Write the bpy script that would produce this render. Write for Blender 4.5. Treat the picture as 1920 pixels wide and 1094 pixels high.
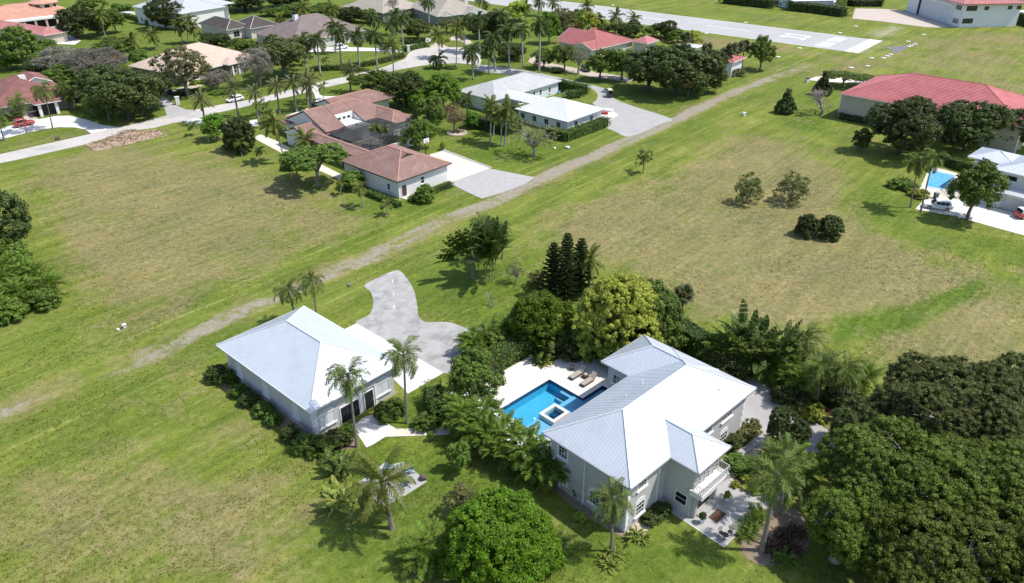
import bpy, bmesh, math, random
import numpy as np
from mathutils import Vector, Matrix
R_ = math.radians
scene = bpy.context.scene
for o in list(bpy.data.objects):
    bpy.data.objects.remove(o)

# ------------------------------------------------------------------ camera
CAM_H, CAM_F, PITCH = 55.0, 1436.0, R_(29.19)      # drone height (m), focal length (photo px), pitch
cam_d = bpy.data.cameras.new('drone_camera')
cam = bpy.data.objects.new('drone_camera', cam_d)
scene.collection.objects.link(cam)
cam.location = (0, 0, CAM_H)
cam.rotation_euler = (math.pi / 2 - PITCH, 0, 0)
cam_d.sensor_width = 36
cam_d.lens = 36 * CAM_F / 1920
cam_d.clip_start = 1
cam_d.clip_end = 8000
scene.camera = cam

# ------------------------------------------------------------------ sky and sun
SUN_EL, SUN_AZ = R_(59), R_(-4)       # azimuth counter-clockwise from +X: sun stands to the right
world = bpy.data.worlds.new('World')
scene.world = world
world.use_nodes = True
wn = world.node_tree
bg = wn.nodes['Background']
sky = wn.nodes.new('ShaderNodeTexSky')
sky.sky_type = 'NISHITA'
sky.sun_disc = False
sky.sun_elevation = SUN_EL
sky.sun_rotation = math.pi / 2 - SUN_AZ
sky.air_density = 1.0
sky.dust_density = 1.0
sky.ozone_density = 1.0
wn.links.new(sky.outputs[0], bg.inputs[0])
bg.inputs[1].default_value = 0.15
sun_d = bpy.data.lights.new('sun', 'SUN')
sun_d.energy = 3.7
sun_d.angle = R_(0.53)
sun_d.color = (1.0, 0.955, 0.89)
sun = bpy.data.objects.new('sun', sun_d)
scene.collection.objects.link(sun)
sdir = Vector((math.cos(SUN_EL) * math.cos(SUN_AZ), math.cos(SUN_EL) * math.sin(SUN_AZ), math.sin(SUN_EL)))
sun.rotation_euler = sdir.to_track_quat('Z', 'Y').to_euler()
sun.location = (60, 60, 120)
scene.view_settings.view_transform = 'Standard'
scene.view_settings.look = 'None'
scene.view_settings.exposure = 0.38
scene.view_settings.gamma = 1
scene.render.engine = 'CYCLES'
scene.cycles.max_bounces = 5
scene.cycles.transparent_max_bounces = 8

# ------------------------------------------------------------------ survey: photo point -> place on a level z
def G(px, py, z=0.0):
    X = (px - 960) / CAM_F
    u = -(py - 547) / CAM_F
    vx, vy, vz = X, math.cos(PITCH) + u * math.sin(PITCH), -math.sin(PITCH) + u * math.cos(PITCH)
    t = (z - CAM_H) / vz
    return Vector((vx * t, vy * t, z))

def stand(px, py, tpx, tpy):
    """a thing standing at (px,py) whose top is seen at (tpx,tpy): base, lean in x, height"""
    b = G(px, py)
    u = -(tpy - 547) / CAM_F
    vy, vz = math.cos(PITCH) + u * math.sin(PITCH), -math.sin(PITCH) + u * math.cos(PITCH)
    t = b.y / vy
    return b, (tpx - 960) / CAM_F * t - b.x, CAM_H + vz * t

def width_at(px, py, wpx):
    b = G(px, py)
    d = b.y * math.cos(PITCH) + CAM_H * math.sin(PITCH)
    return wpx * d / CAM_F

COL = scene.collection
def link(o, parent=None):
    COL.objects.link(o)
    if parent is not None:
        o.parent = parent
    return o

def tag(o, label=None, cat=None, group=None, kind=None):
    if label: o['label'] = label
    if cat: o['category'] = cat
    if group: o['group'] = group
    if kind: o['kind'] = kind
    return o

def empty(name, loc=(0, 0, 0), rz=0.0):
    o = bpy.data.objects.new(name, None)
    o.empty_display_size = 0.3
    o.location = loc
    o.rotation_euler = (0, 0, rz)
    COL.objects.link(o)
    return o

def inst(name, me, parent=None, loc=(0, 0, 0), rot=(0, 0, 0), scale=(1, 1, 1)):
    o = bpy.data.objects.new(name, me)
    o.location = loc
    o.rotation_euler = rot
    o.scale = scale
    return link(o, parent)

# ------------------------------------------------------------------ materials
MATS = {}
def nodes_of(m):
    m.use_nodes = True
    nt = m.node_tree
    return nt, nt.nodes['Principled BSDF']

def ramp(nt, stops):
    r = nt.nodes.new('ShaderNodeValToRGB')
    e = r.color_ramp.elements
    while len(e) < len(stops): e.new(0.5)
    for k, (p, c) in enumerate(stops):
        e[k].position = p
        e[k].color = (*c, 1) if len(c) == 3 else c
    return r

def noise(nt, scale, detail=4, rough=0.6, vec=None, dist=0.0):
    n = nt.nodes.new('ShaderNodeTexNoise')
    n.inputs['Scale'].default_value = scale
    n.inputs['Detail'].default_value = detail
    n.inputs['Roughness'].default_value = rough
    n.inputs['Distortion'].default_value = dist
    if vec is not None: nt.links.new(vec, n.inputs['Vector'])
    return n

def world_pos(nt):
    return nt.nodes.new('ShaderNodeNewGeometry').outputs['Position']

def mixc(nt, fac, a, b, mode='MIX'):
    m = nt.nodes.new('ShaderNodeMix')
    m.data_type = 'RGBA'
    m.blend_type = mode
    for sock, v in ((m.inputs[0], fac), (m.inputs[6], a), (m.inputs[7], b)):
        if hasattr(v, 'is_output'): nt.links.new(v, sock)
        elif isinstance(v, (int, float)): sock.default_value = v
        else: sock.default_value = (*v, 1)
    return m.outputs[2]

def mat(name, col, col2=None, scale=0.6, rough=0.8, bump=0.0, bscale=6.0, spec=0.3, metal=0.0, fine=0.0, stain=None, sscale=0.25):
    """plain weathered surface: two tones on a noise, optional fine grain and stains"""
    if name in MATS: return MATS[name]
    m = bpy.data.materials.new(name)
    nt, p = nodes_of(m)
    p.inputs['Roughness'].default_value = rough
    p.inputs['Specular IOR Level'].default_value = spec
    p.inputs['Metallic'].default_value = metal
    tc = nt.nodes.new('ShaderNodeTexCoord').outputs['Object'] if False else world_pos(nt)
    if col2 is None: col2 = tuple(c * 0.86 for c in col)
    n = noise(nt, scale, 6, 0.65, tc)
    r = ramp(nt, [(0.32, col), (0.68, col2)])
    nt.links.new(n.outputs[0], r.inputs[0])
    c = r.outputs[0]
    if fine:
        f = noise(nt, bscale * 1.3, 3, 0.7, tc)
        fr = ramp(nt, [(0.3, (1 - fine,) * 3), (0.7, (1 + fine * 0.6,) * 3)])
        nt.links.new(f.outputs[0], fr.inputs[0])
        c = mixc(nt, 1.0, c, fr.outputs[0], 'MULTIPLY')
    if stain:
        s = noise(nt, sscale, 5, 0.7, tc, 0.4)
        sr = ramp(nt, [(0.5, (0, 0, 0)), (0.72, (1, 1, 1))])
        nt.links.new(s.outputs[0], sr.inputs[0])
        c = mixc(nt, sr.outputs[0], c, stain)
    nt.links.new(c, p.inputs['Base Color'])
    if bump:
        bn = noise(nt, bscale, 4, 0.6, tc)
        b = nt.nodes.new('ShaderNodeBump')
        b.inputs['Strength'].default_value = bump
        b.inputs['Distance'].default_value = 0.05
        nt.links.new(bn.outputs[0], b.inputs['Height'])
        nt.links.new(b.outputs[0], p.inputs['Normal'])
    MATS[name] = m
    return m

def leafmat(name, c1, c2, c3=None, trans=0.28, rough=0.55, gain=False):
    """leaves: every leaf its own tone, some light passes through"""
    if name in MATS: return MATS[name]
    m = bpy.data.materials.new(name)
    m.use_nodes = True
    nt = m.node_tree
    nt.nodes.clear()
    out = nt.nodes.new('ShaderNodeOutputMaterial')
    geo = nt.nodes.new('ShaderNodeNewGeometry')
    oi = nt.nodes.new('ShaderNodeObjectInfo')
    if c3 is None: c3 = tuple(1.25 * c for c in c2)
    if max(c3) < 0.3 or gain: c1, c2, c3 = (tuple(a * b for a, b in zip(c, (1.42, 1.25, 1.0))) for c in (c1, c2, c3))
    r = ramp(nt, [(0.0, c1), (0.55, c2), (1.0, c3)])
    nt.links.new(geo.outputs['Random Per Island'], r.inputs[0])
    hv = nt.nodes.new('ShaderNodeHueSaturation')
    mr = nt.nodes.new('ShaderNodeMapRange')
    mr.inputs[3].default_value = 0.78
    mr.inputs[4].default_value = 1.22
    nt.links.new(oi.outputs['Random'], mr.inputs[0])
    nt.links.new(mr.outputs[0], hv.inputs['Value'])
    mr2 = nt.nodes.new('ShaderNodeMapRange')
    mr2.inputs[3].default_value = 0.487
    mr2.inputs[4].default_value = 0.512
    nt.links.new(oi.outputs['Random'], mr2.inputs[0])
    nt.links.new(mr2.outputs[0], hv.inputs['Hue'])
    nz = noise(nt, 0.55, 3, 0.6, geo.outputs['Position'])
    nr = ramp(nt, [(0.3, (0.72,) * 3), (0.7, (1.2,) * 3)])
    nt.links.new(nz.outputs[0], nr.inputs[0])
    nt.links.new(r.outputs[0], hv.inputs['Color'])
    c = mixc(nt, 1.0, hv.outputs[0], nr.outputs[0], 'MULTIPLY')
    p = nt.nodes.new('ShaderNodeBsdfPrincipled')
    p.inputs['Roughness'].default_value = rough
    p.inputs['Specular IOR Level'].default_value = 0.3
    t = nt.nodes.new('ShaderNodeBsdfTranslucent')
    nt.links.new(c, p.inputs['Base Color'])
    nt.links.new(c, t.inputs['Color'])
    mx = nt.nodes.new('ShaderNodeMixShader')
    mx.inputs[0].default_value = trans
    nt.links.new(p.outputs[0], mx.inputs[1])
    nt.links.new(t.outputs[0], mx.inputs[2])
    nt.links.new(mx.outputs[0], out.inputs[0])
    MATS[name] = m
    return m

def glassmat(name, col, rough=0.06):
    if name in MATS: return MATS[name]
    m = bpy.data.materials.new(name)
    nt, p = nodes_of(m)
    n = noise(nt, 0.7, 2, 0.5, world_pos(nt))
    r = ramp(nt, [(0.35, col), (0.65, tuple(1.7 * c for c in col))])
    nt.links.new(n.outputs[0], r.inputs[0])
    nt.links.new(r.outputs[0], p.inputs['Base Color'])
    p.inputs['Roughness'].default_value = rough
    p.inputs['Specular IOR Level'].default_value = 0.5
    MATS[name] = m
    return m

# ------------------------------------------------------------------ mesh builder
class MB:
    def __init__(s):
        s.v = []; s.f = []
    def add(s, vs, fs):
        b = len(s.v)
        s.v += [tuple(v) for v in vs]
        s.f += [tuple(i + b for i in f) for f in fs]
        return s
    def box(s, x0, y0, z0, x1, y1, z1):
        vs = [(x, y, z) for z in (z0, z1) for x, y in ((x0, y0), (x1, y0), (x1, y1), (x0, y1))]
        return s.add(vs, [(3, 2, 1, 0), (4, 5, 6, 7), (0, 1, 5, 4), (1, 2, 6, 5), (2, 3, 7, 6), (3, 0, 4, 7)])
    def prism(s, poly, z0, z1):
        n = len(poly)
        vs = [(p[0], p[1], z0) for p in poly] + [(p[0], p[1], z1) for p in poly]
        a = sum(poly[i][0] * poly[(i + 1) % n][1] - poly[(i + 1) % n][0] * poly[i][1] for i in range(n))
        fs = [tuple(range(n - 1, -1, -1)), tuple(range(n, 2 * n))] + [(i, (i + 1) % n, n + (i + 1) % n, n + i) for i in range(n)]
        if a < 0: fs = [tuple(reversed(f)) for f in fs]
        return s.add(vs, fs)
    def beam(s, a, b, w, h=None, up=(0, 0, 1)):
        a, b = Vector(a), Vector(b)
        h = w if h is None else h
        d = (b - a).normalized()
        upv = Vector(up)
        if abs(d.dot(upv)) > 0.95: upv = Vector((1, 0, 0))
        x = d.cross(upv).normalized() * w / 2
        y = x.cross(d).normalized() * h / 2
        vs = [p + sx * x + sy * y for p in (a, b) for sx, sy in ((-1, -1), (1, -1), (1, 1), (-1, 1))]
        return s.add(vs, [(3, 2, 1, 0), (4, 5, 6, 7), (0, 1, 5, 4), (1, 2, 6, 5), (2, 3, 7, 6), (3, 0, 4, 7)])
    def tube(s, pts, rad, n=7, cap=True):
        pts = [Vector(p) for p in pts]
        rings = []
        for i, p in enumerate(pts):
            d = (pts[min(i + 1, len(pts) - 1)] - pts[max(i - 1, 0)]).normalized()
            u = Vector((1, 0, 0)) if abs(d.x) < 0.9 else Vector((0, 1, 0))
            a = d.cross(u).normalized(); b = d.cross(a)
            r = rad[i] if hasattr(rad, '__len__') else rad
            rings.append([p + r * (math.cos(t) * a + math.sin(t) * b) for t in (2 * math.pi * k / n for k in range(n))])
        vs = [v for r in rings for v in r]
        fs = []
        for i in range(len(pts) - 1):
            for k in range(n):
                fs.append((i * n + k, (i + 1) * n + k, (i + 1) * n + (k + 1) % n, i * n + (k + 1) % n))
        if cap:
            fs.append(tuple(range(n)))
            fs.append(tuple((len(pts) - 1) * n + k for k in range(n - 1, -1, -1)))
        return s.add(vs, fs)
    def lathe(s, prof, c=(0, 0), n=12):
        vs, fs = [], []
        for r, z in prof:
            vs += [(c[0] + r * math.cos(2 * math.pi * k / n), c[1] + r * math.sin(2 * math.pi * k / n), z) for k in range(n)]
        for i in range(len(prof) - 1):
            fs += [(i * n + k, i * n + (k + 1) % n, (i + 1) * n + (k + 1) % n, (i + 1) * n + k) for k in range(n)]
        fs += [tuple(range(n - 1, -1, -1)), tuple((len(prof) - 1) * n + k for k in range(n))]
        return s.add(vs, fs)
    def mesh(s, name, m=None, smooth=False):
        me = bpy.data.meshes.new(name)
        me.from_pydata(s.v, [], s.f)
        if m: me.materials.append(m)
        if smooth: me.polygons.foreach_set('use_smooth', [True] * len(me.polygons))
        me.update()
        return me
    def build(s, name, m, parent=None, smooth=False, loc=(0, 0, 0)):
        return inst(name, s.mesh(name, m, smooth), parent, loc)

def np_mesh(name, V, m, quads=True):
    """V: (n,4,3) or (n,3,3) array of loose faces"""
    n, k = V.shape[0], V.shape[1]
    me = bpy.data.meshes.new(name)
    me.vertices.add(n * k)
    me.vertices.foreach_set('co', V.reshape(-1).astype(np.float32))
    me.loops.add(n * k)
    me.loops.foreach_set('vertex_index', np.arange(n * k, dtype=np.int32))
    me.polygons.add(n)
    me.polygons.foreach_set('loop_start', np.arange(0, n * k, k, dtype=np.int32))
    me.polygons.foreach_set('loop_total', np.full(n, k, dtype=np.int32))
    me.materials.append(m)
    me.update(calc_edges=True)
    return me

PAVED = []
def sheet(name, pts, z, m, kind='structure', thick=0.0, parent=None):
    """flat ground surface (outline in photo points or world xy)"""
    w = [(p[0], p[1]) for p in pts]
    if parent is None: PAVED.append(w)
    mb = MB()
    if thick: mb.prism(w, z - thick, z)
    else: mb.add([(x, y, z) for x, y in w], [tuple(range(len(w)))])
    o = mb.build(name, m, parent)
    bm = bmesh.new(); bm.from_mesh(o.data)
    bmesh.ops.recalc_face_normals(bm, faces=bm.faces)
    if not thick:
        for f in bm.faces:
            if f.normal.z < 0: f.normal_flip()
    bmesh.ops.triangulate(bm, faces=[f for f in bm.faces if len(f.verts) > 4])
    bm.to_mesh(o.data); bm.free()
    if kind and parent is None: o['kind'] = kind
    return o

def smooth_line(pts, n=6, closed=True):
    """Catmull-Rom through the points"""
    P = [Vector((p[0], p[1], 0)) for p in pts]
    N = len(P); out = []
    rng_ = range(N) if closed else range(N - 1)
    for i in rng_:
        if closed: p0, p1, p2, p3 = P[i - 1], P[i], P[(i + 1) % N], P[(i + 2) % N]
        else: p0, p1, p2, p3 = P[max(i - 1, 0)], P[i], P[i + 1], P[min(i + 2, N - 1)]
        for k in range(n):
            t = k / n
            out.append(0.5 * ((2 * p1) + (-p0 + p2) * t + (2 * p0 - 5 * p1 + 4 * p2 - p3) * t * t + (-p0 + 3 * p1 - 3 * p2 + p3) * t ** 3))
    if not closed: out.append(P[-1])
    return out

def GP(pts): return [G(*p) for p in pts]
# ================================================================== GROUND
TRACK = [(-60, 800), (0, 775), (90, 738), (165, 708), (245, 678), (325, 640), (430, 590), (520, 552), (615, 510), (705, 476), (800, 430), (880, 399), (940, 377), (1000, 346), (1060, 317), (1160, 272), (1260, 226), (1340, 189), (1440, 150), (1525, 120)]
TW = GP(TRACK)
tdir = (TW[-1] - TW[6]).normalized()
TANG = math.atan2(tdir.y, tdir.x)

def poly_mask(X, Y, poly, soft):
    """1 inside the outline, fading over `soft` metres"""
    P = np.array([(p.x, p.y) for p in GP(poly)])
    inside = np.zeros(X.shape, bool)
    dist = np.full(X.shape, 1e9)
    n = len(P)
    for i in range(n):
        (x1, y1), (x2, y2) = P[i], P[(i + 1) % n]
        c = ((y1 > Y) != (y2 > Y))
        with np.errstate(divide='ignore', invalid='ignore'):
            xi = (x2 - x1) * (Y - y1) / (y2 - y1 if y2 != y1 else 1e-9) + x1
        inside ^= c & (X < xi)
        L2 = (x2 - x1) ** 2 + (y2 - y1) ** 2 + 1e-9
        t = np.clip(((X - x1) * (x2 - x1) + (Y - y1) * (y2 - y1)) / L2, 0, 1)
        dist = np.minimum(dist, np.hypot(X - x1 - t * (x2 - x1), Y - y1 - t * (y2 - y1)))
    sd = np.where(inside, dist, -dist)
    return np.clip(0.5 + sd / (2 * soft), 0, 1)

def line_mask(X, Y, pts, wid, soft):
    P = [(p.x, p.y) for p in GP(pts)]
    dist = np.full(X.shape, 1e9)
    for (x1, y1), (x2, y2) in zip(P[:-1], P[1:]):
        L2 = (x2 - x1) ** 2 + (y2 - y1) ** 2 + 1e-9
        t = np.clip(((X - x1) * (x2 - x1) + (Y - y1) * (y2 - y1)) / L2, 0, 1)
        dist = np.minimum(dist, np.hypot(X - x1 - t * (x2 - x1), Y - y1 - t * (y2 - y1)))
    return np.clip((wid + soft - dist) / soft, 0, 1)

DRY = [  # dry grass: outline, strength, softness
    ([(70, 310), (230, 275), (420, 300), (560, 345), (660, 400), (640, 440), (480, 505), (340, 560), (235, 612), (150, 540), (90, 440)], 0.62, 6),
    ([(250, 320), (420, 315), (560, 380), (560, 430), (420, 470), (280, 470), (200, 400)], 0.28, 8),
    ([(235, 610), (150, 480), (170, 470), (265, 590), (480, 505), (500, 515), (250, 625)], 0.35, 3),
    ([(1000, 425), (1120, 370), (1260, 320), (1420, 255), (1560, 320), (1640, 430), (1800, 500), (1920, 580), (1960, 720), (1660, 700), (1520, 625), (1320, 600), (1180, 500), (1050, 470)], 0.70, 5),
    ([(1250, 400), (1500, 440), (1640, 560), (1560, 610), (1350, 590), (1200, 500)], 0.22, 8),
    ([(1240, 270), (1420, 230), (1560, 290), (1520, 330), (1380, 350), (1250, 330)], 0.25, 8),
    ([(0, 930), (60, 880), (220, 850), (300, 900), (480, 920), (560, 1100), (0, 1100)], 0.52, 5),
    ([(380, 730), (460, 740), (500, 800), (460, 850), (380, 800)], 0.35, 3),
    ([(590, 900), (660, 900), (660, 990), (560, 960)], 0.3, 3),
    ([(1690, 120), (1760, 70), (1930, 90), (1930, 200), (1840, 150)], 0.5, 12),
    ([(1250, 62), (1450, 85), (1560, 105), (1400, 100), (1240, 80)], 0.65, 4),
    ([(1560, 105), (1640, 110), (1700, 80), (1640, 130), (1540, 150)], 0.5, 6),
    ([(1800, 60), (1920, 60), (1920, 85), (1800, 70)], 0.5, 4),
    ([(0, 270), (150, 240), (165, 255), (0, 295)], 0.4, 4),
    ([(60, 300), (300, 250), (360, 260), (130, 320)], 0.3, 5),
]
LUSH = [
    ([(-100, 290), (-100, -30), (1010, -30), (1060, 40), (1320, 90), (1420, 120), (1330, 180), (1240, 225), (1000, 330), (860, 390), (650, 330), (470, 250), (300, 225), (0, 285)], 0.55, 8),
    ([(620, 850), (700, 840), (850, 815), (900, 860), (1050, 960), (1300, 990), (1450, 1100), (600, 1100), (640, 960)], 0.8, 3),
    ([(720, 780), (830, 700), (860, 800), (740, 805)], 1.0, 1.5),
    ([(650, 560), (700, 530), (790, 480), (960, 450), (1060, 540), (960, 620), (820, 610), (780, 560), (690, 600)], 0.75, 4),
    ([(1550, 602), (1690, 578), (1830, 525), (1850, 545), (1700, 622), (1570, 642)], 1.35, 2.0),
    ([(1560, 390), (1640, 340), (1720, 380), (1740, 420), (1930, 450), (1930, 490), (1760, 480), (1640, 430)], 0.7, 4),
    ([(1440, 230), (1520, 150), (1570, 160), (1560, 240), (1600, 260), (1500, 250)], 0.7, 4),
    ([(820, 270), (900, 240), (1060, 270), (1130, 250), (1010, 300), (960, 330), (860, 290)], 0.8, 3),
    ([(640, 370), (740, 375), (900, 375), (880, 400), (740, 410), (640, 400)], 0.7, 3),
    ([(400, 200), (540, 180), (600, 200), (520, 240), (420, 220)], 0.9, 3),
    ([(770, 130), (900, 125), (960, 150), (860, 170), (720, 150)], 0.9, 3),
    ([(1160, 175), (1340, 170), (1420, 130), (1470, 110), (1350, 185), (1260, 215)], 0.7, 3),
    ([(320, 190), (420, 200), (500, 150), (600, 150), (500, 120), (330, 160)], 0.6, 4),
    ([(0, 620), (110, 570), (220, 600), (60, 690), (0, 710)], 0.45, 5),
    ([(0, 870), (140, 800), (330, 740), (380, 770), (180, 850), (0, 930)], 0.35, 5),
    ([(1240, 610), (1330, 600), (1420, 640), (1300, 640)], 0.6, 3),
    ([(1130, 12), (1420, 40), (1600, 70), (1580, 60), (1400, 20)], 0.3, 6),
]
SAND = [
    ([(1625, 62), (1670, 46), (1700, 52), (1680, 66), (1640, 74)], 0.75, 4),
    ([(1600, 100), (1665, 76), (1670, 80), (1625, 102)], 0.7, 3),
    ([(1410, 325), (1440, 323), (1440, 340), (1405, 342)], 0.4, 2),
    ([(1415, 160), (1470, 118), (1530, 116), (1480, 150)], 0.35, 4),
]
def band(n0, n1, seq):
    return np.concatenate(seq)
xs = np.concatenate([np.array([-3000, -1500, -800, -450]), np.arange(-280, 281, 2.0), np.array([450, 800, 1500, 3000])])
ys = [-600, -200, -60, 0, 20]
y = 36.0
while y < 440:
    ys.append(y); y += 0.9 + (y - 36) * 0.009
ys = np.array(ys + [600, 900, 1500, 3500])
X, Y = np.meshgrid(xs, ys)
nx, ny = len(xs), len(ys)
def turf_masks(X, Y):
    dry = np.zeros(X.shape); lush = np.zeros(X.shape); sand = np.zeros(X.shape)
    for pl, s, so in DRY: dry = np.maximum(dry, dry * 0.6 + s * poly_mask(X, Y, pl, so))
    for pl, s, so in LUSH:
        k = poly_mask(X, Y, pl, so) * s
        lush = np.maximum(lush, k); dry = dry * (1 - np.clip(k, 0, 1) * 0.85)
    for pl, s, so in SAND: sand = np.maximum(sand, s * poly_mask(X, Y, pl, so))
    strip = line_mask(X, Y, TRACK[:9], 1.2, 3.0) * 0.30 + line_mask(X, Y, TRACK[8:], 1.6, 2.2) * 0.34
    dry = np.maximum(dry, strip)
    lush = np.maximum(lush, (line_mask(X, Y, TRACK, 6.5, 5) - line_mask(X, Y, TRACK, 2.5, 2)).clip(0, 1) * 0.45)
    return dry, lush, sand
dry, lush, sand = turf_masks(X, Y)
hz = 0.05 * np.sin(X * 0.11 + 1.3) * np.sin(Y * 0.09) * ((Y > 60) & (Y < 420))
Z = np.where(True, -0.06 + hz * 0.0, 0)
V = np.stack([X, Y, Z], -1).reshape(-1, 3)
idx = np.arange(nx * ny).reshape(ny, nx)
Q = np.stack([idx[:-1, :-1], idx[:-1, 1:], idx[1:, 1:], idx[1:, :-1]], -1).reshape(-1, 4)
me = bpy.data.meshes.new('ground')
me.from_pydata(V.tolist(), [], Q.tolist())
at = me.attributes.new('turf', 'FLOAT_COLOR', 'POINT')
at.data.foreach_set('color', np.stack([dry, np.clip(lush, 0, 1), sand, np.ones_like(dry)], -1).reshape(-1).astype(np.float32))

gm = bpy.data.materials.new('turf_grass')
nt, p = nodes_of(gm)
p.inputs['Roughness'].default_value = 0.95
p.inputs['Specular IOR Level'].default_value = 0.1
pos = world_pos(nt)
mp = nt.nodes.new('ShaderNodeMapping')
mp.inputs['Rotation'].default_value = (0, 0, -TANG)
nt.links.new(pos, mp.inputs[0])
mps = nt.nodes.new('ShaderNodeMapping')
mps.inputs['Scale'].default_value = (0.12, 1, 1)
nt.links.new(mp.outputs[0], mps.inputs[0])
att = nt.nodes.new('ShaderNodeAttribute'); att.attribute_name = 'turf'
sep = nt.nodes.new('ShaderNodeSeparateColor')
nt.links.new(att.outputs['Color'], sep.inputs[0])
def mth(op, a, b=None, c=None, clamp=False):
    n = nt.nodes.new('ShaderNodeMath'); n.operation = op; n.use_clamp = clamp
    for k, v in enumerate((a, b, c)):
        if v is None: continue
        if hasattr(v, 'is_output'): nt.links.new(v, n.inputs[k])
        else: n.inputs[k].default_value = v
    return n.outputs[0]
n_big = noise(nt, 0.045, 4, 0.55, pos, 0.3).outputs[0]
n_med = noise(nt, 0.22, 5, 0.65, pos, 0.5).outputs[0]
n_sm = noise(nt, 1.1, 5, 0.7, pos, 0.3).outputs[0]
n_fine = noise(nt, 4.5, 4, 0.75, pos).outputs[0]
n_str = noise(nt, 0.35, 4, 0.55, mps.outputs[0]).outputs[0]
n_str2 = noise(nt, 1.3, 3, 0.6, mps.outputs[0]).outputs[0]
# greens
c_base = mixc(nt, ramp_fac := mth('MULTIPLY_ADD', mth('ADD', mth('MULTIPLY', n_str, 0.55), mth('MULTIPLY', n_med, 0.45)), 3.2, -1.1, True), (0.130, 0.172, 0.028), (0.252, 0.268, 0.066))
c_lush = mixc(nt, mth('MULTIPLY_ADD', n_sm, 2.2, -0.6, True), (0.078, 0.138, 0.015), (0.138, 0.196, 0.032))
sx = nt.nodes.new('ShaderNodeSeparateXYZ'); nt.links.new(mp.outputs[0], sx.inputs[0])
def cross(px, py):
    w_ = G(px, py); return -math.sin(TANG) * w_.x + math.cos(TANG) * w_.y
cv = mth('ADD', sx.outputs[1], mth('MULTIPLY', mth('SUBTRACT', noise(nt, 0.05, 2, 0.5, mps.outputs[0]).outputs[0], 0.5), 5.0))
stripe = mth('MULTIPLY_ADD', mth('SINE', mth('MULTIPLY', cv, 2.4)), 0.5, 0.5)
c_base = mixc(nt, mth('MULTIPLY', stripe, mth('MULTIPLY_ADD', n_big, 1.2, -0.25, True)), c_base, (0.20, 0.25, 0.032))
lf = mth('MULTIPLY_ADD', mth('SUBTRACT', n_med, 0.5), 1.2, mth('MULTIPLY_ADD', mth('SUBTRACT', n_big, 0.5), 1.4, sep.outputs[1]), True)
c = mixc(nt, lf, c_base, c_lush)
for (qx, qy, wd_, st_) in ((366, 583, 0.30, 0.75), (290, 695, 0.28, 0.5), (250, 735, 0.5, 0.4), (700, 430, 0.35, 0.5)):
    dl = mth('ABSOLUTE', mth('SUBTRACT', sx.outputs[1], mth('ADD', cross(qx, qy), mth('MULTIPLY', mth('SUBTRACT', n_str, 0.5), 1.0))))
    c = mixc(nt, mth('MULTIPLY', mth('MULTIPLY', mth('SUBTRACT', 1.0, mth('DIVIDE', dl, wd_), None, True), mth('MULTIPLY_ADD', n_str, 2.5, -0.6, True)), st_), c, (0.36, 0.35, 0.12))
# dry patches
n_dp = noise(nt, 0.11, 5, 0.62, pos, 0.8).outputs[0]
dn = mth('ADD', mth('MULTIPLY', mth('SUBTRACT', n_med, 0.5), 1.5), mth('ADD', mth('MULTIPLY', mth('SUBTRACT', n_sm, 0.5), 1.0), mth('ADD', mth('ADD', mth('MULTIPLY', mth('SUBTRACT', n_str2, 0.5), 0.9), mth('MULTIPLY', mth('SUBTRACT', n_dp, 0.5), 1.8)), mth('MULTIPLY', mth('SUBTRACT', n_big, 0.5), 1.2))))
df = mth('MULTIPLY', mth('MULTIPLY_ADD', mth('ADD', mth('MULTIPLY', dn, 0.8), mth('ADD', sep.outputs[0], mth('MULTIPLY', mth('SUBTRACT', 1.0, sep.outputs[1], None, True), 0.05))), 1.85, -0.20, True), 0.80)
c_dry = mixc(nt, mth('MULTIPLY_ADD', n_sm, 2.4, -0.7, True), (0.205, 0.162, 0.085), (0.345, 0.275, 0.168))
c_dry = mixc(nt, mth('MULTIPLY_ADD', n_dp, 3.0, -1.1, True), c_dry, (0.27, 0.222, 0.10))
c = mixc(nt, df, c, c_dry)
sf = mth('MULTIPLY_ADD', mth('ADD', mth('MULTIPLY', mth('SUBTRACT', n_sm, 0.5), 2.2), sep.outputs[2]), 2.0, -0.7, True)
c = mixc(nt, mth('MULTIPLY', sf, mth('GREATER_THAN', sep.outputs[2], 0.02)), c, (0.40, 0.36, 0.26))
# mower passes and broad tone changes
mw = ramp(nt, [(0.3, (0.70, 0.76, 0.72)), (0.7, (1.18, 1.15, 1.08))])
nt.links.new(mth('ADD', mth('MULTIPLY', n_str2, 0.6), mth('MULTIPLY', n_str, 0.4)), mw.inputs[0])
c = mixc(nt, 0.9, c, mw.outputs[0], 'MULTIPLY')
bw = ramp(nt, [(0.35, (0.82, 0.86, 0.84)), (0.65, (1.10, 1.08, 1.05))])
nt.links.new(noise(nt, 0.08, 4, 0.6, pos, 0.6).outputs[0], bw.inputs[0])
c = mixc(nt, 0.8, c, bw.outputs[0], 'MULTIPLY')
# blades, clumps and scattered weeds
fr = ramp(nt, [(0.25, (0.62,) * 3), (0.5, (0.98,) * 3), (0.78, (1.32,) * 3)])
nt.links.new(n_fine, fr.inputs[0])
c = mixc(nt, 1.0, c, fr.outputs[0], 'MULTIPLY')
sr = ramp(nt, [(0.3, (0.74, 0.78, 0.74)), (0.65, (1.10, 1.09, 1.07))])
nt.links.new(n_sm, sr.inputs[0])
c = mixc(nt, 0.85, c, sr.outputs[0], 'MULTIPLY')
vor = nt.nodes.new('ShaderNodeTexVoronoi'); vor.inputs['Scale'].default_value = 0.8
nt.links.new(pos, vor.inputs['Vector'])
wd = ramp(nt, [(0.05, (1, 1, 1)), (0.17, (0, 0, 0))])
nt.links.new(vor.outputs['Distance'], wd.inputs[0])
wf = mth('MULTIPLY', wd.outputs[0], mth('MULTIPLY_ADD', n_med, 4.0, -2.1, True))
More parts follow.
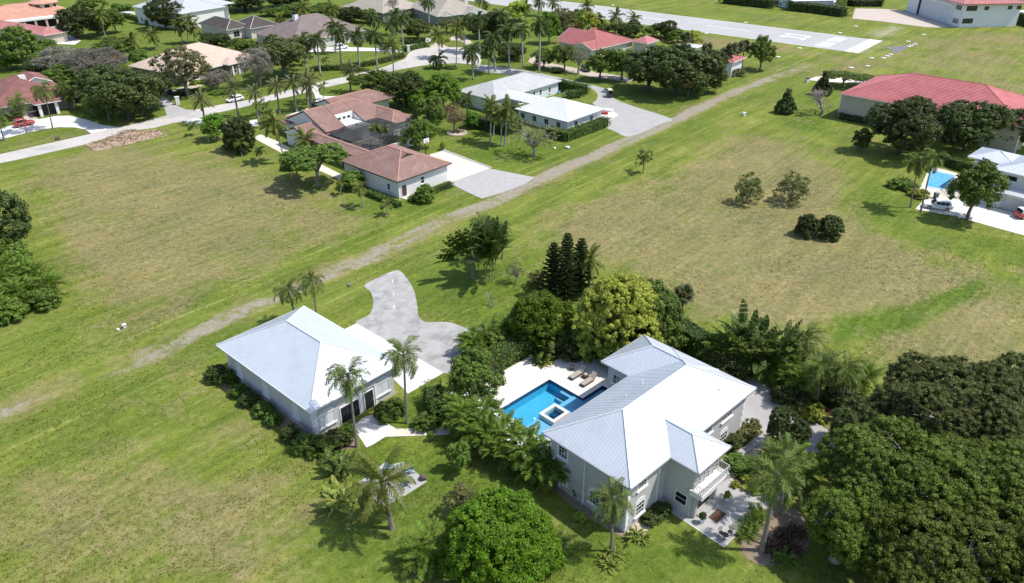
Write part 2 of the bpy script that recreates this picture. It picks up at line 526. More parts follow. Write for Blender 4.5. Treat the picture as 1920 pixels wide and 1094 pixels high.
c = mixc(nt, mth('MULTIPLY', wf, 0.55), c, (0.05, 0.10, 0.015))
gm_col = c
nt.links.new(c, p.inputs['Base Color'])
bh = mth('ADD', mth('MULTIPLY', n_fine, 0.5), mth('MULTIPLY', n_sm, 1.0))
b = nt.nodes.new('ShaderNodeBump')
b.inputs['Strength'].default_value = 0.55
b.inputs['Distance'].default_value = 0.22
nt.links.new(bh, b.inputs['Height'])
nt.links.new(b.outputs[0], p.inputs['Normal'])
me.materials.append(gm)
ground = inst('ground', me)
ground['kind'] = 'structure'

# ------------------------------------------------------------------ surface materials
M_asph = mat('pale_asphalt', (0.56, 0.52, 0.475), (0.49, 0.46, 0.425), 0.15, 0.9, 0.15, 12, fine=0.10, stain=(0.36, 0.35, 0.34), sscale=0.12)
M_conc = mat('white_concrete', (0.74, 0.72, 0.68), (0.66, 0.64, 0.605), 0.3, 0.85, 0.1, 9, fine=0.05)
M_deck = mat('pool_deck_stone', (0.74, 0.705, 0.65), (0.67, 0.635, 0.585), 0.5, 0.8, 0.1, 9, fine=0.06)
M_cream = mat('cream_court', (0.66, 0.59, 0.48), (0.74, 0.69, 0.60), 0.35, 0.85, 0.1, 7, fine=0.08, stain=(0.58, 0.48, 0.36), sscale=0.5)
M_mar = mat('marled_asphalt', (0.34, 0.33, 0.315), (0.46, 0.45, 0.43), 0.55, 0.95, 0.35, 9, fine=0.25, stain=(0.22, 0.22, 0.215), sscale=0.4)
M_grey = mat('grey_drive', (0.44, 0.425, 0.405), (0.37, 0.36, 0.345), 0.4, 0.9, 0.2, 9, fine=0.12)
M_paver = mat('grey_pavers', (0.45, 0.435, 0.415), (0.38, 0.37, 0.355), 0.9, 0.85, 0.2, 8, fine=0.12)
M_pink = mat('pink_pavers', (0.56, 0.47, 0.40), (0.50, 0.42, 0.36), 0.4, 0.85, 0.1, 8, fine=0.08)
M_run = mat('runway_asphalt', (0.46, 0.445, 0.43), (0.39, 0.38, 0.37), 0.07, 0.9, 0.1, 8, fine=0.06, stain=(0.42, 0.41, 0.40), sscale=0.05)
M_paint = mat('runway_paint', (0.80, 0.80, 0.79), (0.62, 0.62, 0.61), 0.5, 0.8, fine=0.08)
M_dirt = mat('track_gravel', (0.40, 0.36, 0.30), (0.27, 0.24, 0.19), 0.5, 1.0, 0.5, 6, fine=0.3, stain=(0.20, 0.18, 0.12), sscale=0.35)
M_mulch = mat('mulch', (0.22, 0.16, 0.11), (0.32, 0.25, 0.18), 1.2, 1.0, 0.6, 8, fine=0.35)
M_shell = mat('shell_gravel', (0.46, 0.38, 0.30), (0.56, 0.48, 0.40), 1.5, 1.0, 0.5, 9, fine=0.2)

# ------------------------------------------------------------------ dirt track: ragged gravel patches
rng = np.random.default_rng(5)
TAB = rng.random((64, 64))
def vnoise(x, y):
    xi, yi = np.floor(x).astype(int), np.floor(y).astype(int)
    fx, fy = x - xi, y - yi
    fx = fx * fx * (3 - 2 * fx); fy = fy * fy * (3 - 2 * fy)
    t = lambda a, b_: TAB[a % 64, b_ % 64]
    return (t(xi, yi) * (1 - fx) + t(xi + 1, yi) * fx) * (1 - fy) + (t(xi, yi + 1) * (1 - fx) + t(xi + 1, yi + 1) * fx) * fy
cl = smooth_line(TW, 10, closed=False)
S = [0.0]
for a, b_ in zip(cl[:-1], cl[1:]): S.append(S[-1] + (b_ - a).length)
S = np.array(S); CX_ = np.array([c_.x for c_ in cl]); CY_ = np.array([c_.y for c_ in cl])
ss = np.arange(0, S[-1], 0.33)
px_, py_ = np.interp(ss, S, CX_), np.interp(ss, S, CY_)
tx, ty = np.gradient(px_), np.gradient(py_)
ln = np.hypot(tx, ty); tx, ty = tx / ln, ty / ln
offs = np.arange(-3.2, 3.21, 0.32)
SS, OO = np.meshgrid(ss, offs, indexing='ij')
PX = px_[:, None] - ty[:, None] * OO; PY = py_[:, None] + tx[:, None] * OO
at8 = float(S[np.argmin((CX_ - TW[8].x) ** 2 + (CY_ - TW[8].y) ** 2)])
full = np.interp(ss, [0, at8 * 0.35, at8 * 0.55, at8 * 0.8, at8 - 8, at8 + 4, S[-1] - 50, S[-1] - 12, S[-1]], [0.02, 0.20, 0.34, 0.20, 0.20, 0.40, 0.42, 0.34, -0.1])
wv = 1.0 - (np.abs(OO + 0.45 * np.sin(SS * 0.05)) / 2.5) ** 2 - 0.16 * np.exp(-((OO - 0.3 * np.sin(SS * 0.03)) / 0.5) ** 2)
nz = vnoise(SS * 0.06, OO * 0.35) * 0.45 + vnoise(SS * 0.25 + 9, OO * 0.7 + 4) * 0.40 - 0.42
gv = np.clip((full[:, None] + 0.55 * wv + nz) * np.clip((3.2 - np.abs(OO)) / 0.7, 0, 1), -1, 1)
gv = np.where(np.abs(OO) > 3.1, -1, gv)
d1, l1, s1_ = turf_masks(PX, PY)
vid = np.arange(PX.size).reshape(PX.shape)
F4 = np.stack([vid[:-1, :-1], vid[1:, :-1], vid[1:, 1:], vid[:-1, 1:]], -1).reshape(-1, 4)
Vt = np.stack([PX, PY, np.full(PX.shape, -0.05)], -1).reshape(-1, 3)
me = bpy.data.meshes.new('dirt_track')
me.from_pydata(Vt.tolist(), [], F4[:, ::-1].tolist())
at = me.attributes.new('turf', 'FLOAT_COLOR', 'POINT')
at.data.foreach_set('color', np.stack([d1, np.clip(l1, 0, 1), s1_, np.ones_like(d1)], -1).reshape(-1).astype(np.float32))
at = me.attributes.new('gravel', 'FLOAT', 'POINT')
at.data.foreach_set('value', gv.reshape(-1).astype(np.float32))
tm_ = gm.copy(); tm_.name = 'track_gravel_and_turf'
nt = tm_.node_tree
p = nt.nodes['Principled BSDF']
old = p.inputs['Base Color'].links[0].from_socket
ga_ = nt.nodes.new('ShaderNodeAttribute'); ga_.attribute_name = 'gravel'
pos = world_pos(nt)
g1 = noise(nt, 0.9, 5, 0.7, pos, 0.4).outputs[0]
g2 = noise(nt, 3.5, 4, 0.7, pos).outputs[0]
gf = mth('MULTIPLY_ADD', mth('ADD', ga_.outputs['Fac'], mth('ADD', mth('MULTIPLY', mth('SUBTRACT', g1, 0.5), 1.0), mth('MULTIPLY', mth('SUBTRACT', g2, 0.5), 0.7))), 3.0, -1.75, True)
gcol = ramp(nt, [(0.3, (0.24, 0.208, 0.155)), (0.5, (0.305, 0.268, 0.208)), (0.72, (0.385, 0.343, 0.275))])
nt.links.new(mth('ADD', mth('MULTIPLY', g1, 0.55), mth('MULTIPLY', g2, 0.45)), gcol.inputs[0])
nt.links.new(mixc(nt, mth('MULTIPLY', gf, 0.95), old, gcol.outputs[0]), p.inputs['Base Color'])
me.materials.append(tm_)
tag(inst('dirt_track', me), kind='structure')

# ------------------------------------------------------------------ roads, driveways, paths
ROAD = [(-160, 332), (0, 306), (31, 300), (161, 270.5), (240, 246), (287, 240.5), (324, 231), (365, 224), (409, 211.5), (478, 196), (545, 181), (615, 163), (651, 155), (718, 136.5), (775, 126), (805, 121), (857, 118.5), (900, 122), (905, 108), (895, 97), (871, 89), (816, 88.5), (786, 90.5), (768, 98), (758, 111), (720, 126), (710, 129), (651, 143), (601, 153.5), (545, 168), (478, 186), (423, 194.5), (365, 206), (311, 217), (293, 222), (240, 235), (170, 251), (0, 289.5), (-160, 316)]
sheet('road', GP(ROAD), 0.004 - 0.03, M_asph)
sheet('driveway_white_loop', GP([(-40, 270), (0, 262), (50, 249), (85, 242), (110, 238.5), (140, 239), (160, 243), (171, 250.5), (200, 244), (225, 239), (190, 234), (165, 225), (130, 217), (105, 217.5), (60, 226), (28, 234), (-40, 250)]), -0.03, M_conc)
sheet('entrance_walk_peach', GP([(38, 226), (45, 218), (62, 216), (72, 223), (60, 228)]), -0.022, M_pink)
sheet('driveway_peach_house', GP([(290, 223.5), (313, 217), (308, 203), (296, 190), (306, 182), (316, 188), (333, 199), (349, 205.5), (368, 206.5), (355, 214), (320, 222)]), -0.018, M_grey)
sheet('path_peach_house', GP([(306, 176), (338, 164), (368, 160), (384, 154), (372, 147), (376, 146), (391, 156), (372, 164), (340, 168), (316, 182)]), -0.03, M_shell)
sheet('driveway_entry_apron', GP([(345, 230), (365, 221), (382, 224), (375, 233), (355, 234)]), -0.018, M_conc)
sheet('walk_beside_hedge', GP([(404, 244), (418, 246), (430, 238), (436, 225), (428, 224), (420, 236)]), -0.03, M_conc)
sheet('walk_by_round_tree', GP([(466, 226), (482, 224), (484, 236), (472, 236)]), -0.03, M_conc)
sheet('driveway_tile_house', GP(smooth_line([(586, 166), (607, 160.5), (598, 172), (605, 180), (640, 181), (625, 190), (600, 196), (596, 205), (580, 212), (545, 222), (528, 228), (532, 219), (560, 209), (584, 200), (592, 190), (590, 178)], 4)), -0.018, M_conc)
sheet('side_walk', GP([(474, 258), (489, 252), (520, 265), (556, 283), (570, 292), (606, 310), (630, 322), (650, 332), (646, 342), (612, 326), (548, 298)]), -0.03, M_cream)
sheet('court_cream', GP([(805, 290), (830, 283), (920, 316), (844, 342), (838, 338)]), -0.018, M_cream)
sheet('driveway_tile_garage', GP([(920, 316.5), (1003, 332.5), (985, 345), (940, 362), (903, 372.5), (880, 362), (841, 343)]), -0.026, M_paver)
sheet('court_kerb', GP([(829, 282.5), (832, 280.5), (923, 314.5), (920, 316)]), 0.06, M_grey, thick=0.12)
sheet('driveway_grey_house', GP(smooth_line([(900, 122), (948, 127), (1016, 138), (1068, 150), (1100, 157), (1138, 168), (1152, 185), (1190, 200), (1259, 223), (1240, 232), (1182, 256), (1153, 246.5), (1131, 237), (1112, 222), (1122, 205), (1108, 190), (1120, 180), (1112, 168), (1088, 160), (1050, 155), (980, 143), (930, 137), (895, 132)], 4)), -0.03, M_grey)
sheet('court_by_grey_house', GP([(1118, 208), (1146, 208), (1160, 215), (1134, 232), (1110, 225)]), -0.022, M_conc)
sheet('planted_island', GP(smooth_line([(1088, 168), (1108, 168), (1120, 176), (1118, 188), (1106, 194), (1090, 190)], 4)), -0.022, gm)
sheet('driveway_red_house', GP([(1000, 100), (1020, 100), (1014, 112), (1030, 118), (1070, 126), (1096, 132), (1150, 140), (1190, 148), (1180, 155), (1120, 146), (1060, 134), (1010, 124), (990, 116)]), -0.03, M_shell)
sheet('driveway_brown_house', GP([(575, 92), (620, 88), (700, 90), (745, 92), (770, 84), (800, 70), (812, 76), (784, 92), (752, 98), (700, 96), (640, 96), (578, 98)]), -0.03, M_conc)
sheet('entrance_court_gabled_house', GP([(805, 89), (812, 82), (824, 80), (842, 89.5)]), -0.02, M_pink)
sheet('entrance_walk_gabled_house', GP([(842, 70), (870, 66), (886, 80), (876, 84), (862, 76), (846, 76)]), -0.03, M_pink)
sheet('drive_white_courtyard', GP([(98, 70), (130, 66), (152, 76), (140, 84), (100, 82)]), -0.03, M_conc)
sheet('driveway_near_garage', GP(smooth_line([(683.5, 535), (712, 519), (742, 507), (758, 515), (775, 542), (782, 571), (785, 593), (799, 603.5), (846, 605), (890, 628), (880, 655), (853, 685), (831.5, 699.5), (760, 660), (710, 632), (667, 607), (692.5, 589.5), (700, 567), (695, 548)], 5)), -0.03, M_mar)
sheet('garage_apron', GP([(668, 606.5), (646, 617.5), (765, 738), (832, 699)]), -0.022, M_conc)
for k in range(3):
    tpts = [(736, 524), (738, 549), (739, 573), (738, 590)]
    mb = MB()
    a, b_ = G(*tpts[k]), G(tpts[k][0], tpts[k][1] + 5)
    mb.beam((a.x, a.y, -0.02), (b_.x, b_.y, -0.02), 0.13, 0.012)
    tag(mb.build('painted_dash', M_paint), kind='structure')
sheet('garage_patio', GP([(661, 800), (687, 839), (700, 833), (724, 818), (742, 803.5), (719, 789), (703, 775), (680, 784)]), -0.026, M_conc)
sheet('garden_path', GP([(722, 819), (847, 815), (847, 801), (741, 804)]), -0.022, M_cream)
sheet('fire_pit_patio', GP([(672, 905), (720, 868), (735, 870), (757, 866), (801, 903), (755, 932), (718, 952)]), -0.03, M_paver)
sheet('entrance_court', GP([(1254, 953), (1260, 961), (1359, 1026.5), (1428, 957), (1472, 933), (1480, 912), (1443, 921), (1407, 923), (1384, 919), (1361, 892), (1340, 880), (1290, 900)]), -0.03, M_paver)
sheet('entrance_court_border', GP([(1256, 958), (1260, 961.5), (1359, 1027.5), (1358.5, 1024.5)]), -0.018, M_conc)
sheet('driveway_main_house', GP(smooth_line([(1392, 704), (1432, 722), (1475, 752), (1500, 780), (1522, 788), (1560, 812), (1575, 836), (1530, 850), (1506, 845), (1495, 812), (1460, 806), (1425, 797), (1390, 790), (1350, 740)], 4)), -0.03, M_grey)
sheet('stepping_path', GP([(1352, 862), (1395, 838), (1426, 812), (1424, 798), (1442, 800), (1440, 822), (1400, 850), (1366, 876)]), -0.022, M_paver)
sheet('gravel_bed', GP([(1362, 892), (1384, 919), (1407, 923), (1443, 921), (1480, 912), (1500, 860), (1480, 815), (1436, 806), (1436, 826), (1400, 852)]), -0.034, M_shell)
sheet('mulch_bed_palms', GP(smooth_line([(1385, 1000), (1400, 970), (1440, 945), (1500, 960), (1520, 1010), (1490, 1050), (1430, 1060), (1395, 1040)], 4)), -0.034, M_mulch)
sheet('mulch_bed_house_side', GP([(1022, 905), (1040, 895), (1150, 970), (1172, 995), (1178, 1010), (1150, 1000), (1080, 955)]), -0.034, M_mulch)
sheet('mulch_bed_house_front', GP([(1172, 985), (1250, 930), (1262, 945), (1230, 970), (1200, 1015), (1180, 1015)]), -0.032, M_shell)
sheet('mulch_bed_garage', GP([(398, 700), (440, 690), (535, 770), (600, 815), (665, 800), (670, 840), (590, 850), (545, 830), (520, 790), (420, 730)]), -0.034, M_mulch)
sheet('bed_right_edge', GP([(1500, 790), (1530, 762), (1560, 780), (1522, 792)]), -0.034, M_shell)

# ------------------------------------------------------------------ runway with its paint
ra, rb = G(1610, 100), G(1659.2, 78)
r2 = G(1320, 61)
rdir = (r2 - ra); rdir.normalize()
rn = Vector((-rdir.y, rdir.x, 0))
if rn.dot(rb - ra) < 0: rn = -rn
rw = 26.5
rl = 420
run = [ra, ra + rn * rw, ra + rn * rw + rdir * rl, ra + rdir * rl]
sheet('runway', run, -0.03, M_run)
def rmark(name, a0, a1, o0, o1, m=M_paint):
    pts = [ra + rdir * a0 + rn * o0, ra + rdir * a1 + rn * o0, ra + rdir * a1 + rn * o1, ra + rdir * a0 + rn * o1]
    return sheet(name, pts, -0.022, m)
rmark('runway_end_paint', 0.2, 4.8, 0.2, rw - 0.2)
for k in range(8):
    o = 3.6 + k * 2.35 + (1.4 if k > 3 else 0)
    rmark('threshold_bar', 11.2, 16.2, o, o + 1.15)
# numerals: bars with foot and flag
for o in (12.0, 16.7):
    rmark('runway_numeral', 22.5, 31.9, o, o + 1.3)
    rmark('runway_numeral', 22.5, 24.0, o - 2.5, o - 0.01)
    rmark('runway_numeral', 29.8, 31.9, o - (1.9 if o < 14 else 1.0), o - 0.01)
for k in range(7):
    rmark('centre_line', 44 + k * 30, 62 + k * 30, rw / 2 - 0.35, rw / 2 + 0.35)
rmark('runway_edge_line', 13, rl, 0.25, 0.6)
rmark('runway_edge_line', 13, rl, rw - 0.6, rw - 0.25)
sheet('tarmac_patch', GP([(1659, 89), (1700, 86), (1701, 90), (1684, 99), (1672, 100), (1676, 94)]), -0.03, mat('dark_patch', (0.16, 0.165, 0.17), (0.2, 0.2, 0.21), 0.4, 0.95))
# apron and drives across the runway
sheet('hangar_apron', GP([(1604, 16), (1660, 17), (1700, 20.5), (1790, 50), (1770, 52), (1735, 51), (1660, 41), (1598, 35)]), -0.03, M_pink)
sheet('hangar_apron_edge', GP([(1683, 19.5), (1699, 20.5), (1798, 51.5), (1782, 51.5)]), -0.022, M_grey)
sheet('far_driveway', GP([(1444, 8), (1460, -6), (1520, -6), (1512, 8), (1478, 16)]), -0.03, M_conc)
sheet('far_curved_drive', GP(smooth_line([(1532, 13), (1556, 8), (1556, -4), (1568, -4), (1567, 8), (1556, 15)], 4)), -0.03, M_conc)
sheet('hangar_side_drive', GP([(1905, 20), (1940, 18), (1940, 32), (1912, 30)]), -0.03, M_conc)
sheet('pool_terrace_white_house', GP([(1716, 372), (1742, 316), (1756, 314), (1800, 326), (1795, 350), (1850, 372), (1850, 392), (1780, 380)]), -0.03, M_cream)
sheet('driveway_white_house', GP([(1716, 392), (1735, 372), (1800, 376), (1850, 386), (1960, 412), (1960, 452), (1860, 425), (1790, 405)]), -0.026, M_deck)
sheet('seagrape_drive', GP([(1512, 150), (1530, 144), (1560, 143), (1625, 150), (1618, 157), (1560, 154)]), -0.03, M_cream)
# ================================================================== BUILDINGS
M_white = mat('white_trim', (0.80, 0.80, 0.79), (0.72, 0.72, 0.71), 0.6, 0.6)
M_stucco = mat('grey_white_stucco', (0.52, 0.51, 0.50), (0.46, 0.455, 0.45), 0.4, 0.9, 0.15, 12, fine=0.04)
M_stuccoW = mat('white_stucco', (0.76, 0.75, 0.73), (0.68, 0.67, 0.65), 0.35, 0.9, 0.15, 12, fine=0.04)
M_seam = mat('white_metal_roof', (0.68, 0.71, 0.74), (0.62, 0.65, 0.685), 0.25, 0.44, spec=0.4, metal=0.4, stain=(0.60, 0.62, 0.64), sscale=0.35)
M_seam2 = mat('pale_blue_metal_roof', (0.68, 0.72, 0.755), (0.64, 0.68, 0.72), 0.25, 0.42, spec=0.4, metal=0.35, stain=(0.60, 0.64, 0.67), sscale=0.35)
M_gutter = mat('gutter_grey', (0.34, 0.35, 0.36), None, 0.6, 0.6)
M_glass = glassmat('window_glass', (0.012, 0.014, 0.016))
M_dark = mat('dark_opening', (0.02, 0.02, 0.022), (0.03, 0.03, 0.03), 1, 0.6)
M_bronze = mat('bronze_frame', (0.07, 0.06, 0.05), None, 1, 0.5)
M_shut = mat('shutter_white', (0.66, 0.67, 0.68), (0.60, 0.61, 0.62), 0.8, 0.6)
def tilem(n, a, b_, st): return mat(n, a, b_, 0.35, 0.85, 0.2, 5, fine=0.22, stain=st, sscale=0.5)
M_tile = tilem('terracotta_tile', (0.315, 0.192, 0.160), (0.26, 0.157, 0.133), (0.37, 0.25, 0.215))
M_tileH = tilem('hangar_red_tile', (0.52, 0.185, 0.18), (0.44, 0.14, 0.14), (0.38, 0.12, 0.125))
M_tileR = tilem('red_tile', (0.44, 0.16, 0.15), (0.37, 0.13, 0.125), (0.34, 0.12, 0.115))
M_tileP = tilem('pink_red_tile', (0.52, 0.225, 0.215), (0.44, 0.18, 0.175), (0.56, 0.28, 0.26))
M_tileB = tilem('brown_red_tile', (0.28, 0.125, 0.11), (0.22, 0.10, 0.09), (0.32, 0.16, 0.14))
M_tileO = tilem('orange_tile', (0.60, 0.33, 0.235), (0.54, 0.28, 0.20), (0.62, 0.38, 0.3))
M_peach = tilem('peach_tile', (0.64, 0.50, 0.40), (0.58, 0.45, 0.36), (0.66, 0.54, 0.45))
M_shing = tilem('grey_tile', (0.52, 0.52, 0.51), (0.46, 0.46, 0.45), (0.56, 0.56, 0.55))
M_whtile = tilem('white_tile', (0.74, 0.745, 0.75), (0.68, 0.685, 0.69), (0.78, 0.78, 0.78))
M_brown = tilem('dark_brown_shingle', (0.085, 0.07, 0.062), (0.115, 0.095, 0.085), (0.07, 0.06, 0.055))
M_brgrey = tilem('brown_grey_tile', (0.26, 0.205, 0.19), (0.21, 0.165, 0.155), (0.3, 0.24, 0.22))
M_tan = tilem('tan_shingle', (0.44, 0.395, 0.325), (0.38, 0.34, 0.28), (0.47, 0.42, 0.36))
M_cap = mat('ridge_cap', (0.50, 0.28, 0.20), (0.44, 0.24, 0.17), 1, 0.8)
M_capW = mat('metal_cap', (0.72, 0.75, 0.78), None, 1, 0.45)
M_cloth = mat('awning_white', (0.78, 0.78, 0.77), None, 1, 0.8)

def clip(poly, a, b_, c):
    """keep the part of a 2D polygon where a*x+b*y<=c"""
    out = []
    n = len(poly)
    for i in range(n):
        p, q = poly[i], poly[(i + 1) % n]
        dp, dq = a * p[0] + b_ * p[1] - c, a * q[0] + b_ * q[1] - c
        if dp <= 0: out.append(p)
        if (dp < 0 < dq) or (dq < 0 < dp):
            t = dp / (dp - dq)
            out.append((p[0] + t * (q[0] - p[0]), p[1] + t * (q[1] - p[1])))
    return out

class House:
    def __init__(s, name, label, L, F, R, z, cat='house', rot=None, org=None):
        """L, F, R: left, front and right eave corners as seen; z: eave height"""
        if org is None:
            l, f, r = G(*L, z), G(*F, z), G(*R, z)
            a = math.atan2(f.y - l.y, f.x - l.x); b_ = math.atan2(r.y - f.y, r.x - f.x) - math.pi / 2
            s.w, s.l = (f - l).length, (r - f).length
            s.rot = (a * s.w + b_ * s.l) / (s.w + s.l) if rot is None else rot
            if rot is not None:
                ux, uy = Vector((math.cos(rot), math.sin(rot), 0)), Vector((-math.sin(rot), math.cos(rot), 0))
                s.w, s.l = (f - l).dot(ux), (r - f).dot(uy)
            s.org = Vector((l.x, l.y, 0))
        else:
            s.org, s.rot, s.w, s.l = Vector(org), rot, 0, 0
        s.z = z
        s.root = empty(name, s.org, s.rot)
        tag(s.root, label, cat)
    def loc(s, p, z=0.0):
        d = G(*p, z) - s.org
        c, n = math.cos(s.rot), math.sin(s.rot)
        return (c * d.x + n * d.y, -n * d.x + c * d.y)
    def world(s, x, y, z=0):
        c, n = math.cos(s.rot), math.sin(s.rot)
        return Vector((s.org.x + c * x - n * y, s.org.y + n * x + c * y, z))
    def wall(s, x0, y0, x1, y1, z1, m, z0=-0.2, name='wall'):
        return MB().box(x0, y0, z0, x1, y1, z1).build(name, m, s.root)
    def face_detail(s, mb, P, style, step, roofn):
        """P: 3D convex roof face, first edge is the eave. ribs up the slope or tile courses along it"""
        o = Vector(P[0]); u = (Vector(P[1]) - o).normalized()
        n = None
        for k in range(2, len(P)):
            n = u.cross(Vector(P[k]) - o)
            if n.length > 1e-4: break
        n.normalize()
        if n.z < 0: n = -n
        v = n.cross(u)
        if v.z < 0: v = -v
        Q = [((Vector(q) - o).dot(u), (Vector(q) - o).dot(v)) for q in P]
        umin, umax = min(q[0] for q in Q), max(q[0] for q in Q)
        vmax = max(q[1] for q in Q)
        to3 = lambda a, b_, h: o + u * a + v * b_ + n * h
        if style == 'seam':
            k = umin + step * 0.5
            while k < umax - 0.05:
                seg = clip(clip(Q, 1, 0, k + 0.001), -1, 0, -(k - 0.001))
                if len(seg) >= 2:
                    lo, hi = min(q[1] for q in seg), max(q[1] for q in seg)
                    if hi - lo > 0.1:
                        mb.beam(to3(k, lo + 0.02, 0.015), to3(k, hi - 0.03, 0.015), 0.034, 0.034, n)
                k += step
        elif style == 'tile':
            k = 0.0
            j = 0
            while k < vmax - 0.02:
                seg = clip(clip(Q, 0, 1, min(k + step, vmax)), 0, -1, -k)
                if len(seg) >= 3:
                    top, bot = [], []
                    for (a, b_) in seg:
                        h = 0.075 - 0.055 * (b_ - k) / step
                        top.append(to3(a, b_, h)); bot.append(to3(a, b_, -0.01))
                    m_ = len(seg)
                    fs = [tuple(range(m_))] + [(i, i + m_, (i + 1) % m_ + m_, (i + 1) % m_) for i in range(m_)]
                    mb.add(top + bot, fs)
                k += step; j += 1
    def roof(s, x0, y0, x1, y1, ze, pitch, m, axis=None, g0=False, g1=False, style=None, step=0.45, cap=None, fascia=None, thick=0.16, gable_m=None, name='roof', inset0=None, inset1=None, capr=0.07):
        """hip / gable roof over the eave rectangle; ridge along axis; g0/g1 gable at its low/high end"""
        w, l = x1 - x0, y1 - y0
        if axis is None: axis = 'x' if w >= l else 'y'
        half = (l if axis == 'x' else w) / 2
        zr = ze + half * pitch
        i0 = 0 if g0 else (half if inset0 is None else inset0)
        i1 = 0 if g1 else (half if inset1 is None else inset1)
        if axis == 'x':
            A, B = (x0 + i0, (y0 + y1) / 2, zr), (x1 - i1, (y0 + y1) / 2, zr)
            c = [(x0, y0, ze), (x1, y0, ze), (x1, y1, ze), (x0, y1, ze)]
            faces = [[c[0], c[1], B, A], [c[2], c[3], A, B], [c[1], c[2], B], [c[3], c[0], A]]
            g = [g1, g0]
        else:
            A, B = ((x0 + x1) / 2, y0 + i0, zr), ((x0 + x1) / 2, y1 - i1, zr)
            c = [(x0, y0, ze), (x1, y0, ze), (x1, y1, ze), (x0, y1, ze)]
            faces = [[c[1], c[2], B, A], [c[3], c[0], A, B], [c[0], c[1], A], [c[2], c[3], B]]
            g = [g0, g1]
        if i0 + i1 >= (w if axis == 'x' else l) - 1e-3:
            for f in faces[:2]:
                f[3] = f[2]; f.pop()
        mb = MB()
        for f in faces: mb.add(f, [tuple(range(len(f)))])
        b_ = [(q[0], q[1], ze - thick) for q in c]
        mb.add(c + b_, [(0, 4, 5, 1), (1, 5, 6, 2), (2, 6, 7, 3), (3, 7, 4, 0), (4, 7, 6, 5)])
        ro = mb.build(name, m, s.root)
        if style:
            d = MB()
            for f in faces[:2]: s.face_detail(d, f, style, step, name)
            for f, gg in zip(faces[2:], g):
                if not gg: s.face_detail(d, f, style, step, name)
            tag(d.build('standing_seams' if style == 'seam' else 'tile_courses', m, ro), kind='stuff')
        if cap:
            lines = [(A, B)] if (Vector(A) - Vector(B)).length > 0.2 else []
            if axis == 'x':
                if not g0: lines += [(c[0], A), (c[3], A)]
                if not g1: lines += [(c[1], B), (c[2], B)]
            else:
                if not g0: lines += [(c[0], A), (c[1], A)]
                if not g1: lines += [(c[2], B), (c[3], B)]
            for a, b2 in lines:
                a, b2 = Vector(a), Vector(b2)
                up = Vector((0, 0, 0.05))
                MB().tube([a + up, b2 + up], capr, 6).build('ridge_cap', cap, ro)
        if fascia:
            t = 0.09
            fb = MB()
            ring = [(x0 - t, y0 - t, x1 + t, y0 - 0.004), (x0 - t, y1 + 0.004, x1 + t, y1 + t), (x0 - t, y0, x0 - 0.004, y1), (x1 + 0.004, y0, x1 + t, y1)]
            for k, (a0, b0, a1, b1) in enumerate(ring):
                if axis == 'x' and ((k == 2 and g0) or (k == 3 and g1)): continue
                if axis == 'y' and ((k == 0 and g0) or (k == 1 and g1)): continue
                fb.box(a0, b0, ze - thick - 0.01, a1, b1, ze - 0.02)
            fb.build('gutter', fascia, ro)
        # gable panels and barge boards
        for k, gg in enumerate((g0, g1)):
            if not gg: continue
            end = k
            if axis == 'x':
                xx = x0 if end == 0 else x1; sx = -1 if end == 0 else 1
                tri = [(xx, y0 + 0.35, ze - thick), (xx, y1 - 0.35, ze - thick), (xx, (y0 + y1) / 2, zr - 0.3)]
                off = Vector((sx * 0.012, 0, 0)); e = [(xx, y0, ze), (xx, (y0 + y1) / 2, zr), (xx, y1, ze)]
            else:
                yy = y0 if end == 0 else y1; sy = -1 if end == 0 else 1
                tri = [(x0 + 0.35, yy, ze - thick), (x1 - 0.35, yy, ze - thick), ((x0 + x1) / 2, yy, zr - 0.3)]
                off = Vector((0, sy * 0.012, 0)); e = [(x0, yy, ze), ((x0 + x1) / 2, yy, zr), (x1, yy, ze)]
            if gable_m:
                t3 = [Vector(q) + off for q in tri] + [Vector(q) - off * 3 for q in tri]
                MB().add(t3, [(0, 1, 2), (5, 4, 3), (0, 3, 4, 1), (1, 4, 5, 2), (2, 5, 3, 0)]).build('gable_wall', gable_m, ro)
            bb = MB()
            for a, b2 in ((e[0], e[1]), (e[1], e[2])):
                bb.beam(Vector(a) + off * 4 - Vector((0, 0, 0.06)), Vector(b2) + off * 4 - Vector((0, 0, 0.06)), 0.09, 0.26)
            bb.build('barge_board', fascia or M_white, ro)
        return ro, zr
    # openings on a wall plane: side is the outward direction, c the wall's coordinate, u the place along it
    def frame_pts(s, side, c):
        if side == '-x': return lambda u, z, d: (c - d, u, z)
        if side == '+x': return lambda u, z, d: (c + d, u, z)
        if side == '-y': return lambda u, z, d: (u, c - d, z)
        return lambda u, z, d: (u, c + d, z)
    def slab(s, mb, side, c, u0, u1, z0, z1, d0, d1):
        P = s.frame_pts(side, c)
        a, b_ = P(u0, z0, d0), P(u1, z1, d1)
        return mb.box(min(a[0], b_[0]), min(a[1], b_[1]), z0, max(a[0], b_[0]), max(a[1], b_[1]), z1)
    def window(s, side, c, u, z0, w, h, nx=2, nz=2, frame=None, glass=None, sill=True, arch=False, trim=0.0, ft=0.07, name='window'):
        frame = frame or M_white; glass = glass or M_glass
        a, b_ = u - w / 2, u + w / 2
        mb = MB()
        for (p0, p1, q0, q1) in ((a, b_, z0, z0 + ft), (a, b_, z0 + h - ft, z0 + h), (a, a + ft, z0 + ft, z0 + h - ft), (b_ - ft, b_, z0 + ft, z0 + h - ft)):
            s.slab(mb, side, c, p0, p1, q0, q1, -0.03, 0.07)
        wo = mb.build(name, frame, s.root)
        s.slab(MB(), side, c, a + ft, b_ - ft, z0 + ft, z0 + h - ft, -0.02, 0.012).build('pane', glass, wo)
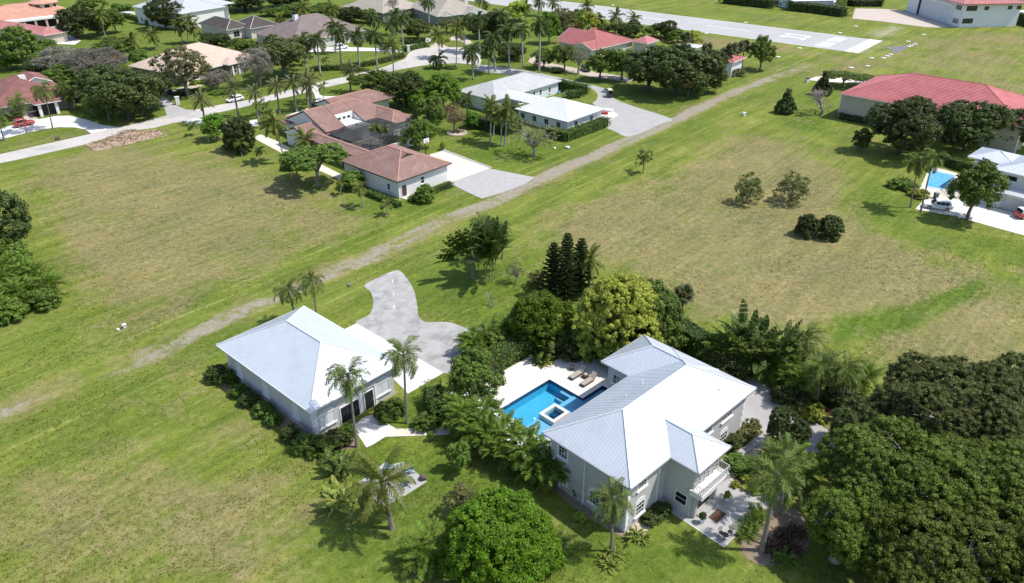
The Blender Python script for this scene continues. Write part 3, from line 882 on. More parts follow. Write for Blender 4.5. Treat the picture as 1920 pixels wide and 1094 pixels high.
        if nx > 1 or nz > 1:
            mb = MB()
            for k in range(1, nx):
                uu = a + w * k / nx
                s.slab(mb, side, c, uu - 0.02, uu + 0.02, z0 + ft, z0 + h - ft, 0.014, 0.04)
            for k in range(1, nz):
                zz = z0 + h * k / nz
                s.slab(mb, side, c, a + ft, b_ - ft, zz - 0.022, zz + 0.022, 0.0145, 0.042)
            mb.build('muntins', frame, wo)
        if sill:
            s.slab(MB(), side, c, a - 0.18, b_ + 0.18, z0 - 0.16, z0 - 0.002, -0.03, 0.2).build('sill', frame, wo)
        if trim:
            s.slab(MB(), side, c, a - trim, a - 0.003, z0, z0 + h, -0.03, 0.045).build('surround', M_white, wo)
            s.slab(MB(), side, c, b_ + 0.003, b_ + trim, z0, z0 + h, -0.03, 0.045).build('surround', M_white, wo)
        if arch:
            P = s.frame_pts(side, c)
            mb = MB()
            n = 10
            aw = w / 2 + trim
            arc = [(u + aw * math.cos(math.pi * k / n), z0 + h + 0.003 + 0.62 * aw * math.sin(math.pi * k / n)) for k in range(n + 1)]
            f = [P(q[0], q[1], 0.06) for q in arc]; bk = [P(q[0], q[1], -0.03) for q in arc]
            m_ = len(arc)
            mb.add(f + bk, [tuple(range(m_)), tuple(range(2 * m_ - 1, m_ - 1, -1))] + [(i, i + m_, (i + 1) % m_ + m_, (i + 1) % m_) for i in range(m_)])
            mb.build('arch_panel', M_white if frame is not M_shut else M_shut, wo)
        return wo
    def door(s, side, c, u, w, h, m, frame=None, z0=0.0, panels=0, name='door', handle=True):
        frame = frame or M_white
        mb = MB()
        a, b_ = u - w / 2, u + w / 2
        for (p0, p1, q0, q1) in ((a - 0.12, a - 0.002, z0, z0 + h + 0.12), (b_ + 0.002, b_ + 0.12, z0, z0 + h + 0.12), (a, b_, z0 + h + 0.002, z0 + h + 0.12)):
            s.slab(mb, side, c, p0, p1, q0, q1, -0.03, 0.09)
        fo = mb.build(name, frame, s.root)
        s.slab(MB(), side, c, a, b_, z0, z0 + h, -0.02, 0.02).build('leaf', m, fo)
        for k in range(panels):
            zz = z0 + h * (k + 0.06) / panels
            s.slab(MB(), side, c, a + 0.05, b_ - 0.05, zz, zz + h * 0.88 / panels, 0.021, 0.05).build('panel', m, fo)
        if handle:
            s.slab(MB(), side, c, b_ - 0.14, b_ - 0.09, z0 + 0.95, z0 + 1.1, 0.02, 0.07).build('handle', M_gutter, fo)
        return fo
# ------------------------------------------------------------------ main house
mh = House('main_house', 'two-storey pale stucco house with white metal hip roofs and entrance tower', (1017.6, 811.3), (1180.8, 918.2), (1415.5, 726.9), 6.35)
W, Lh, OV = 10.83, 21.5, 0.62
PIT = 0.53
mh.wall(OV, OV, W - OV, Lh - OV, 6.25, M_stucco)
mh.roof(0, 0, W, Lh, 6.35, PIT, M_seam, style='seam', step=0.36, cap=M_capW, fascia=M_gutter)
mh.wall(-3.9 + OV, 13.6 + OV, 1.0, Lh - OV - 0.004, 6.24, M_stucco, name='wing_wall')
mh.roof(-3.9, 13.6, 6.2, Lh - 0.006, 6.347, PIT, M_seam, axis='x', style='seam', step=0.36, cap=M_capW, fascia=M_gutter, name='wing_roof', inset1=0.5)
mh.wall(W - OV - 0.5, 6.0 + OV, 14.0 - OV, 11.35 - OV, 6.245, M_stucco, name='tower_wall')
mh.roof(W - 4.2, 6.0, 14.0, 11.35, 6.35, PIT, M_seam, axis='x', style='seam', step=0.33, cap=M_capW, fascia=M_gutter, name='tower_roof', inset0=0.3)
for x, yy, z in ((3.2, 11.5, 8.15), (3.6, 8.2, 8.3), (9.0, 17.0, 7.4)):
    MB().tube([(x, yy, z - 0.3), (x, yy, z + 0.35)], 0.06, 8).build('vent_pipe', M_white, mh.root)
# quoins on the near corner
for k in range(14):
    q = 0.42 if k % 2 else 0.30
    MB().box(W - OV - q, OV - 0.03, 0.02 + k * 0.44, W - OV + 0.03, OV + q, 0.40 + k * 0.44).build('quoin', M_white, mh.root)
    MB().box(W - OV - q, Lh - OV - q, 0.02 + k * 0.44, W - OV + 0.03, Lh - OV + 0.03, 0.40 + k * 0.44).build('quoin', M_white, mh.root)
# windows on the shaded long-side end (facing the lawn)
mh.window('-y', OV, 2.2, 4.15, 1.15, 1.35, 3, 3, trim=0.16)
mh.window('-y', OV, 2.2, 0.95, 1.2, 1.5, 3, 3, trim=0.16, arch=True)
mh.window('-y', OV, 6.4, 0.95, 1.2, 1.5, 3, 3, trim=0.16, arch=True)
mh.window('-y', OV, 9.3, 4.0, 0.7, 1.7, 1, 2, trim=0.1)
MB().box(5.0, OV - 0.14, 0, 5.12, OV - 0.02, 6.1).build('downpipe', M_white, mh.root)
MB().box(W - OV + 0.02, 5.2, 0, W - OV + 0.14, 5.32, 6.1).build('downpipe', M_white, mh.root)
# windows on the sunlit front
for u in (2.7,):
    mh.window('+x', W - OV, u, 4.3, 1.3, 1.3, 3, 3, trim=0.12)
    mh.window('+x', W - OV, u, 0.95, 1.3, 1.6, 3, 3, trim=0.14, arch=True)
for u in (13.4, 17.2):
    mh.window('+x', W - OV, u, 4.3, 1.9, 1.2, 4, 2, trim=0.0)
    mh.window('+x', W - OV, u - 0.1, 0.95, 1.4, 1.6, 3, 3, trim=0.14, arch=True)
mh.window('+x', W - OV, 12.0, 0.95, 1.0, 1.5, 2, 3, trim=0.14, arch=True)
for u in (4.0, 9.3, 12.2):
    mh.window('-x', OV, u, 4.2, 1.3, 1.3, 3, 2)
for u in (3.5, 7.0, 10.5):
    mh.door('-x', OV, u, 1.9, 2.3, M_glass, handle=False, name='glass_door')
mh.door('-x', -3.9 + OV, 17.4, 2.4, 2.3, M_glass, handle=False, name='glass_door')
mh.window('-y', 13.6 + OV, -2.0, 3.9, 1.1, 1.2, 2, 2)
# tower: side window, balcony, recessed entrance
mh.window('-y', 6.0 + OV, 12.2, 1.0, 1.35, 1.35, 1, 2, trim=0.0, sill=False)
tx_, ty0, ty1 = 14.0 - OV, 6.0 + OV, 11.35 - OV
bal = MB().box(tx_ - 0.25, ty0 - 0.3, 3.0, tx_ + 1.15, ty1 + 0.3, 3.55).build('balcony', M_stuccoW, mh.root)
rail = MB()
pts = [(tx_ + 0.02, ty0 - 0.22), (tx_ + 1.07, ty0 - 0.22), (tx_ + 1.07, ty1 + 0.22), (tx_ + 0.02, ty1 + 0.22)]
for (a, b_) in zip(pts[:-1], pts[1:]):
    rail.beam((*a, 4.5), (*b_, 4.5), 0.06); rail.beam((*a, 3.68), (*b_, 3.68), 0.04)
    n = max(2, int((Vector(b_) - Vector(a)).length / 0.16))
    for k in range(n + 1):
        q = Vector(a).lerp(Vector(b_), k / n)
        rail.beam((q.x, q.y, 3.56), (q.x, q.y, 4.5), 0.028)
    for k in range(0, n, 3):
        q = Vector(a).lerp(Vector(b_), (k + 1.5) / n)
        dd = (Vector(b_) - Vector(a)).normalized()
        rail.tube([(q.x + dd.x * 0.13 * math.cos(t), q.y + dd.y * 0.13 * math.cos(t), 4.1 + 0.16 * math.sin(t)) for t in (k2 * math.pi / 5 for k2 in range(11))], 0.018, 4, cap=False)
rail.build('railing', mat('iron_white', (0.62, 0.62, 0.6), None, 1, 0.5), bal)
for u in (ty0 + 0.6, (ty0 + ty1) / 2, ty1 - 0.6):
    mh.window('+x', tx_, u, 3.75, 0.8, 1.75, 2, 4, sill=False)
mh.door('+x', tx_, (ty0 + ty1) / 2, 2.6, 2.55, M_dark, frame=M_stuccoW, name='entrance')
MB().box(tx_ - 0.1, ty0 + 0.7, -0.2, tx_ + 0.9, ty1 - 0.7, 0.16).build('entrance_step', M_paver, mh.root)
for u in (ty0 + 0.35, ty1 - 0.35):
    MB().box(tx_ + 0.04, u - 0.18, 0, tx_ + 0.4, u + 0.18, 2.99).build('entrance_pillar', M_stucco, mh.root)

# pool, spa and deck beside the house
def mloc(pts): return [mh.world(x, yy) for x, yy in pts]
deck_out = [(-16.7, 1.5), (-16.7, 15.7), (-13.75, 15.7), (-13.75, 20.5), (-11.8, 20.8), (-3.4, 20.8), (-3.4, 14.3), (0.55, 14.3), (0.55, 1.5)]
PL = [(-11.5, 3.4), (-11.5, 13.45), (-6.15, 13.45), (-6.15, 17.1), (-4.3, 17.1), (-4.3, 3.4)]
def ring_sheet(name, outer, hole, z, m):
    bm = bmesh.new()
    def loop(pts):
        vs = [bm.verts.new((p.x, p.y, z)) for p in pts]
        return [bm.edges.new((vs[i], vs[(i + 1) % len(vs)])) for i in range(len(vs))]
    e = loop(outer) + loop(hole)
    bmesh.ops.triangle_fill(bm, use_beauty=True, edges=e)
    for f in bm.faces:
        if f.normal.z < 0: f.normal_flip()
    me_ = bpy.data.meshes.new(name); bm.to_mesh(me_); bm.free()
    me_.materials.append(m)
    return inst(name, me_)
tag(ring_sheet('pool_deck', mloc(deck_out), mloc(PL), 0.05, M_deck), kind='structure')
pool = empty('swimming_pool', mh.world(-8.5, 9), mh.rot)
tag(pool, 'blue swimming pool with raised square spa on the white deck', 'pool')
def pl(x, yy): return (x + 8.5, yy - 9)
M_plast = mat('pool_plaster', (0.10, 0.44, 0.62), (0.14, 0.52, 0.70), 1.5, 0.8, fine=0.08)
M_ptile = mat('pool_waterline_tile', (0.025, 0.06, 0.11), (0.04, 0.10, 0.19), 2.5, 0.3, fine=0.25)
M_ledge = mat('pool_ledge', (0.36, 0.52, 0.66), (0.32, 0.48, 0.62), 1.5, 0.8)
PLl = [pl(*q) for q in PL]
mb = MB()
n = len(PLl)
fl = [(q[0], q[1], -1.45) for q in PLl]
mb.add(fl, [tuple(range(n))])
basin = mb.build('basin_floor', M_plast, pool)
mb = MB()
mb2 = MB()
for i in range(n):
    a, b_ = PLl[i], PLl[(i + 1) % n]
    mb.add([(*a, -0.5), (*b_, -0.5), (*b_, -1.45), (*a, -1.45)], [(0, 1, 2, 3)])
    mb2.add([(*a, 0.045), (*b_, 0.045), (*b_, -0.5), (*a, -0.5)], [(0, 1, 2, 3)])
mb.build('basin_wall', M_plast, pool)
mb2.build('waterline_tile', M_ptile, pool)
for (x0, y0, x1, y1, z) in ((-7.55, 3.41, -4.31, 7.4, -0.28), (-7.55, 10.3, -4.31, 13.44, -0.28), (-6.14, 13.44, -4.31, 17.09, -0.45)):
    a, b_ = pl(x0, y0), pl(x1, y1)
    MB().box(a[0], a[1], -1.44, b_[0], b_[1], z).build('shallow_ledge', M_ledge, pool)
for k in range(3):
    a, b_ = pl(-9.3 + k * 0.0, 12.9 - k * 0.35), pl(-7.58, 13.44)
    MB().box(a[0], a[1], -1.44, b_[0], b_[1], -0.4 - k * 0.3).build('pool_step', M_ptile if k == 1 else M_ledge, pool)
# spa
a, b_ = pl(-7.6, 7.5), pl(-5.3, 10.2)
t = 0.38
cop = MB()
for (p0, q0, p1, q1) in ((a[0], a[1], b_[0], a[1] + t), (a[0], b_[1] - t, b_[0], b_[1]), (a[0], a[1] + t, a[0] + t, b_[1] - t), (b_[0] - t, a[1] + t, b_[0], b_[1] - t)):
    cop.box(p0, q0, -1.43, p1, q1, 0.30)
cop.build('spa_coping', M_conc, pool)
MB().box(a[0] + t - 0.01, a[1] + t - 0.01, -1.43, b_[0] - t + 0.01, b_[1] - t + 0.01, -0.75).build('spa_floor', M_plast, pool)
MB().box(a[0] + t - 0.01, a[1] + t + 1.0, -1.42, b_[0] - t + 0.01, b_[1] - t + 0.01, -0.35).build('spa_bench', M_ptile, pool)
# water
wm = bpy.data.materials.new('pool_water')
wm.use_nodes = True
nt = wm.node_tree
nt.nodes.clear()
out = nt.nodes.new('ShaderNodeOutputMaterial')
tr = nt.nodes.new('ShaderNodeBsdfTransparent'); tr.inputs[0].default_value = (0.62, 0.88, 0.95, 1)
gl = nt.nodes.new('ShaderNodeBsdfGlossy'); gl.inputs['Roughness'].default_value = 0.05
fz = nt.nodes.new('ShaderNodeFresnel'); fz.inputs[0].default_value = 1.33
wnz = noise(nt, 2.2, 3, 0.6, world_pos(nt), 0.6)
bp = nt.nodes.new('ShaderNodeBump'); bp.inputs['Strength'].default_value = 0.25; bp.inputs['Distance'].default_value = 0.08
nt.links.new(wnz.outputs[0], bp.inputs['Height'])
nt.links.new(bp.outputs[0], gl.inputs['Normal']); nt.links.new(bp.outputs[0], fz.inputs['Normal'])
mx = nt.nodes.new('ShaderNodeMixShader')
nt.links.new(fz.outputs[0], mx.inputs[0]); nt.links.new(tr.outputs[0], mx.inputs[1]); nt.links.new(gl.outputs[0], mx.inputs[2])
nt.links.new(mx.outputs[0], out.inputs[0])
MATS['pool_water'] = wm
wat = MB().add([(*q, -0.08) for q in PLl], [tuple(range(n))]).build('water', wm, pool)
MB().add([(a[0] + t, a[1] + t, 0.22), (b_[0] - t, a[1] + t, 0.22), (b_[0] - t, b_[1] - t, 0.22), (a[0] + t, b_[1] - t, 0.22)], [(0, 1, 2, 3)]).build('spa_water', wm, pool)
# fix orientation of the sheets
for o in (wat, basin):
    bm = bmesh.new(); bm.from_mesh(o.data)
    for f in bm.faces:
        if f.normal.z < 0: f.normal_flip()
    bmesh.ops.triangulate(bm, faces=bm.faces[:]); bm.to_mesh(o.data); bm.free()
# ground is cut away under the pool
bm = bmesh.new(); bm.from_mesh(ground.data)
def cut_hole(bm, pts):
    c = sum(pts, Vector()) / len(pts)
    n_ = len(pts)
    for i in range(n_):
        p_, q_ = pts[i], pts[(i + 1) % n_]
        nrm = Vector((q_.y - p_.y, -(q_.x - p_.x), 0)).normalized()
        near = [f for f in bm.faces if (f.calc_center_median() - c).length < 16]
        geo = set(near)
        for f in near: geo.update(f.verts); geo.update(f.edges)
        bmesh.ops.bisect_plane(bm, geom=list(geo), plane_co=(p_.x, p_.y, 0), plane_no=nrm)
    def inside(pt):
        r = False
        for i in range(n_):
            p_, q_ = pts[i], pts[(i + 1) % n_]
            if (p_.y > pt.y) != (q_.y > pt.y) and pt.x < (q_.x - p_.x) * (pt.y - p_.y) / (q_.y - p_.y) + p_.x: r = not r
        return r
    kill = [f for f in bm.faces if (f.calc_center_median() - c).length < 16 and inside(f.calc_center_median())]
    bmesh.ops.delete(bm, geom=kill, context='FACES')
cut_hole(bm, mloc(PL))
bm.to_mesh(ground.data); bm.free()

# ------------------------------------------------------------------ garage
ga = House('garage_building', 'single-storey pale stucco garage with hip metal roof and arched shutters', (405.8, 646.6), (583.4, 772), (753.5, 680.5), 4.4, 'garage')
W, Lh, OV = 19.3, 12.45, 0.65
ga.wall(OV, OV, W - OV, Lh - OV, 4.3, M_stucco)
ga.roof(0, 0, W, Lh, 4.4, 0.49, M_seam2, style='seam', step=0.36, cap=M_capW, fascia=M_white)
for k in range(9):
    q = 0.55 if k % 2 else 0.40
    for (x0, x1) in ((OV - 0.04, OV + q), (W - OV - q, W - OV + 0.04)):
        MB().box(x0, OV - 0.04, 0.04 + k * 0.46, x1, OV + q, 0.43 + k * 0.46).build('quoin', M_white, ga.root)
for u in (3.3, 9.1, 15.2):
    wo = ga.window('-y', OV, u, 1.1, 1.25, 1.5, 2, 1, frame=M_shut, glass=M_shut, arch=True, trim=0.02)
for u in (2.3, 10.0):
    ga.window('+x', W - OV, u, 1.0, 2.0, 1.6, 2, 1, frame=M_shut, glass=M_shut, arch=True, trim=0.02)
ga.door('+x', W - OV, 5.3, 2.5, 2.2, M_glass, handle=False, name='glass_door')
for k in range(4):
    ga.slab(MB(), '+x', W - OV, 4.1 + k * 0.8 - 0.02, 4.1 + k * 0.8 + 0.02, 0, 2.2, 0.021, 0.05).build('door_mullion', M_bronze, ga.root)
ga.door('+x', W - OV, 8.0, 1.2, 2.4, M_dark, name='entry_door')
for u in (6.85, 9.0):
    ga.slab(MB(), '+x', W - OV, u - 0.16, u + 0.16, 0, 2.9, 0.001, 0.12).build('pilaster', M_white, ga.root)
ga.slab(MB(), '+x', W - OV, 6.7, 9.16, 2.9, 3.15, 0.001, 0.16).build('lintel', M_white, ga.root)
for u in (4.2, 9.8, 15.2):
    ga.door('+y', Lh - OV, u, 4.2, 2.8, M_white, panels=4, handle=False, name='garage_door')

# ------------------------------------------------------------------ terracotta tile house with its garage and link roof
th = House('terracotta_house', 'white stucco house with terracotta tile roofs, linked garage and screened pool cage', (636.5, 301.3), (744.6, 342.4), (845, 306.5), 3.6)
W, Lh, OV = 17.6, 13.8, 0.6
kw = dict(style='tile', step=0.42, cap=M_cap, fascia=M_bronze, capr=0.12)
th.wall(OV, OV, W - OV, Lh - OV, 3.5, M_stuccoW, name='garage_wall')
th.roof(0, 0, W, Lh, 3.6, 0.40, M_tile, axis='x', name='garage_roof', **kw)
# gablet at the far end of the ridge
th.roof(9.2, 5.3, 12.6, 8.5, 5.6, 0.40, M_tile, axis='x', g1=True, gable_m=M_bronze, name='gablet_roof', fascia=M_bronze, style='tile', step=0.42)
th.window('-y', OV, 14.2, 1.0, 0.9, 1.3, 1, 2)
th.window('+x', W - OV, 6.6, 1.3, 0.9, 1.4, 1, 2)
th.door('+x', W - OV, 1.9, 1.15, 2.3, mat('brown_door', (0.10, 0.055, 0.04), None, 1, 0.6), panels=4)
MB().box(W - OV, 1.0, -0.2, W - OV + 1.2, 3.0, 0.1).build('door_step', M_conc, th.root)
for u in (4.0, 8.6, 13.6):
    th.door('+y', Lh - OV, u, 3.4, 2.5, M_white, panels=4, handle=False, name='garage_door')
kw['fascia'] = M_bronze
# main ranges: local frame runs along the link (x) and across (y)
th.wall(-31.5, 9.6, -17.2, 29.5, 3.5, M_stuccoW)
th.roof(-32.5, 9.0, -16.9, 14.4, 3.6, 0.42, M_tile, axis='y', g0=True, g1=True, gable_m=M_stuccoW, name='main_roof', **kw)
th.roof(-32.5, 19.8, -16.9, 30.5, 3.6, 0.42, M_tile, axis='y', g0=True, gable_m=M_stuccoW, name='main_roof', **kw)
zr_ = 3.6 + 7.8 * 0.42
xc_ = -21.3
zc_ = zr_ - (xc_ + 24.7) * 0.42
sec_ = [(-32.5, 3.44), (xc_, 3.44), (xc_, zc_), (-24.7, zr_), (-32.5, 3.6)]
mr_ = MB().add([(x, yy, z) for yy in (14.38, 19.82) for x, z in sec_], [(0, 1, 2, 3, 4), (9, 8, 7, 6, 5)] + [(i, i + 5, (i + 1) % 5 + 5, (i + 1) % 5) for i in range(5)]).build('main_roof', M_tile, th.root)
dt = MB()
th.face_detail(dt, [(xc_, 14.38, zc_), (xc_, 19.82, zc_), (-24.7, 19.82, zr_), (-24.7, 14.38, zr_)], 'tile', 0.42, '')
th.face_detail(dt, [(-32.5, 19.82, 3.6), (-32.5, 14.38, 3.6), (-24.7, 14.38, zr_), (-24.7, 19.82, zr_)], 'tile', 0.42, '')
tag(dt.build('tile_courses', M_tile, mr_), kind='stuff')
MB().tube([(-24.7, 14.0, zr_ + 0.05), (-24.7, 20.2, zr_ + 0.05)], 0.12, 6).build('ridge_cap', M_cap, mr_)
th.wall(-38.0, 21.8, -30.5, 38.0, 3.4, M_stuccoW, name='rear_wall')
th.roof(-39.0, 21.2, -28.6, 39.0, 3.5, 0.36, M_tile, axis='y', g0=True, gable_m=M_stuccoW, name='rear_roof', **kw)
th.wall(-25.5, 23.2, -11.2, 29.6, 3.3, M_stuccoW, name='right_wing_wall')
th.roof(-27.0, 22.4, -10.6, 30.2, 3.585, 0.40, M_tile, axis='x', name='right_wing_roof', inset0=0.6, **kw)
th.wall(-35.2, 9.2, -30.0, 14.0, 2.9, M_stuccoW, name='porch_wall')
th.roof(-36.0, 8.2, -30.2, 14.6, 3.0, 0.28, M_tile, axis='y', name='porch_roof', style='tile', step=0.42, cap=M_cap, capr=0.12)
th.wall(-26.0, 4.8, -17.6, 12.0, 3.0, M_stuccoW, name='left_wing_wall')
th.roof(-26.6, 4.2, -16.6, 14.0, 3.1, 0.36, M_tile, axis='y', g0=True, gable_m=M_stuccoW, name='left_wing_roof', **kw)
th.roof(-18.4, 4.2, 3.2, 8.4, 3.25, 0.38, M_tile, axis='x', name='link_roof', inset0=0.3, inset1=0.3, **kw)
for k in range(6):
    for yy in (4.7, 7.9):
        MB().box(-15.5 + k * 3.0, yy - 0.14, -0.2, -15.2 + k * 3.0, yy + 0.14, 3.1).build('link_post', M_stuccoW, th.root)
# loggia cut: white recess with clerestory windows on the pool slope of the main roof
MB().box(xc_ + 0.004, 14.5, 3.3, xc_ + 0.2, 19.7, zc_ - 0.02).build('clerestory_wall', M_stuccoW, th.root)
for k in range(3):
    th.window('+x', xc_ + 0.2, 15.8 + k * 1.3, 4.0, 0.95, 0.75, 1, 1, sill=False, ft=0.08, name='clerestory_window')
MB().box(xc_ - 0.1, 14.42, 3.3, -14.6, 19.78, 3.62).build('lanai_roof', M_stuccoW, th.root)
# pool cage
M_mesh = bpy.data.materials.new('screen_mesh')
M_mesh.use_nodes = True
nt = M_mesh.node_tree
nt.nodes.clear()
out = nt.nodes.new('ShaderNodeOutputMaterial')
df_ = nt.nodes.new('ShaderNodeBsdfDiffuse'); df_.inputs[0].default_value = (0.05, 0.055, 0.06, 1)
tr = nt.nodes.new('ShaderNodeBsdfTransparent')
mx = nt.nodes.new('ShaderNodeMixShader')
sn = noise(nt, 0.5, 2, 0.5, world_pos(nt))
sr_ = nt.nodes.new('ShaderNodeMapRange'); sr_.inputs[3].default_value = 0.55; sr_.inputs[4].default_value = 0.8
nt.links.new(sn.outputs[0], sr_.inputs[0]); nt.links.new(sr_.outputs[0], mx.inputs[0])
nt.links.new(tr.outputs[0], mx.inputs[1]); nt.links.new(df_.outputs[0], mx.inputs[2])
nt.links.new(mx.outputs[0], out.inputs[0])
M_cage = mat('cage_bronze', (0.10, 0.095, 0.09), None, 1, 0.5)
cage = empty('pool_cage', th.world(-10, 15), th.rot)
tag(cage, 'dark screened pool cage with bronze ribs beside the terracotta roofs', 'pool enclosure')
def cg(x, yy, z): return (x + 10, yy - 15, z)
cx = [-16.4, -13.2, -10.0, -6.8]
cy = [9.6, 13.2, 16.8, 20.4, 23.0]
def ch(x, yy):
    e = min((x + 17.4) / 2.6 + 0.6, (-5.8 - x) / 2.0, (yy - 8.6) / 2.0, 1.0) if True else 1
    return 2.5 + 1.5 * max(0.0, min(1.0, e))
fr_ = MB()
for i, x in enumerate(cx):
    for j, yy in enumerate(cy):
        if i in (0, 3) or j == 0: fr_.beam(cg(x, yy, -0.1), cg(x, yy, ch(x, yy)), 0.12)
        if i < 3: fr_.beam(cg(x, yy, ch(x, yy)), cg(cx[i + 1], yy, ch(cx[i + 1], yy)), 0.12)
        if j < 4: fr_.beam(cg(x, yy, ch(x, yy)), cg(x, cy[j + 1], ch(x, cy[j + 1])), 0.12)
fr_.build('cage_frame', M_cage, cage)
for i in range(3):
    for j in range(4):
        q = [(cx[i], cy[j]), (cx[i + 1], cy[j]), (cx[i + 1], cy[j + 1]), (cx[i], cy[j + 1])]
        MB().add([cg(*p_, ch(*p_) + 0.02) for p_ in q], [(0, 1, 2, 3)]).build('screen_panel', M_mesh, cage)
for i in range(3):
    MB().add([cg(cx[i], cy[0], 0), cg(cx[i + 1], cy[0], 0), cg(cx[i + 1], cy[0], ch(cx[i + 1], cy[0])), cg(cx[i], cy[0], ch(cx[i], cy[0]))], [(0, 1, 2, 3)]).build('screen_panel', M_mesh, cage)
for j in range(4):
    MB().add([cg(cx[3], cy[j], 0), cg(cx[3], cy[j + 1], 0), cg(cx[3], cy[j + 1], ch(cx[3], cy[j + 1])), cg(cx[3], cy[j], ch(cx[3], cy[j]))], [(0, 1, 2, 3)]).build('screen_panel', M_mesh, cage)
tag(sheet('pool_terrace', [th.world(*q) for q in ((-17.1, 8.8), (-4.6, 8.8), (-4.6, 23.2), (-17.1, 23.2))], 0.02, M_cream), kind='structure')
tp = empty('caged_pool', th.world(-8.2, 12.5), th.rot)
tag(tp, 'small blue pool with a round end inside the dark screen cage', 'pool')
oval = [(2.1 * math.cos(t_), 3.3 * math.sin(t_)) for t_ in (k * math.pi / 10 for k in range(20))]
MB().prism([(x * 1.18, yy * 1.12) for x, yy in oval], 0.0, 0.10).build('coping', M_conc, tp)
MB().prism(oval, 0.02, 0.16).build('water', mat('cage_pool_blue', (0.03, 0.24, 0.55), (0.05, 0.34, 0.66), 1.5, 0.1), tp)
wall_low = MB().box(-6.2, 8.4, -0.2, -5.9, 24.0, 1.1).build('garden_wall', M_stuccoW, th.root)
# ------------------------------------------------------------------ grey roofed house with pyramid roofed front wing
gh = House('grey_roof_house', 'pale blue-white house with long grey tile roof and white pyramid wing', (964.8, 204.4), (1062, 230.9), (1128.8, 204.4), 3.0, rot=R_(-42.0))
W, Lh, OV = 16.4, 14.6, 0.6
M_pale = mat('pale_blue_wall', (0.72, 0.74, 0.76), (0.67, 0.69, 0.71), 0.5, 0.85)
gh.wall(OV, OV, W - OV, Lh - OV, 2.9, M_pale, name='wing_wall')
gh.roof(0, 0, W, Lh, 3.0, 0.36, M_whtile, style='tile', step=0.5, cap=M_capW, fascia=M_gutter, name='wing_roof', axis='x')
for k in range(4):
    gh.window('-y', OV, 2.2 + k * 3.7, 0.9, 1.3, 1.4, 2, 1)
for u in (4.0, 10.0):
    gh.window('+x', W - OV, u, 0.9, 1.2, 1.4, 2, 1)
a = gh.loc((854.6, 170.4), 3.4); c_ = gh.loc((1052.6, 151.6), 3.4)
X0, Y0, X1, Y1 = a[0], a[1], c_[0], c_[1]
gh.wall(X0 + OV, Y0 + OV, X1 - OV, Y1 - OV, 3.3, M_pale)
gh.roof(X0, Y0, X1, Y1, 3.4, 0.32, M_shing, style='tile', step=0.5, cap=M_shing, fascia=M_white)
for k, u in enumerate((0.42, 0.60, 0.70, 0.84)):
    gh.window('+x', X1 - OV, Y0 + (Y1 - Y0) * u, 0.9 if k else 0.3, 0.8 if k else 2.4, 1.5 if k else 2.1, 1, 2)
gh.roof(X1 - 6.0, Y0 + (Y1 - Y0) * 0.16, 3.0, Y0 + (Y1 - Y0) * 0.40, 3.2, 0.3, M_whtile, axis='x', style='tile', step=0.5, fascia=M_white, name='link_roof', inset0=0.2, inset1=0.2)
for k in range(4):
    MB().box(X1 + 0.6 + k * 2.6, Y0 + (Y1 - Y0) * 0.40 - 0.5, -0.2, X1 + 0.85 + k * 2.6, Y0 + (Y1 - Y0) * 0.40 - 0.25, 3.1).build('post', M_white, gh.root)

# ------------------------------------------------------------------ red roofed hangar (right)
hg = House('tan_hangar', 'large tan hangar with a long pinkish red tile hip roof', (1574.7, 175.7), (1764.3, 208.8), (1828, 174), 6.0, 'hangar')
W, Lh = 40.0, 24.2
M_tanw = mat('tan_wall', (0.47, 0.44, 0.37), (0.42, 0.39, 0.33), 0.5, 0.9)
hg.wall(0.5, 0.5, W - 0.5, Lh - 0.5, 5.9, M_tanw)
hg.roof(0, 0, W, Lh, 6.0, 0.39, M_tileH, style='tile', step=0.55, cap=M_tileH, fascia=M_white, capr=0.1)
for u in (9, 20, 31):
    hg.window('-y', 0.5, u, 1.2, 1.6, 1.4, 2, 1)
MB().box(0.32, 0.32, -0.2, 0.46, 0.46, 5.85).build('downpipe', M_white, hg.root)
hg.slab(MB(), '-x', 0.5, 3.2, 3.7, 4.0, 4.5, 0, 0.12).build('vent', M_white, hg.root)

# ------------------------------------------------------------------ white hangar with red roof (far right)
wl, wf, wr = G(1699, 20.4), G(1797.5, 51.8), G(1904, 49.6)
wrot = math.atan2(wr.y - wf.y, wr.x - wf.x)
wh = House('white_hangar', 'big white hangar with red roof and ribbon windows beyond the runway', None, None, None, 9.0, 'hangar', rot=wrot, org=(wf.x, wf.y, 0))
Wd = (wr - wf).length
ux, uy = Vector((math.cos(wrot), math.sin(wrot), 0)), Vector((-math.sin(wrot), math.cos(wrot), 0))
Dp = (wl - wf).dot(uy); sk = (wl - wf).dot(ux)
M_whw = mat('hangar_white', (0.72, 0.745, 0.76), (0.68, 0.70, 0.72), 0.3, 0.8)
Hh = 8.6
mb = MB().prism([(0, 0), (Wd, 0), (Wd + sk * 0.2, Dp), (sk, Dp)], -0.2, Hh)
mb.build('wall', M_whw, wh.root)
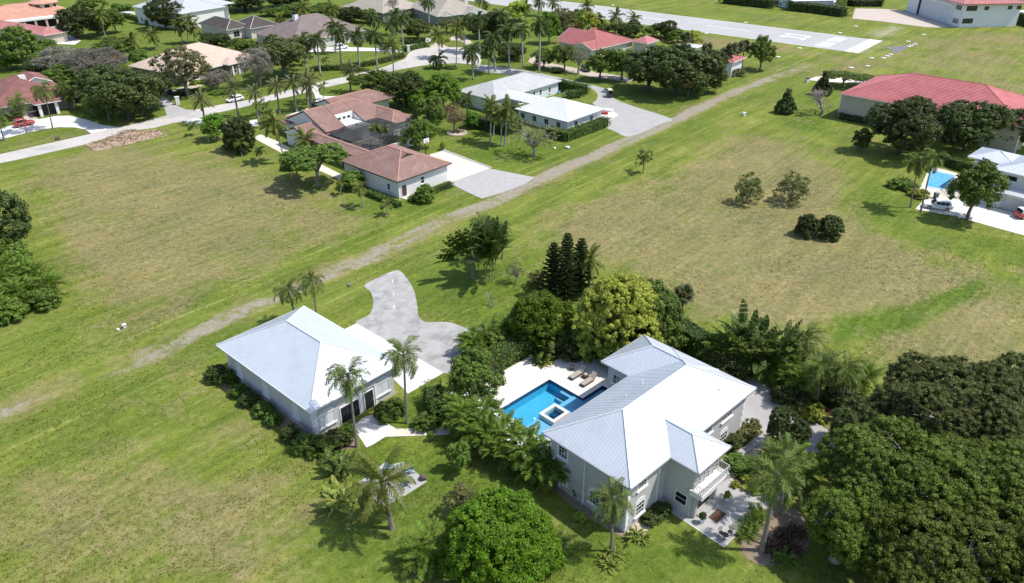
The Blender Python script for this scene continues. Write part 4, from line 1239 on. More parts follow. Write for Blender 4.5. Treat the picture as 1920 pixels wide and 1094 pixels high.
# roof solid follows the skewed plan
e = 1.3
c_ = [Vector((-e, -e, Hh)), Vector((Wd + e, -e, Hh)), Vector((Wd + sk * 0.2 + e, Dp + e, Hh)), Vector((sk - e, Dp + e, Hh))]
A_, B_ = Vector((Wd * 0.45, Dp * 0.38, Hh + 5.0)), Vector((Wd * 0.5 + sk * 0.6, Dp * 0.72, Hh + 5.0))
fs = [[c_[0], c_[1], A_], [c_[1], c_[2], B_, A_], [c_[2], c_[3], B_], [c_[3], c_[0], A_, B_]]
mb = MB(); dt = MB()
for f in fs:
    mb.add(f, [tuple(range(len(f)))])
    wh.face_detail(dt, f, 'tile', 0.6, '')
bt = [q - Vector((0, 0, 0.3)) for q in c_]
mb.add(c_ + bt, [(0, 4, 5, 1), (1, 5, 6, 2), (2, 6, 7, 3), (3, 7, 4, 0), (4, 7, 6, 5)])
ro = mb.build('roof', M_tileP, wh.root)
tag(dt.build('tile_courses', M_tileP, ro), kind='stuff')
for a, b_ in ((c_[0], A_), (c_[1], A_), (A_, B_)):
    MB().tube([a + Vector((0, 0, 0.1)), b_ + Vector((0, 0, 0.1))], 0.16, 6).build('ridge_cap', M_tileO, ro)
for u, w_, z in ((3.0, 4.4, 5.9), (9.0, 2.0, 6.1), (18.5, 2.0, 6.2), (22.2, 2.0, 6.2), (2.6, 4.4, 1.3)):
    wh.window('-y', 0, u + 0.3, z, w_, 2.0 if z < 5 or w_ > 3 else 1.5, 4 if w_ > 3 else 2, 1, sill=False, frame=M_whw)
# hangar door on the shaded skewed side
dirv = (Vector((sk, Dp, 0))).normalized(); nv = Vector((-dirv.y, dirv.x, 0))
Ld = math.hypot(sk, Dp)
def skew_box(name, a0, a1, z0, z1, d0, d1, m, par):
    p_ = [dirv * a0 + nv * d0, dirv * a1 + nv * d0, dirv * a1 + nv * d1, dirv * a0 + nv * d1]
    return MB().prism([(q.x, q.y) for q in p_], z0, z1).build(name, m, par)
dr = skew_box('hangar_door', Ld * 0.20, Ld * 0.74, 0, 6.6, -0.05, 0.10, mat('door_grey', (0.60, 0.63, 0.66), None, 0.5, 0.7), wh.root)
skew_box('door_track', Ld * 0.16, Ld * 0.80, 6.7, 7.3, -0.05, 0.5, M_whw, dr)
skew_box('door_post', Ld * 0.75, Ld * 0.78, 0, 6.65, -0.05, 0.35, M_dark, dr)
skew_box('door_post', Ld * 0.16, Ld * 0.18, 0, 6.65, -0.05, 0.35, M_whw, dr)
for z in (1.0, 5.8):
    wo = skew_box('window', Ld * 0.03, Ld * 0.13, z, z + 2.0, -0.05, 0.08, M_whw, wh.root)
    for k in range(4):
        skew_box('pane', Ld * (0.033 + 0.024 * k), Ld * (0.051 + 0.024 * k), z + 0.15, z + 1.85, 0.081, 0.1, M_glass, wo)

# ------------------------------------------------------------------ white two-storey house with garage doors (right edge)
p0, p1 = G(1838, 381), G(1907, 399)
wrot = math.atan2(p1.y - p0.y, p1.x - p0.x)
rh = House('white_modern_house', 'white two-storey house with metal roofs and grey garage doors at the right edge', None, None, None, 6.2, rot=wrot, org=(p0.x, p0.y, 0))
rh.wall(0, 0, 24, 12, 3.2, M_stuccoW)
rh.wall(1.0, 2.6, 24, 12, 6.3, M_stuccoW, z0=3.15, name='upper_wall')
rh.roof(-0.8, -0.9, 24.8, 3.2, 3.25, 0.18, M_seam, axis='x', style='seam', step=0.6, name='porch_roof', fascia=M_white)
rh.roof(0.0, 1.5, 25, 13.2, 6.35, 0.30, M_seam, axis='x', style='seam', step=0.6, fascia=M_white)
rh.wall(-4.6, 6.4, 1.2, 12, 5.6, M_stuccoW, name='loggia_wall')
rh.roof(-5.6, 5.2, 2.6, 13.0, 6.4, 0.30, M_seam, axis='y', style='seam', step=0.6, fascia=M_white, name='loggia_roof')
rh.slab(MB(), '-y', 6.4, -4.0, 0.6, 3.6, 5.4, 0.0, 0.02).build('loggia_opening', M_dark, rh.root)
for u in (3.0, 7.4, 11.6):
    rh.window('-y', 2.6, u, 4.6, 1.9, 0.8, 2, 1, sill=False, frame=M_bronze)
for u in (2.6, 8.0):
    rh.window('-y', 0, u, 1.5 if u < 5 else 1.6, 2.2, 1.1, 2, 1, sill=False, frame=M_bronze)
M_gdoor = mat('grey_garage_door', (0.52, 0.54, 0.56), None, 0.8, 0.5)
for u in (5.4, 11.4):
    rh.door('-y', 0, u, 4.6, 2.4, M_gdoor, panels=4, handle=False, name='garage_door')

# pool of that house
wp = empty('turquoise_pool', G(1762, 338), 0)
tag(wp, 'turquoise swimming pool beside the white house with garage doors', 'pool')
q = [G(*p_) - G(1762, 338) for p_ in ((1744, 319), (1790, 330), (1768, 356), (1738, 350))]
q = [(v.x, v.y) for v in q]
q2 = [(x * 1.1, yy * 1.1) for x, yy in q]
MB().prism(q2, -0.2, 0.05).build('coping', M_conc, wp)
MB().prism(q, -0.1, 0.09).build('water', mat('turquoise_water', (0.10, 0.40, 0.62), (0.22, 0.55, 0.74), 1.2, 0.08), wp)

# ------------------------------------------------------------------ far houses
def far_house(name, label, L, F, R, z, roof_m, wall_m, pitch=0.36, rot=None, ov=0.7, wins=None, style='tile', fascia=None, cap=None, g0=False, g1=False, axis=None, inset=None, cat='house'):
    h = House(name, label, L, F, R, z, cat, rot=rot)
    h.wall(ov, ov, h.w - ov, h.l - ov, z - 0.1, wall_m)
    h.roof(0, 0, h.w, h.l, z, pitch, roof_m, style=style, step=0.55, cap=cap or roof_m, fascia=fascia or M_white, g0=g0, g1=g1, gable_m=wall_m, axis=axis, inset0=inset, inset1=inset)
    for side, c, u, z0, w_, hh in (wins or []):
        cc = {'-y': ov, '+x': h.w - ov, '-x': ov, '+y': h.l - ov}[side]
        h.window(side, cc, u, z0, w_, hh, 2, 1)
    return h
M_beige = mat('beige_wall', (0.56, 0.50, 0.42), (0.50, 0.44, 0.37), 0.5, 0.9)
M_brick = mat('grey_brown_brick', (0.27, 0.22, 0.19), (0.33, 0.27, 0.24), 3.0, 0.95, fine=0.2)
M_cw = mat('cream_wall', (0.66, 0.62, 0.56), (0.60, 0.56, 0.51), 0.5, 0.9)
M_greyw = mat('grey_wall', (0.30, 0.31, 0.31), (0.26, 0.27, 0.27), 0.5, 0.9)
# brown-red roofed house on the left edge
h = far_house('brown_red_roof_house', 'grey brick house with brown-red tile roof behind the white loop driveway', (-60, 170), (-30, 207), (127, 178.5), 3.2, M_tileB, M_brick, 0.42, wins=[('+x', 0, 25.5, 0.9, 2.6, 1.6), ('+x', 0, 19.6, 0.9, 1.6, 1.5), ('+x', 0, 9.0, 0.9, 2.0, 1.5)])
yy = h.l * 0.62
pw = h.w
MB().box(pw - 1.0, yy - 2.2, -0.2, pw + 2.2, yy + 2.2, 3.1).build('portico_wall', M_dark, h.root)
for v in (-1.9, 1.9):
    MB().box(pw + 2.2, yy + v - 0.35, -0.2, pw + 2.8, yy + v + 0.35, 3.1).build('portico_column', M_white, h.root)
h.roof(pw - 5, yy - 3.0, pw + 3.3, yy + 3.0, 3.25, 0.42, M_tileB, axis='x', style='tile', step=0.55, fascia=M_white, name='portico_roof', inset0=0.3)
ua, ub = h.loc((0, 147), 5.6), h.loc((75.7, 141.4), 5.6)
MB().box(h.w * 0.18, h.l * 0.55, 2.9, h.w * 0.55, h.l * 0.83, 5.6).build('upper_wall', M_greyw, h.root)
h.roof(h.w * 0.12, h.l * 0.50, h.w * 0.62, h.l * 0.88, 5.6, 0.42, M_tileB, axis='x', g1=True, gable_m=M_greyw, style='tile', step=0.55, fascia=M_white, name='upper_roof')
MB().box(h.w * 0.50, h.l * 0.52, 4.5, h.w * 0.50 + 1.5, h.l * 0.52 + 1.5, 7.6).build('chimney', M_white, h.root)
# peach roof house
h = far_house('peach_roof_house', 'brick house with broad peach tile roof behind the olive tree', (240, 124), (322, 146), (456, 107), 3.2, M_peach, M_brick, 0.42, wins=[('+x', 0, 5.5, 0.9, 1.6, 1.5), ('+x', 0, 14.0, 0.6, 1.4, 1.9), ('+x', 0, 25.0, 0.9, 1.3, 1.3)])
MB().box(h.w - 0.6, h.l * 0.55, -0.2, h.w + 1.6, h.l * 0.78, 3.3).build('bay_wall', M_brick, h.root)
h.roof(h.w - 6, h.l * 0.52, h.w + 2.2, h.l * 0.81, 3.4, 0.26, M_peach, axis='x', style='tile', step=0.55, fascia=M_white, name='bay_roof', inset0=0.3)
for v in (0.58, 0.66, 0.74):
    MB().box(h.w + 1.6, h.l * v - 0.25, -0.2, h.w + 1.95, h.l * v + 0.25, 3.2).build('portico_column', M_white, h.root)
    h.window('+x', h.w + 1.6, h.l * (v + 0.035), 0.6, 0.9, 2.0, 1, 2, sill=False)
h.door('+x', h.w - 0.7, 2.6, 3.2, 2.3, M_white, panels=4, handle=False, name='garage_door')
# grey-roofed two-storey house (top)
h = far_house('grey_roof_two_storey_house', 'white two-storey house with grey hip roof behind the dark round tree', (248, 12.5), (312, 30), (377, 13.8), 6.2, mat('blue_grey_metal', (0.50, 0.52, 0.54), (0.46, 0.48, 0.50), 0.3, 0.5), M_stuccoW, 0.40, style='seam', wins=[('-y', 0, 3.5, 0.8, 1.0, 1.6), ('-y', 0, 10, 0.8, 1.0, 1.6), ('+x', 0, 4.0, 3.6, 1.4, 1.3)])
MB().box(h.w * 0.1, h.l * 0.7, -0.2, h.w * 0.7, h.l + 8, 5.4).build('rear_wall', M_stuccoW, h.root)
h.roof(h.w * 0.05, h.l * 0.6, h.w * 0.8, h.l + 9, 5.9, 0.36, MATS['blue_grey_metal'], axis='y', style='seam', step=0.6, fascia=M_white, name='rear_roof')
# dark brown roof
h = far_house('dark_brown_roof_house', 'pinkish house with dark brown shingle roof and pale ridge lines', (371, 44), (414, 58.3), (452, 50), 3.6, M_brown, M_cw, 0.52, cap=M_whtile, wins=[('+x', 0, 4, 0.5, 2.4, 2.2)])
MB().box(h.w - 5.0, h.l - 2.0, -0.2, h.w + 3.2, h.l + 8.5, 3.5).build('side_wall', M_cw, h.root)
h.roof(h.w - 9.0, h.l - 2.6, h.w + 3.9, h.l + 9.2, 3.6, 0.50, M_brown, axis='x', style='tile', step=0.55, cap=M_whtile, fascia=M_white, name='side_roof')
h.window('+x', h.w + 3.2, h.l + 3.5, 0.9, 1.5, 1.3, 2, 1)
# brown-grey long roof with chimney
h = far_house('brown_grey_roof_house', 'long house with brown-grey hip roof and white chimney behind royal palms', (475, 62), (540, 82), (676, 56), 3.3, M_brgrey, M_cw, 0.46, cap=M_brgrey, wins=[('+x', 0, 8, 0.8, 1.6, 1.5), ('+x', 0, 18, 0.8, 1.6, 1.5), ('+x', 0, 27, 0.8, 1.6, 1.5)])
MB().box(h.w * 0.45, h.l * 0.30, 3.0, h.w * 0.45 + 1.6, h.l * 0.30 + 1.4, 9.6).build('chimney', M_white, h.root)
MB().box(h.w * 0.45 + 0.15, h.l * 0.30 + 0.15, 9.6, h.w * 0.45 + 1.45, h.l * 0.30 + 1.25, 10.5).build('chimney_cap', M_dark, h.root)
# tan roof
h = far_house('tan_roof_house', 'grey house with large tan shingle hip roof at the top edge', (641, 12.5), (703, 27), (768, 12), 3.6, M_tan, M_greyw, 0.46)
# gabled beige
h = far_house('gabled_tan_house', 'dark grey house with tan roof and two pale front gables', (760, 10), (812, 32), (905, 22), 3.8, M_tan, M_greyw, 0.44, wins=[('+x', 0, 3.2, 0.8, 1.4, 1.5), ('+x', 0, 9.5, 0.8, 1.4, 1.5)])
h.roof(h.w - 8.5, h.l * 0.50, h.w + 2.4, h.l * 0.92, 3.7, 0.46, M_tan, axis='x', g1=True, gable_m=M_pale, style='tile', step=0.55, fascia=M_white, name='gable_roof', inset0=0.3)
MB().box(h.w - 3.0, h.l * 0.53, -0.2, h.w + 1.6, h.l * 0.89, 3.6).build('porch_wall', M_greyw, h.root)
h.roof(h.w - 5.5, h.l * 0.10, h.w + 0.9, h.l * 0.33, 3.75, 0.46, M_tan, axis='x', g1=True, gable_m=M_pale, style='tile', step=0.55, fascia=M_white, name='small_gable_roof', inset0=0.3)
MB().box(h.w * 0.5, h.l * 0.86, 3.5, h.w * 0.5 + 1.5, h.l * 0.86 + 1.5, 8.4).build('chimney', M_stuccoW, h.root)
h = None
# red roof house behind the oaks
h = far_house('red_tile_house', 'pale house with red tile roof behind the dark oaks near the runway', (1043, 77), (1112, 94), (1172, 76), 3.2, M_tileR, M_cw, 0.42, cap=M_tileO, axis='x', wins=[('-y', 0, 4, 0.8, 1.4, 1.4), ('-y', 0, 10, 0.8, 1.4, 1.4), ('+x', 0, 6, 0.8, 1.4, 1.4)])
h.roof(h.w * 0.55, -2.6, h.w * 0.98, h.l * 0.5, 3.15, 0.42, M_tileR, axis='y', g0=True, gable_m=M_cw, style='tile', step=0.55, fascia=M_white, cap=M_tileO, name='front_gable_roof', inset1=0.3)
MB().box(h.w * 0.60, -2.0, -0.2, h.w * 0.93, 1.5, 3.1).build('front_wall', M_cw, h.root)
h.roof(-3.0, h.l * 0.2, 4.0, h.l * 0.85, 3.15, 0.42, M_tileR, axis='x', g0=True, gable_m=M_cw, style='tile', step=0.55, fascia=M_white, cap=M_tileO, name='left_gable_roof', inset1=0.3)
h = far_house('small_red_roof_wing', 'small building with a pinkish red tile roof above the oaks', (1184, 78), (1206, 84), (1219, 76), 3.4, M_tileP, M_cw, 0.5, cap=M_tileO)
h = far_house('white_roof_shed', 'low white-roofed outbuilding showing through the dark oak crowns', (1268, 84), (1302, 91), (1312, 86), 3.4, M_whtile, M_stuccoW, 0.16, style=None)
h = far_house('pale_blue_shed', 'pale blue-white gabled cottage behind the row of sabal palms', (1338, 112), (1366, 120), (1374, 108), 4.4, M_tileR, M_pale, 0.3, style=None)
# orange complex top left
h = far_house('orange_roof_hall', 'long hall with orange roof, white eave band and dark columned porch', (-60, 30), (-52, 46), (122, 24), 4.2, M_tileO, M_beige, 0.36, cap=M_tileO, axis='y')
fx = h.w
MB().box(fx - 0.5, 0.0, 3.6, fx + 3.2, h.l, 4.3).build('eave_band', M_white, h.root)
MB().box(fx - 0.45, 0.3, 0, fx - 0.3, h.l - 0.3, 3.6).build('dark_glazing', M_dark, h.root)
MB().box(fx - 0.6, 0, -0.2, fx + 3.4, h.l, 0.5).build('porch_base', M_beige, h.root)
for k in range(9):
    MB().box(fx + 2.4, 1 + k * (h.l - 2.6) / 8, 0.5, fx + 3.0, 1.7 + k * (h.l - 2.6) / 8, 3.6).build('porch_column', mat('salmon_column', (0.60, 0.42, 0.36), None, 1, 0.85), h.root)
oc = h.loc((83, 14), 6.0)
octo = [(oc[0] + 4.6 * math.cos(math.pi / 8 + k * math.pi / 4), oc[1] + 4.6 * math.sin(math.pi / 8 + k * math.pi / 4)) for k in range(8)]
MB().prism(octo, 3.5, 8.0).build('tower_wall', M_beige, h.root)
for k in range(8):
    a, b_ = Vector(octo[k]), Vector(octo[(k + 1) % 8])
    m0, m1 = a.lerp(b_, 0.25), a.lerp(b_, 0.75)
    nn = ((a + b_) / 2 - Vector(oc)).normalized() * 0.06
    MB().prism([tuple(m0 + nn), tuple(m1 + nn), tuple(m1 - nn), tuple(m0 - nn)], 6.2, 7.4).build('tower_window', M_glass, h.root)
rb_ = MB()
oo = [(oc[0] + 5.6 * math.cos(math.pi / 8 + k * math.pi / 4), oc[1] + 5.6 * math.sin(math.pi / 8 + k * math.pi / 4), 7.95) for k in range(8)]
rb_.add(oo + [(oc[0], oc[1], 10.4)], [(k, (k + 1) % 8, 8) for k in range(8)] + [tuple(range(7, -1, -1))])
rb_.build('tower_roof', M_tileO, h.root)
for k in range(2):
    u = h.loc((14 + k * 11, 22), 6.0)
    MB().box(u[0] - 1.6, u[1] - 1.0, 5.2, u[0] + 1.6, u[1] + 1.0, 6.1).build('skylight', M_glass, h.root)
h = far_house('salmon_roof_pavilion', 'beige building with salmon hip roof in front of the columned hall', (-40, 48), (66, 70), (101, 60.5), 3.4, M_tileP, M_beige, 0.36, cap=M_tileO)
h = far_house('white_far_house', 'white house with grey wall beyond the runway, behind clipped hedges', (1440, -16), (1455, 2), (1515, -4), 4.0, M_whtile, M_pale, 0.3, style=None)
# ================================================================== VEGETATION
RNG = np.random.default_rng(11)
L_oak = leafmat('leaf_oak', (0.026, 0.048, 0.014), (0.060, 0.094, 0.029), (0.114, 0.150, 0.054))
L_oakg = leafmat('leaf_oak_grey', (0.050, 0.079, 0.024), (0.098, 0.138, 0.043), (0.156, 0.198, 0.078), 0.36)
L_oakb = leafmat('leaf_oak_green', (0.052, 0.092, 0.013), (0.103, 0.168, 0.027), (0.168, 0.241, 0.050), 0.38)
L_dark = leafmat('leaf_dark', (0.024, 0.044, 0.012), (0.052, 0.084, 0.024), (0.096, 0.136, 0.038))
L_poin = leafmat('leaf_poinciana', (0.052, 0.115, 0.006), (0.088, 0.182, 0.010), (0.135, 0.245, 0.022), 0.38)
L_bright = leafmat('leaf_bright', (0.09, 0.19, 0.012), (0.16, 0.29, 0.025), (0.22, 0.36, 0.05), 0.35)
L_yel = leafmat('leaf_yellowgreen', (0.28, 0.35, 0.03), (0.42, 0.49, 0.06), (0.52, 0.56, 0.11), 0.3)
L_mid = leafmat('leaf_mid', (0.044, 0.094, 0.015), (0.094, 0.169, 0.030), (0.150, 0.237, 0.050))
L_hedge = leafmat('leaf_hedge', (0.032, 0.074, 0.013), (0.073, 0.141, 0.025), (0.124, 0.215, 0.040))
L_olive = leafmat('leaf_olive', (0.075, 0.100, 0.038), (0.13, 0.155, 0.065), (0.20, 0.22, 0.11), 0.36)
L_rust = leafmat('leaf_rust', (0.13, 0.085, 0.05), (0.21, 0.15, 0.10), (0.28, 0.21, 0.15))
L_palm = leafmat('leaf_palm', (0.054, 0.096, 0.019), (0.096, 0.156, 0.034), (0.168, 0.216, 0.060), 0.3)
L_royal = leafmat('leaf_royal', (0.028, 0.058, 0.014), (0.055, 0.098, 0.024), (0.10, 0.14, 0.045), 0.3)
L_coco = leafmat('leaf_coconut', (0.045, 0.080, 0.014), (0.085, 0.130, 0.024), (0.19, 0.205, 0.05), 0.3)
L_date = leafmat('leaf_date', (0.072, 0.094, 0.039), (0.121, 0.149, 0.066), (0.187, 0.204, 0.099), 0.25)
L_areca = leafmat('leaf_areca', (0.039, 0.095, 0.012), (0.083, 0.171, 0.022), (0.195, 0.275, 0.049), 0.3)
L_fan = leafmat('leaf_fan', (0.035, 0.055, 0.020), (0.065, 0.090, 0.035), (0.12, 0.13, 0.06), 0.25)
L_dead = leafmat('leaf_dead_frond', (0.16, 0.11, 0.06), (0.24, 0.17, 0.10), (0.32, 0.25, 0.16), 0.2)
L_ban = leafmat('leaf_banana', (0.035, 0.068, 0.014), (0.060, 0.108, 0.022), (0.13, 0.175, 0.05), 0.35)
L_lime = leafmat('leaf_lime', (0.20, 0.27, 0.02), (0.32, 0.38, 0.04), (0.42, 0.46, 0.08), 0.3)
L_red = leafmat('leaf_red', (0.12, 0.02, 0.03), (0.32, 0.07, 0.09), (0.50, 0.18, 0.18), 0.3)
L_brom = leafmat('leaf_bromeliad', (0.045, 0.028, 0.022), (0.085, 0.055, 0.042), (0.14, 0.10, 0.07), 0.2)
L_flow = leafmat('blossom_white', (0.65, 0.65, 0.58), (0.75, 0.75, 0.70), (0.8, 0.8, 0.78), 0.2)
L_pine = leafmat('leaf_norfolk', (0.018, 0.036, 0.012), (0.034, 0.060, 0.020), (0.060, 0.090, 0.030), 0.15)
B_grey = mat('bark_grey', (0.24, 0.22, 0.19), (0.15, 0.135, 0.115), 1.5, 0.95, 0.5, 5, fine=0.2)
B_pale = mat('bark_pale', (0.40, 0.38, 0.34), (0.30, 0.28, 0.25), 1.5, 0.95, 0.3, 5, fine=0.15)
B_palm = mat('bark_palm', (0.27, 0.24, 0.20), (0.19, 0.165, 0.135), 2.0, 0.95, 0.5, 6, fine=0.2)
B_royal = mat('bark_royal', (0.42, 0.41, 0.38), (0.34, 0.33, 0.31), 1.0, 0.9, 0.2, 6, fine=0.1)
B_dark = mat('bark_dark', (0.12, 0.10, 0.085), (0.08, 0.068, 0.055), 1.5, 0.95, 0.5, 5, fine=0.2)
B_dead = mat('bark_dead', (0.34, 0.30, 0.26), (0.24, 0.21, 0.18), 1.5, 0.95, 0.3, 5)
B_stem = mat('green_stem', (0.20, 0.22, 0.09), (0.15, 0.17, 0.07), 1.5, 0.8)
B_shaft = mat('crownshaft', (0.14, 0.22, 0.06), (0.11, 0.18, 0.05), 1.5, 0.6)

def unit(v): return v / (np.linalg.norm(v, axis=-1, keepdims=True) + 1e-9)
def leaf_quads(P, N, size, rng, aspect=0.55):
    n = len(P)
    N = unit(N)
    t = unit(np.cross(N, unit(rng.normal(size=(n, 3)))))
    b = np.cross(N, t)
    s = (size * rng.uniform(0.65, 1.35, n))[:, None]
    return np.stack([P - t * s * 0.5, P + b * s * aspect * 0.5, P + t * s * 0.5, P - b * s * aspect * 0.5], 1)

def lobes_for(shape, rng, n):
    """lobes inside a unit crown: x,y in -.5...5, z in 0..1"""
    out = []
    if shape == 'flat':
        for _ in range(n):
            a, r = rng.uniform(0, 6.283), 0.40 * math.sqrt(rng.random())
            out.append((r * math.cos(a), r * math.sin(a), 0.62 - 0.9 * r * r + rng.uniform(-.05, .08), rng.uniform(0.12, 0.18)))
    elif shape == 'smooth':
        for q in range(n):
            z = (q + 0.5) / n
            a = q * 2.39996
            r = 0.36 * math.sqrt(max(0, 1 - (z * 0.92) ** 2)) * rng.uniform(0.9, 1.03)
            out.append((r * math.cos(a) * rng.uniform(0.85, 1.08), r * math.sin(a) * rng.uniform(0.85, 1.08), 0.12 + 0.68 * z + rng.normal() * 0.03, rng.uniform(0.11, 0.20)))
    elif shape == 'dome':
        for _ in range(n):
            a, u = rng.uniform(0, 6.283), rng.random()
            z = u ** 0.8
            r = 0.40 * math.sqrt(max(0, 1 - (z * 0.95) ** 2)) * rng.uniform(0.75, 1.0)
            out.append((r * math.cos(a), r * math.sin(a), 0.10 + 0.76 * z, rng.uniform(0.11, 0.16)))
    elif shape == 'ball':
        for q in range(n):
            z = (q + 0.5) / n
            a = q * 2.39996 + rng.normal() * 0.2
            r = 0.36 * math.sqrt(max(0.02, 1 - (1.15 * z - 0.25) ** 2)) * rng.uniform(0.8, 1.05)
            out.append((r * math.cos(a), r * math.sin(a), 0.10 + 0.74 * z, rng.uniform(0.13, 0.19)))
    elif shape == 'cone':
        for _ in range(n):
            z = rng.random() ** 1.2
            a, r = rng.uniform(0, 6.283), 0.38 * (1 - z) * rng.uniform(0.7, 1)
            out.append((r * math.cos(a), r * math.sin(a), 0.06 + 0.86 * z, 0.07 + 0.10 * (1 - z)))
    else:  # round / oak
        for _ in range(n):
            d = unit(rng.normal(size=3)); d[2] = d[2] * 0.9 + 0.1
            r = 0.36 * rng.uniform(0.55, 1.0)
            out.append((d[0] * r, d[1] * r, 0.5 + d[2] * r * 0.95, rng.uniform(0.12, 0.19)))
    return np.array(out)

def cube_ball():
    """small rounded block of 6 loose quads"""
    Q = []
    for ax in range(3):
        for sg in (-1, 1):
            q = []
            for da, db in ((-1, -1), (1, -1), (1, 1), (-1, 1)):
                p_ = [0, 0, 0]; p_[ax] = sg; p_[(ax + 1) % 3] = da; p_[(ax + 2) % 3] = db
                q.append(p_)
            Q.append(q)
    return np.array(Q, float) / 1.45
BALL = cube_ball()

def crown_mesh(name, shape, m, rc, npc, leaf, seed, nl=16, w=1.0, h=1.0, aspect=0.6, up=0.35, fill=0.9, heart=0.64, jit=0.42, lob=None, m2=None, f2=0.0, clip_in=0.80, dens=1.15):
    """leaf cloud in three orders: lobes, tufts on the lobes, leaves on the tufts (rc: tuft radius, npc: leaves per tuft).
    m2/f2: a share of the tufts carries new growth of another colour"""
    rng = np.random.default_rng(seed)
    lo = lobes_for(shape, rng, nl) if lob is None else lob
    S_ = np.array([w, w, h]); iso = (w * w * h) ** (1 / 3)
    C = lo[:, :3] * S_; R0 = lo[:, 3] * iso
    Pc, Dc = [], []
    for c, r in zip(C, R0):
        n = max(6, int(dens * 4 * r * r / (rc * rc)))
        d = unit(rng.normal(size=(n, 3)) + np.array([0, 0, up]))
        Pc.append(c + d * (r * rng.uniform(0.82, 1.08, n))[:, None]); Dc.append(d)
    Pc, Dc = np.concatenate(Pc), np.concatenate(Dc)
    keep = (rng.random(len(Pc)) < fill) & (Pc[:, 2] > 0.02 * h)
    for c, r in zip(C, R0): keep &= ~(np.linalg.norm(Pc - c, axis=1) < r * clip_in)
    Pc, Dc = Pc[keep], Dc[keep]
    nc = len(Pc)
    rr = rc * rng.uniform(0.65, 1.35, nc)
    d2 = unit(rng.normal(size=(nc, npc, 3)) + 0.9 * Dc[:, None, :] + np.array([0, 0, 0.45]))
    LP = (Pc[:, None, :] + d2 * (rr[:, None] * rng.uniform(0.80, 1.18, (nc, npc)))[..., None])
    LN = d2 + rng.normal(size=d2.shape) * jit + np.array([0, 0, 0.15])
    def pack(sel, mm, nm, ball):
        a = leaf_quads(LP[sel].reshape(-1, 3), LN[sel].reshape(-1, 3), leaf, rng, aspect)
        if ball and heart > 0:
            b = (BALL[None] * (rr[sel] * heart)[:, None, None, None] * np.array([1, 1, 0.9]) + Pc[sel][:, None, None, :]).reshape(-1, 4, 3)  # solid core added inside each tuft to block light through the crown
            a = np.concatenate([a, b])
        return np_mesh(nm, a, mm)
    if m2 is None:
        return pack(np.ones(nc, bool), m, name, True), lo, None
    sel2 = rng.random(nc) < f2 * (0.35 + 0.65 * np.clip(Pc[:, 2] / (0.6 * h), 0, 1))
    return pack(~sel2, m, name, True), lo, pack(sel2, m2, 'new_growth', True)

def limb_mesh(name, m, lo, w, h, fork, r0, seed, zbase=0.0, nmax=9, lean=(0, 0), cz0=0.0, twigs=0):
    """tapered trunk, forking into limbs that reach into the lobes"""
    rng = np.random.default_rng(seed + 77)
    mb = MB()
    f = Vector((lean[0] * 0.5, lean[1] * 0.5, fork))
    mb.tube([(0, 0, -0.15), (0.02 * w, 0, fork * 0.35), (f.x * 0.7, f.y * 0.7, fork * 0.75), f], [r0 * 1.45, r0 * 1.05, r0 * 0.92, r0 * 0.8], 8)
    order = rng.permutation(len(lo))[:nmax]
    for i in order:
        c = Vector((lo[i][0] * w, lo[i][1] * w, cz0 + lo[i][2] * h))
        mid = f.lerp(c, 0.5) + Vector((rng.normal() * 0.05 * w, rng.normal() * 0.05 * w, 0.06 * h))
        mb.tube([f - Vector((0, 0, 0.1)), f.lerp(mid, 0.5), mid, mid.lerp(c, 0.6), c], [r0 * 0.62, r0 * 0.5, r0 * 0.36, r0 * 0.24, r0 * 0.1], 6)
        for _ in range(3):
            e = mid.lerp(c, rng.uniform(0.2, 0.9)); t = e + Vector(rng.normal(size=3)) * (0.10 if w <= 1 else 0.04) * w
            mb.tube([e, e.lerp(t, 0.6) + Vector((0, 0, 0.02 * h)), t], [r0 * 0.2, r0 * 0.14, r0 * 0.06], 4)
        for _ in range(twigs):
            dd = Vector(rng.normal(size=3)); dd.z = abs(dd.z); dd.normalize()
            t = c + dd * lo[i][3] * (w * w * h) ** (1 / 3) * rng.uniform(0.85, 1.02)
            mb.tube([c.lerp(mid, 0.3), c.lerp(t, 0.5) + Vector(rng.normal(size=3)) * 0.15, t], [r0 * 0.16, r0 * 0.12, r0 * 0.05], 4)
    return mb.mesh(name, m, True)

def twig_mesh(name, m, seed, h=1.0, w=1.0, r0=0.03, depth=5, spread=0.55, fork=0.28, fan=3):
    """bare branching tree in a unit box"""
    rng = np.random.default_rng(seed)
    mb = MB()
    def grow(p, d, L, r, k):
        e = p + d * L
        mb.tube([p, p.lerp(e, 0.5) + Vector(rng.normal(size=3)) * L * 0.05, e], [r, r * 0.85, r * 0.68], 5 if k > 2 else 3, cap=False)
        if k == 0: return
        for _ in range(fan if k > 1 else fan + 1):
            nd = (d + Vector(rng.normal(size=3)) * spread + Vector((0, 0, 0.10))).normalized()
            grow(p.lerp(e, rng.uniform(0.75, 1.0)), nd, L * rng.uniform(0.62, 0.82), r * 0.62, k - 1)
    grow(Vector((0, 0, -0.02)), Vector((0.03, 0, 1)), fork, r0, depth)
    V_ = np.array(mb.v)
    ext = max(V_[:, 0].max() - V_[:, 0].min(), V_[:, 1].max() - V_[:, 1].min()); zt = V_[:, 2].max()
    mb.v = [(a * w / ext, b * w / ext, c * h / zt) for a, b, c in mb.v]
    return mb.mesh(name, m)

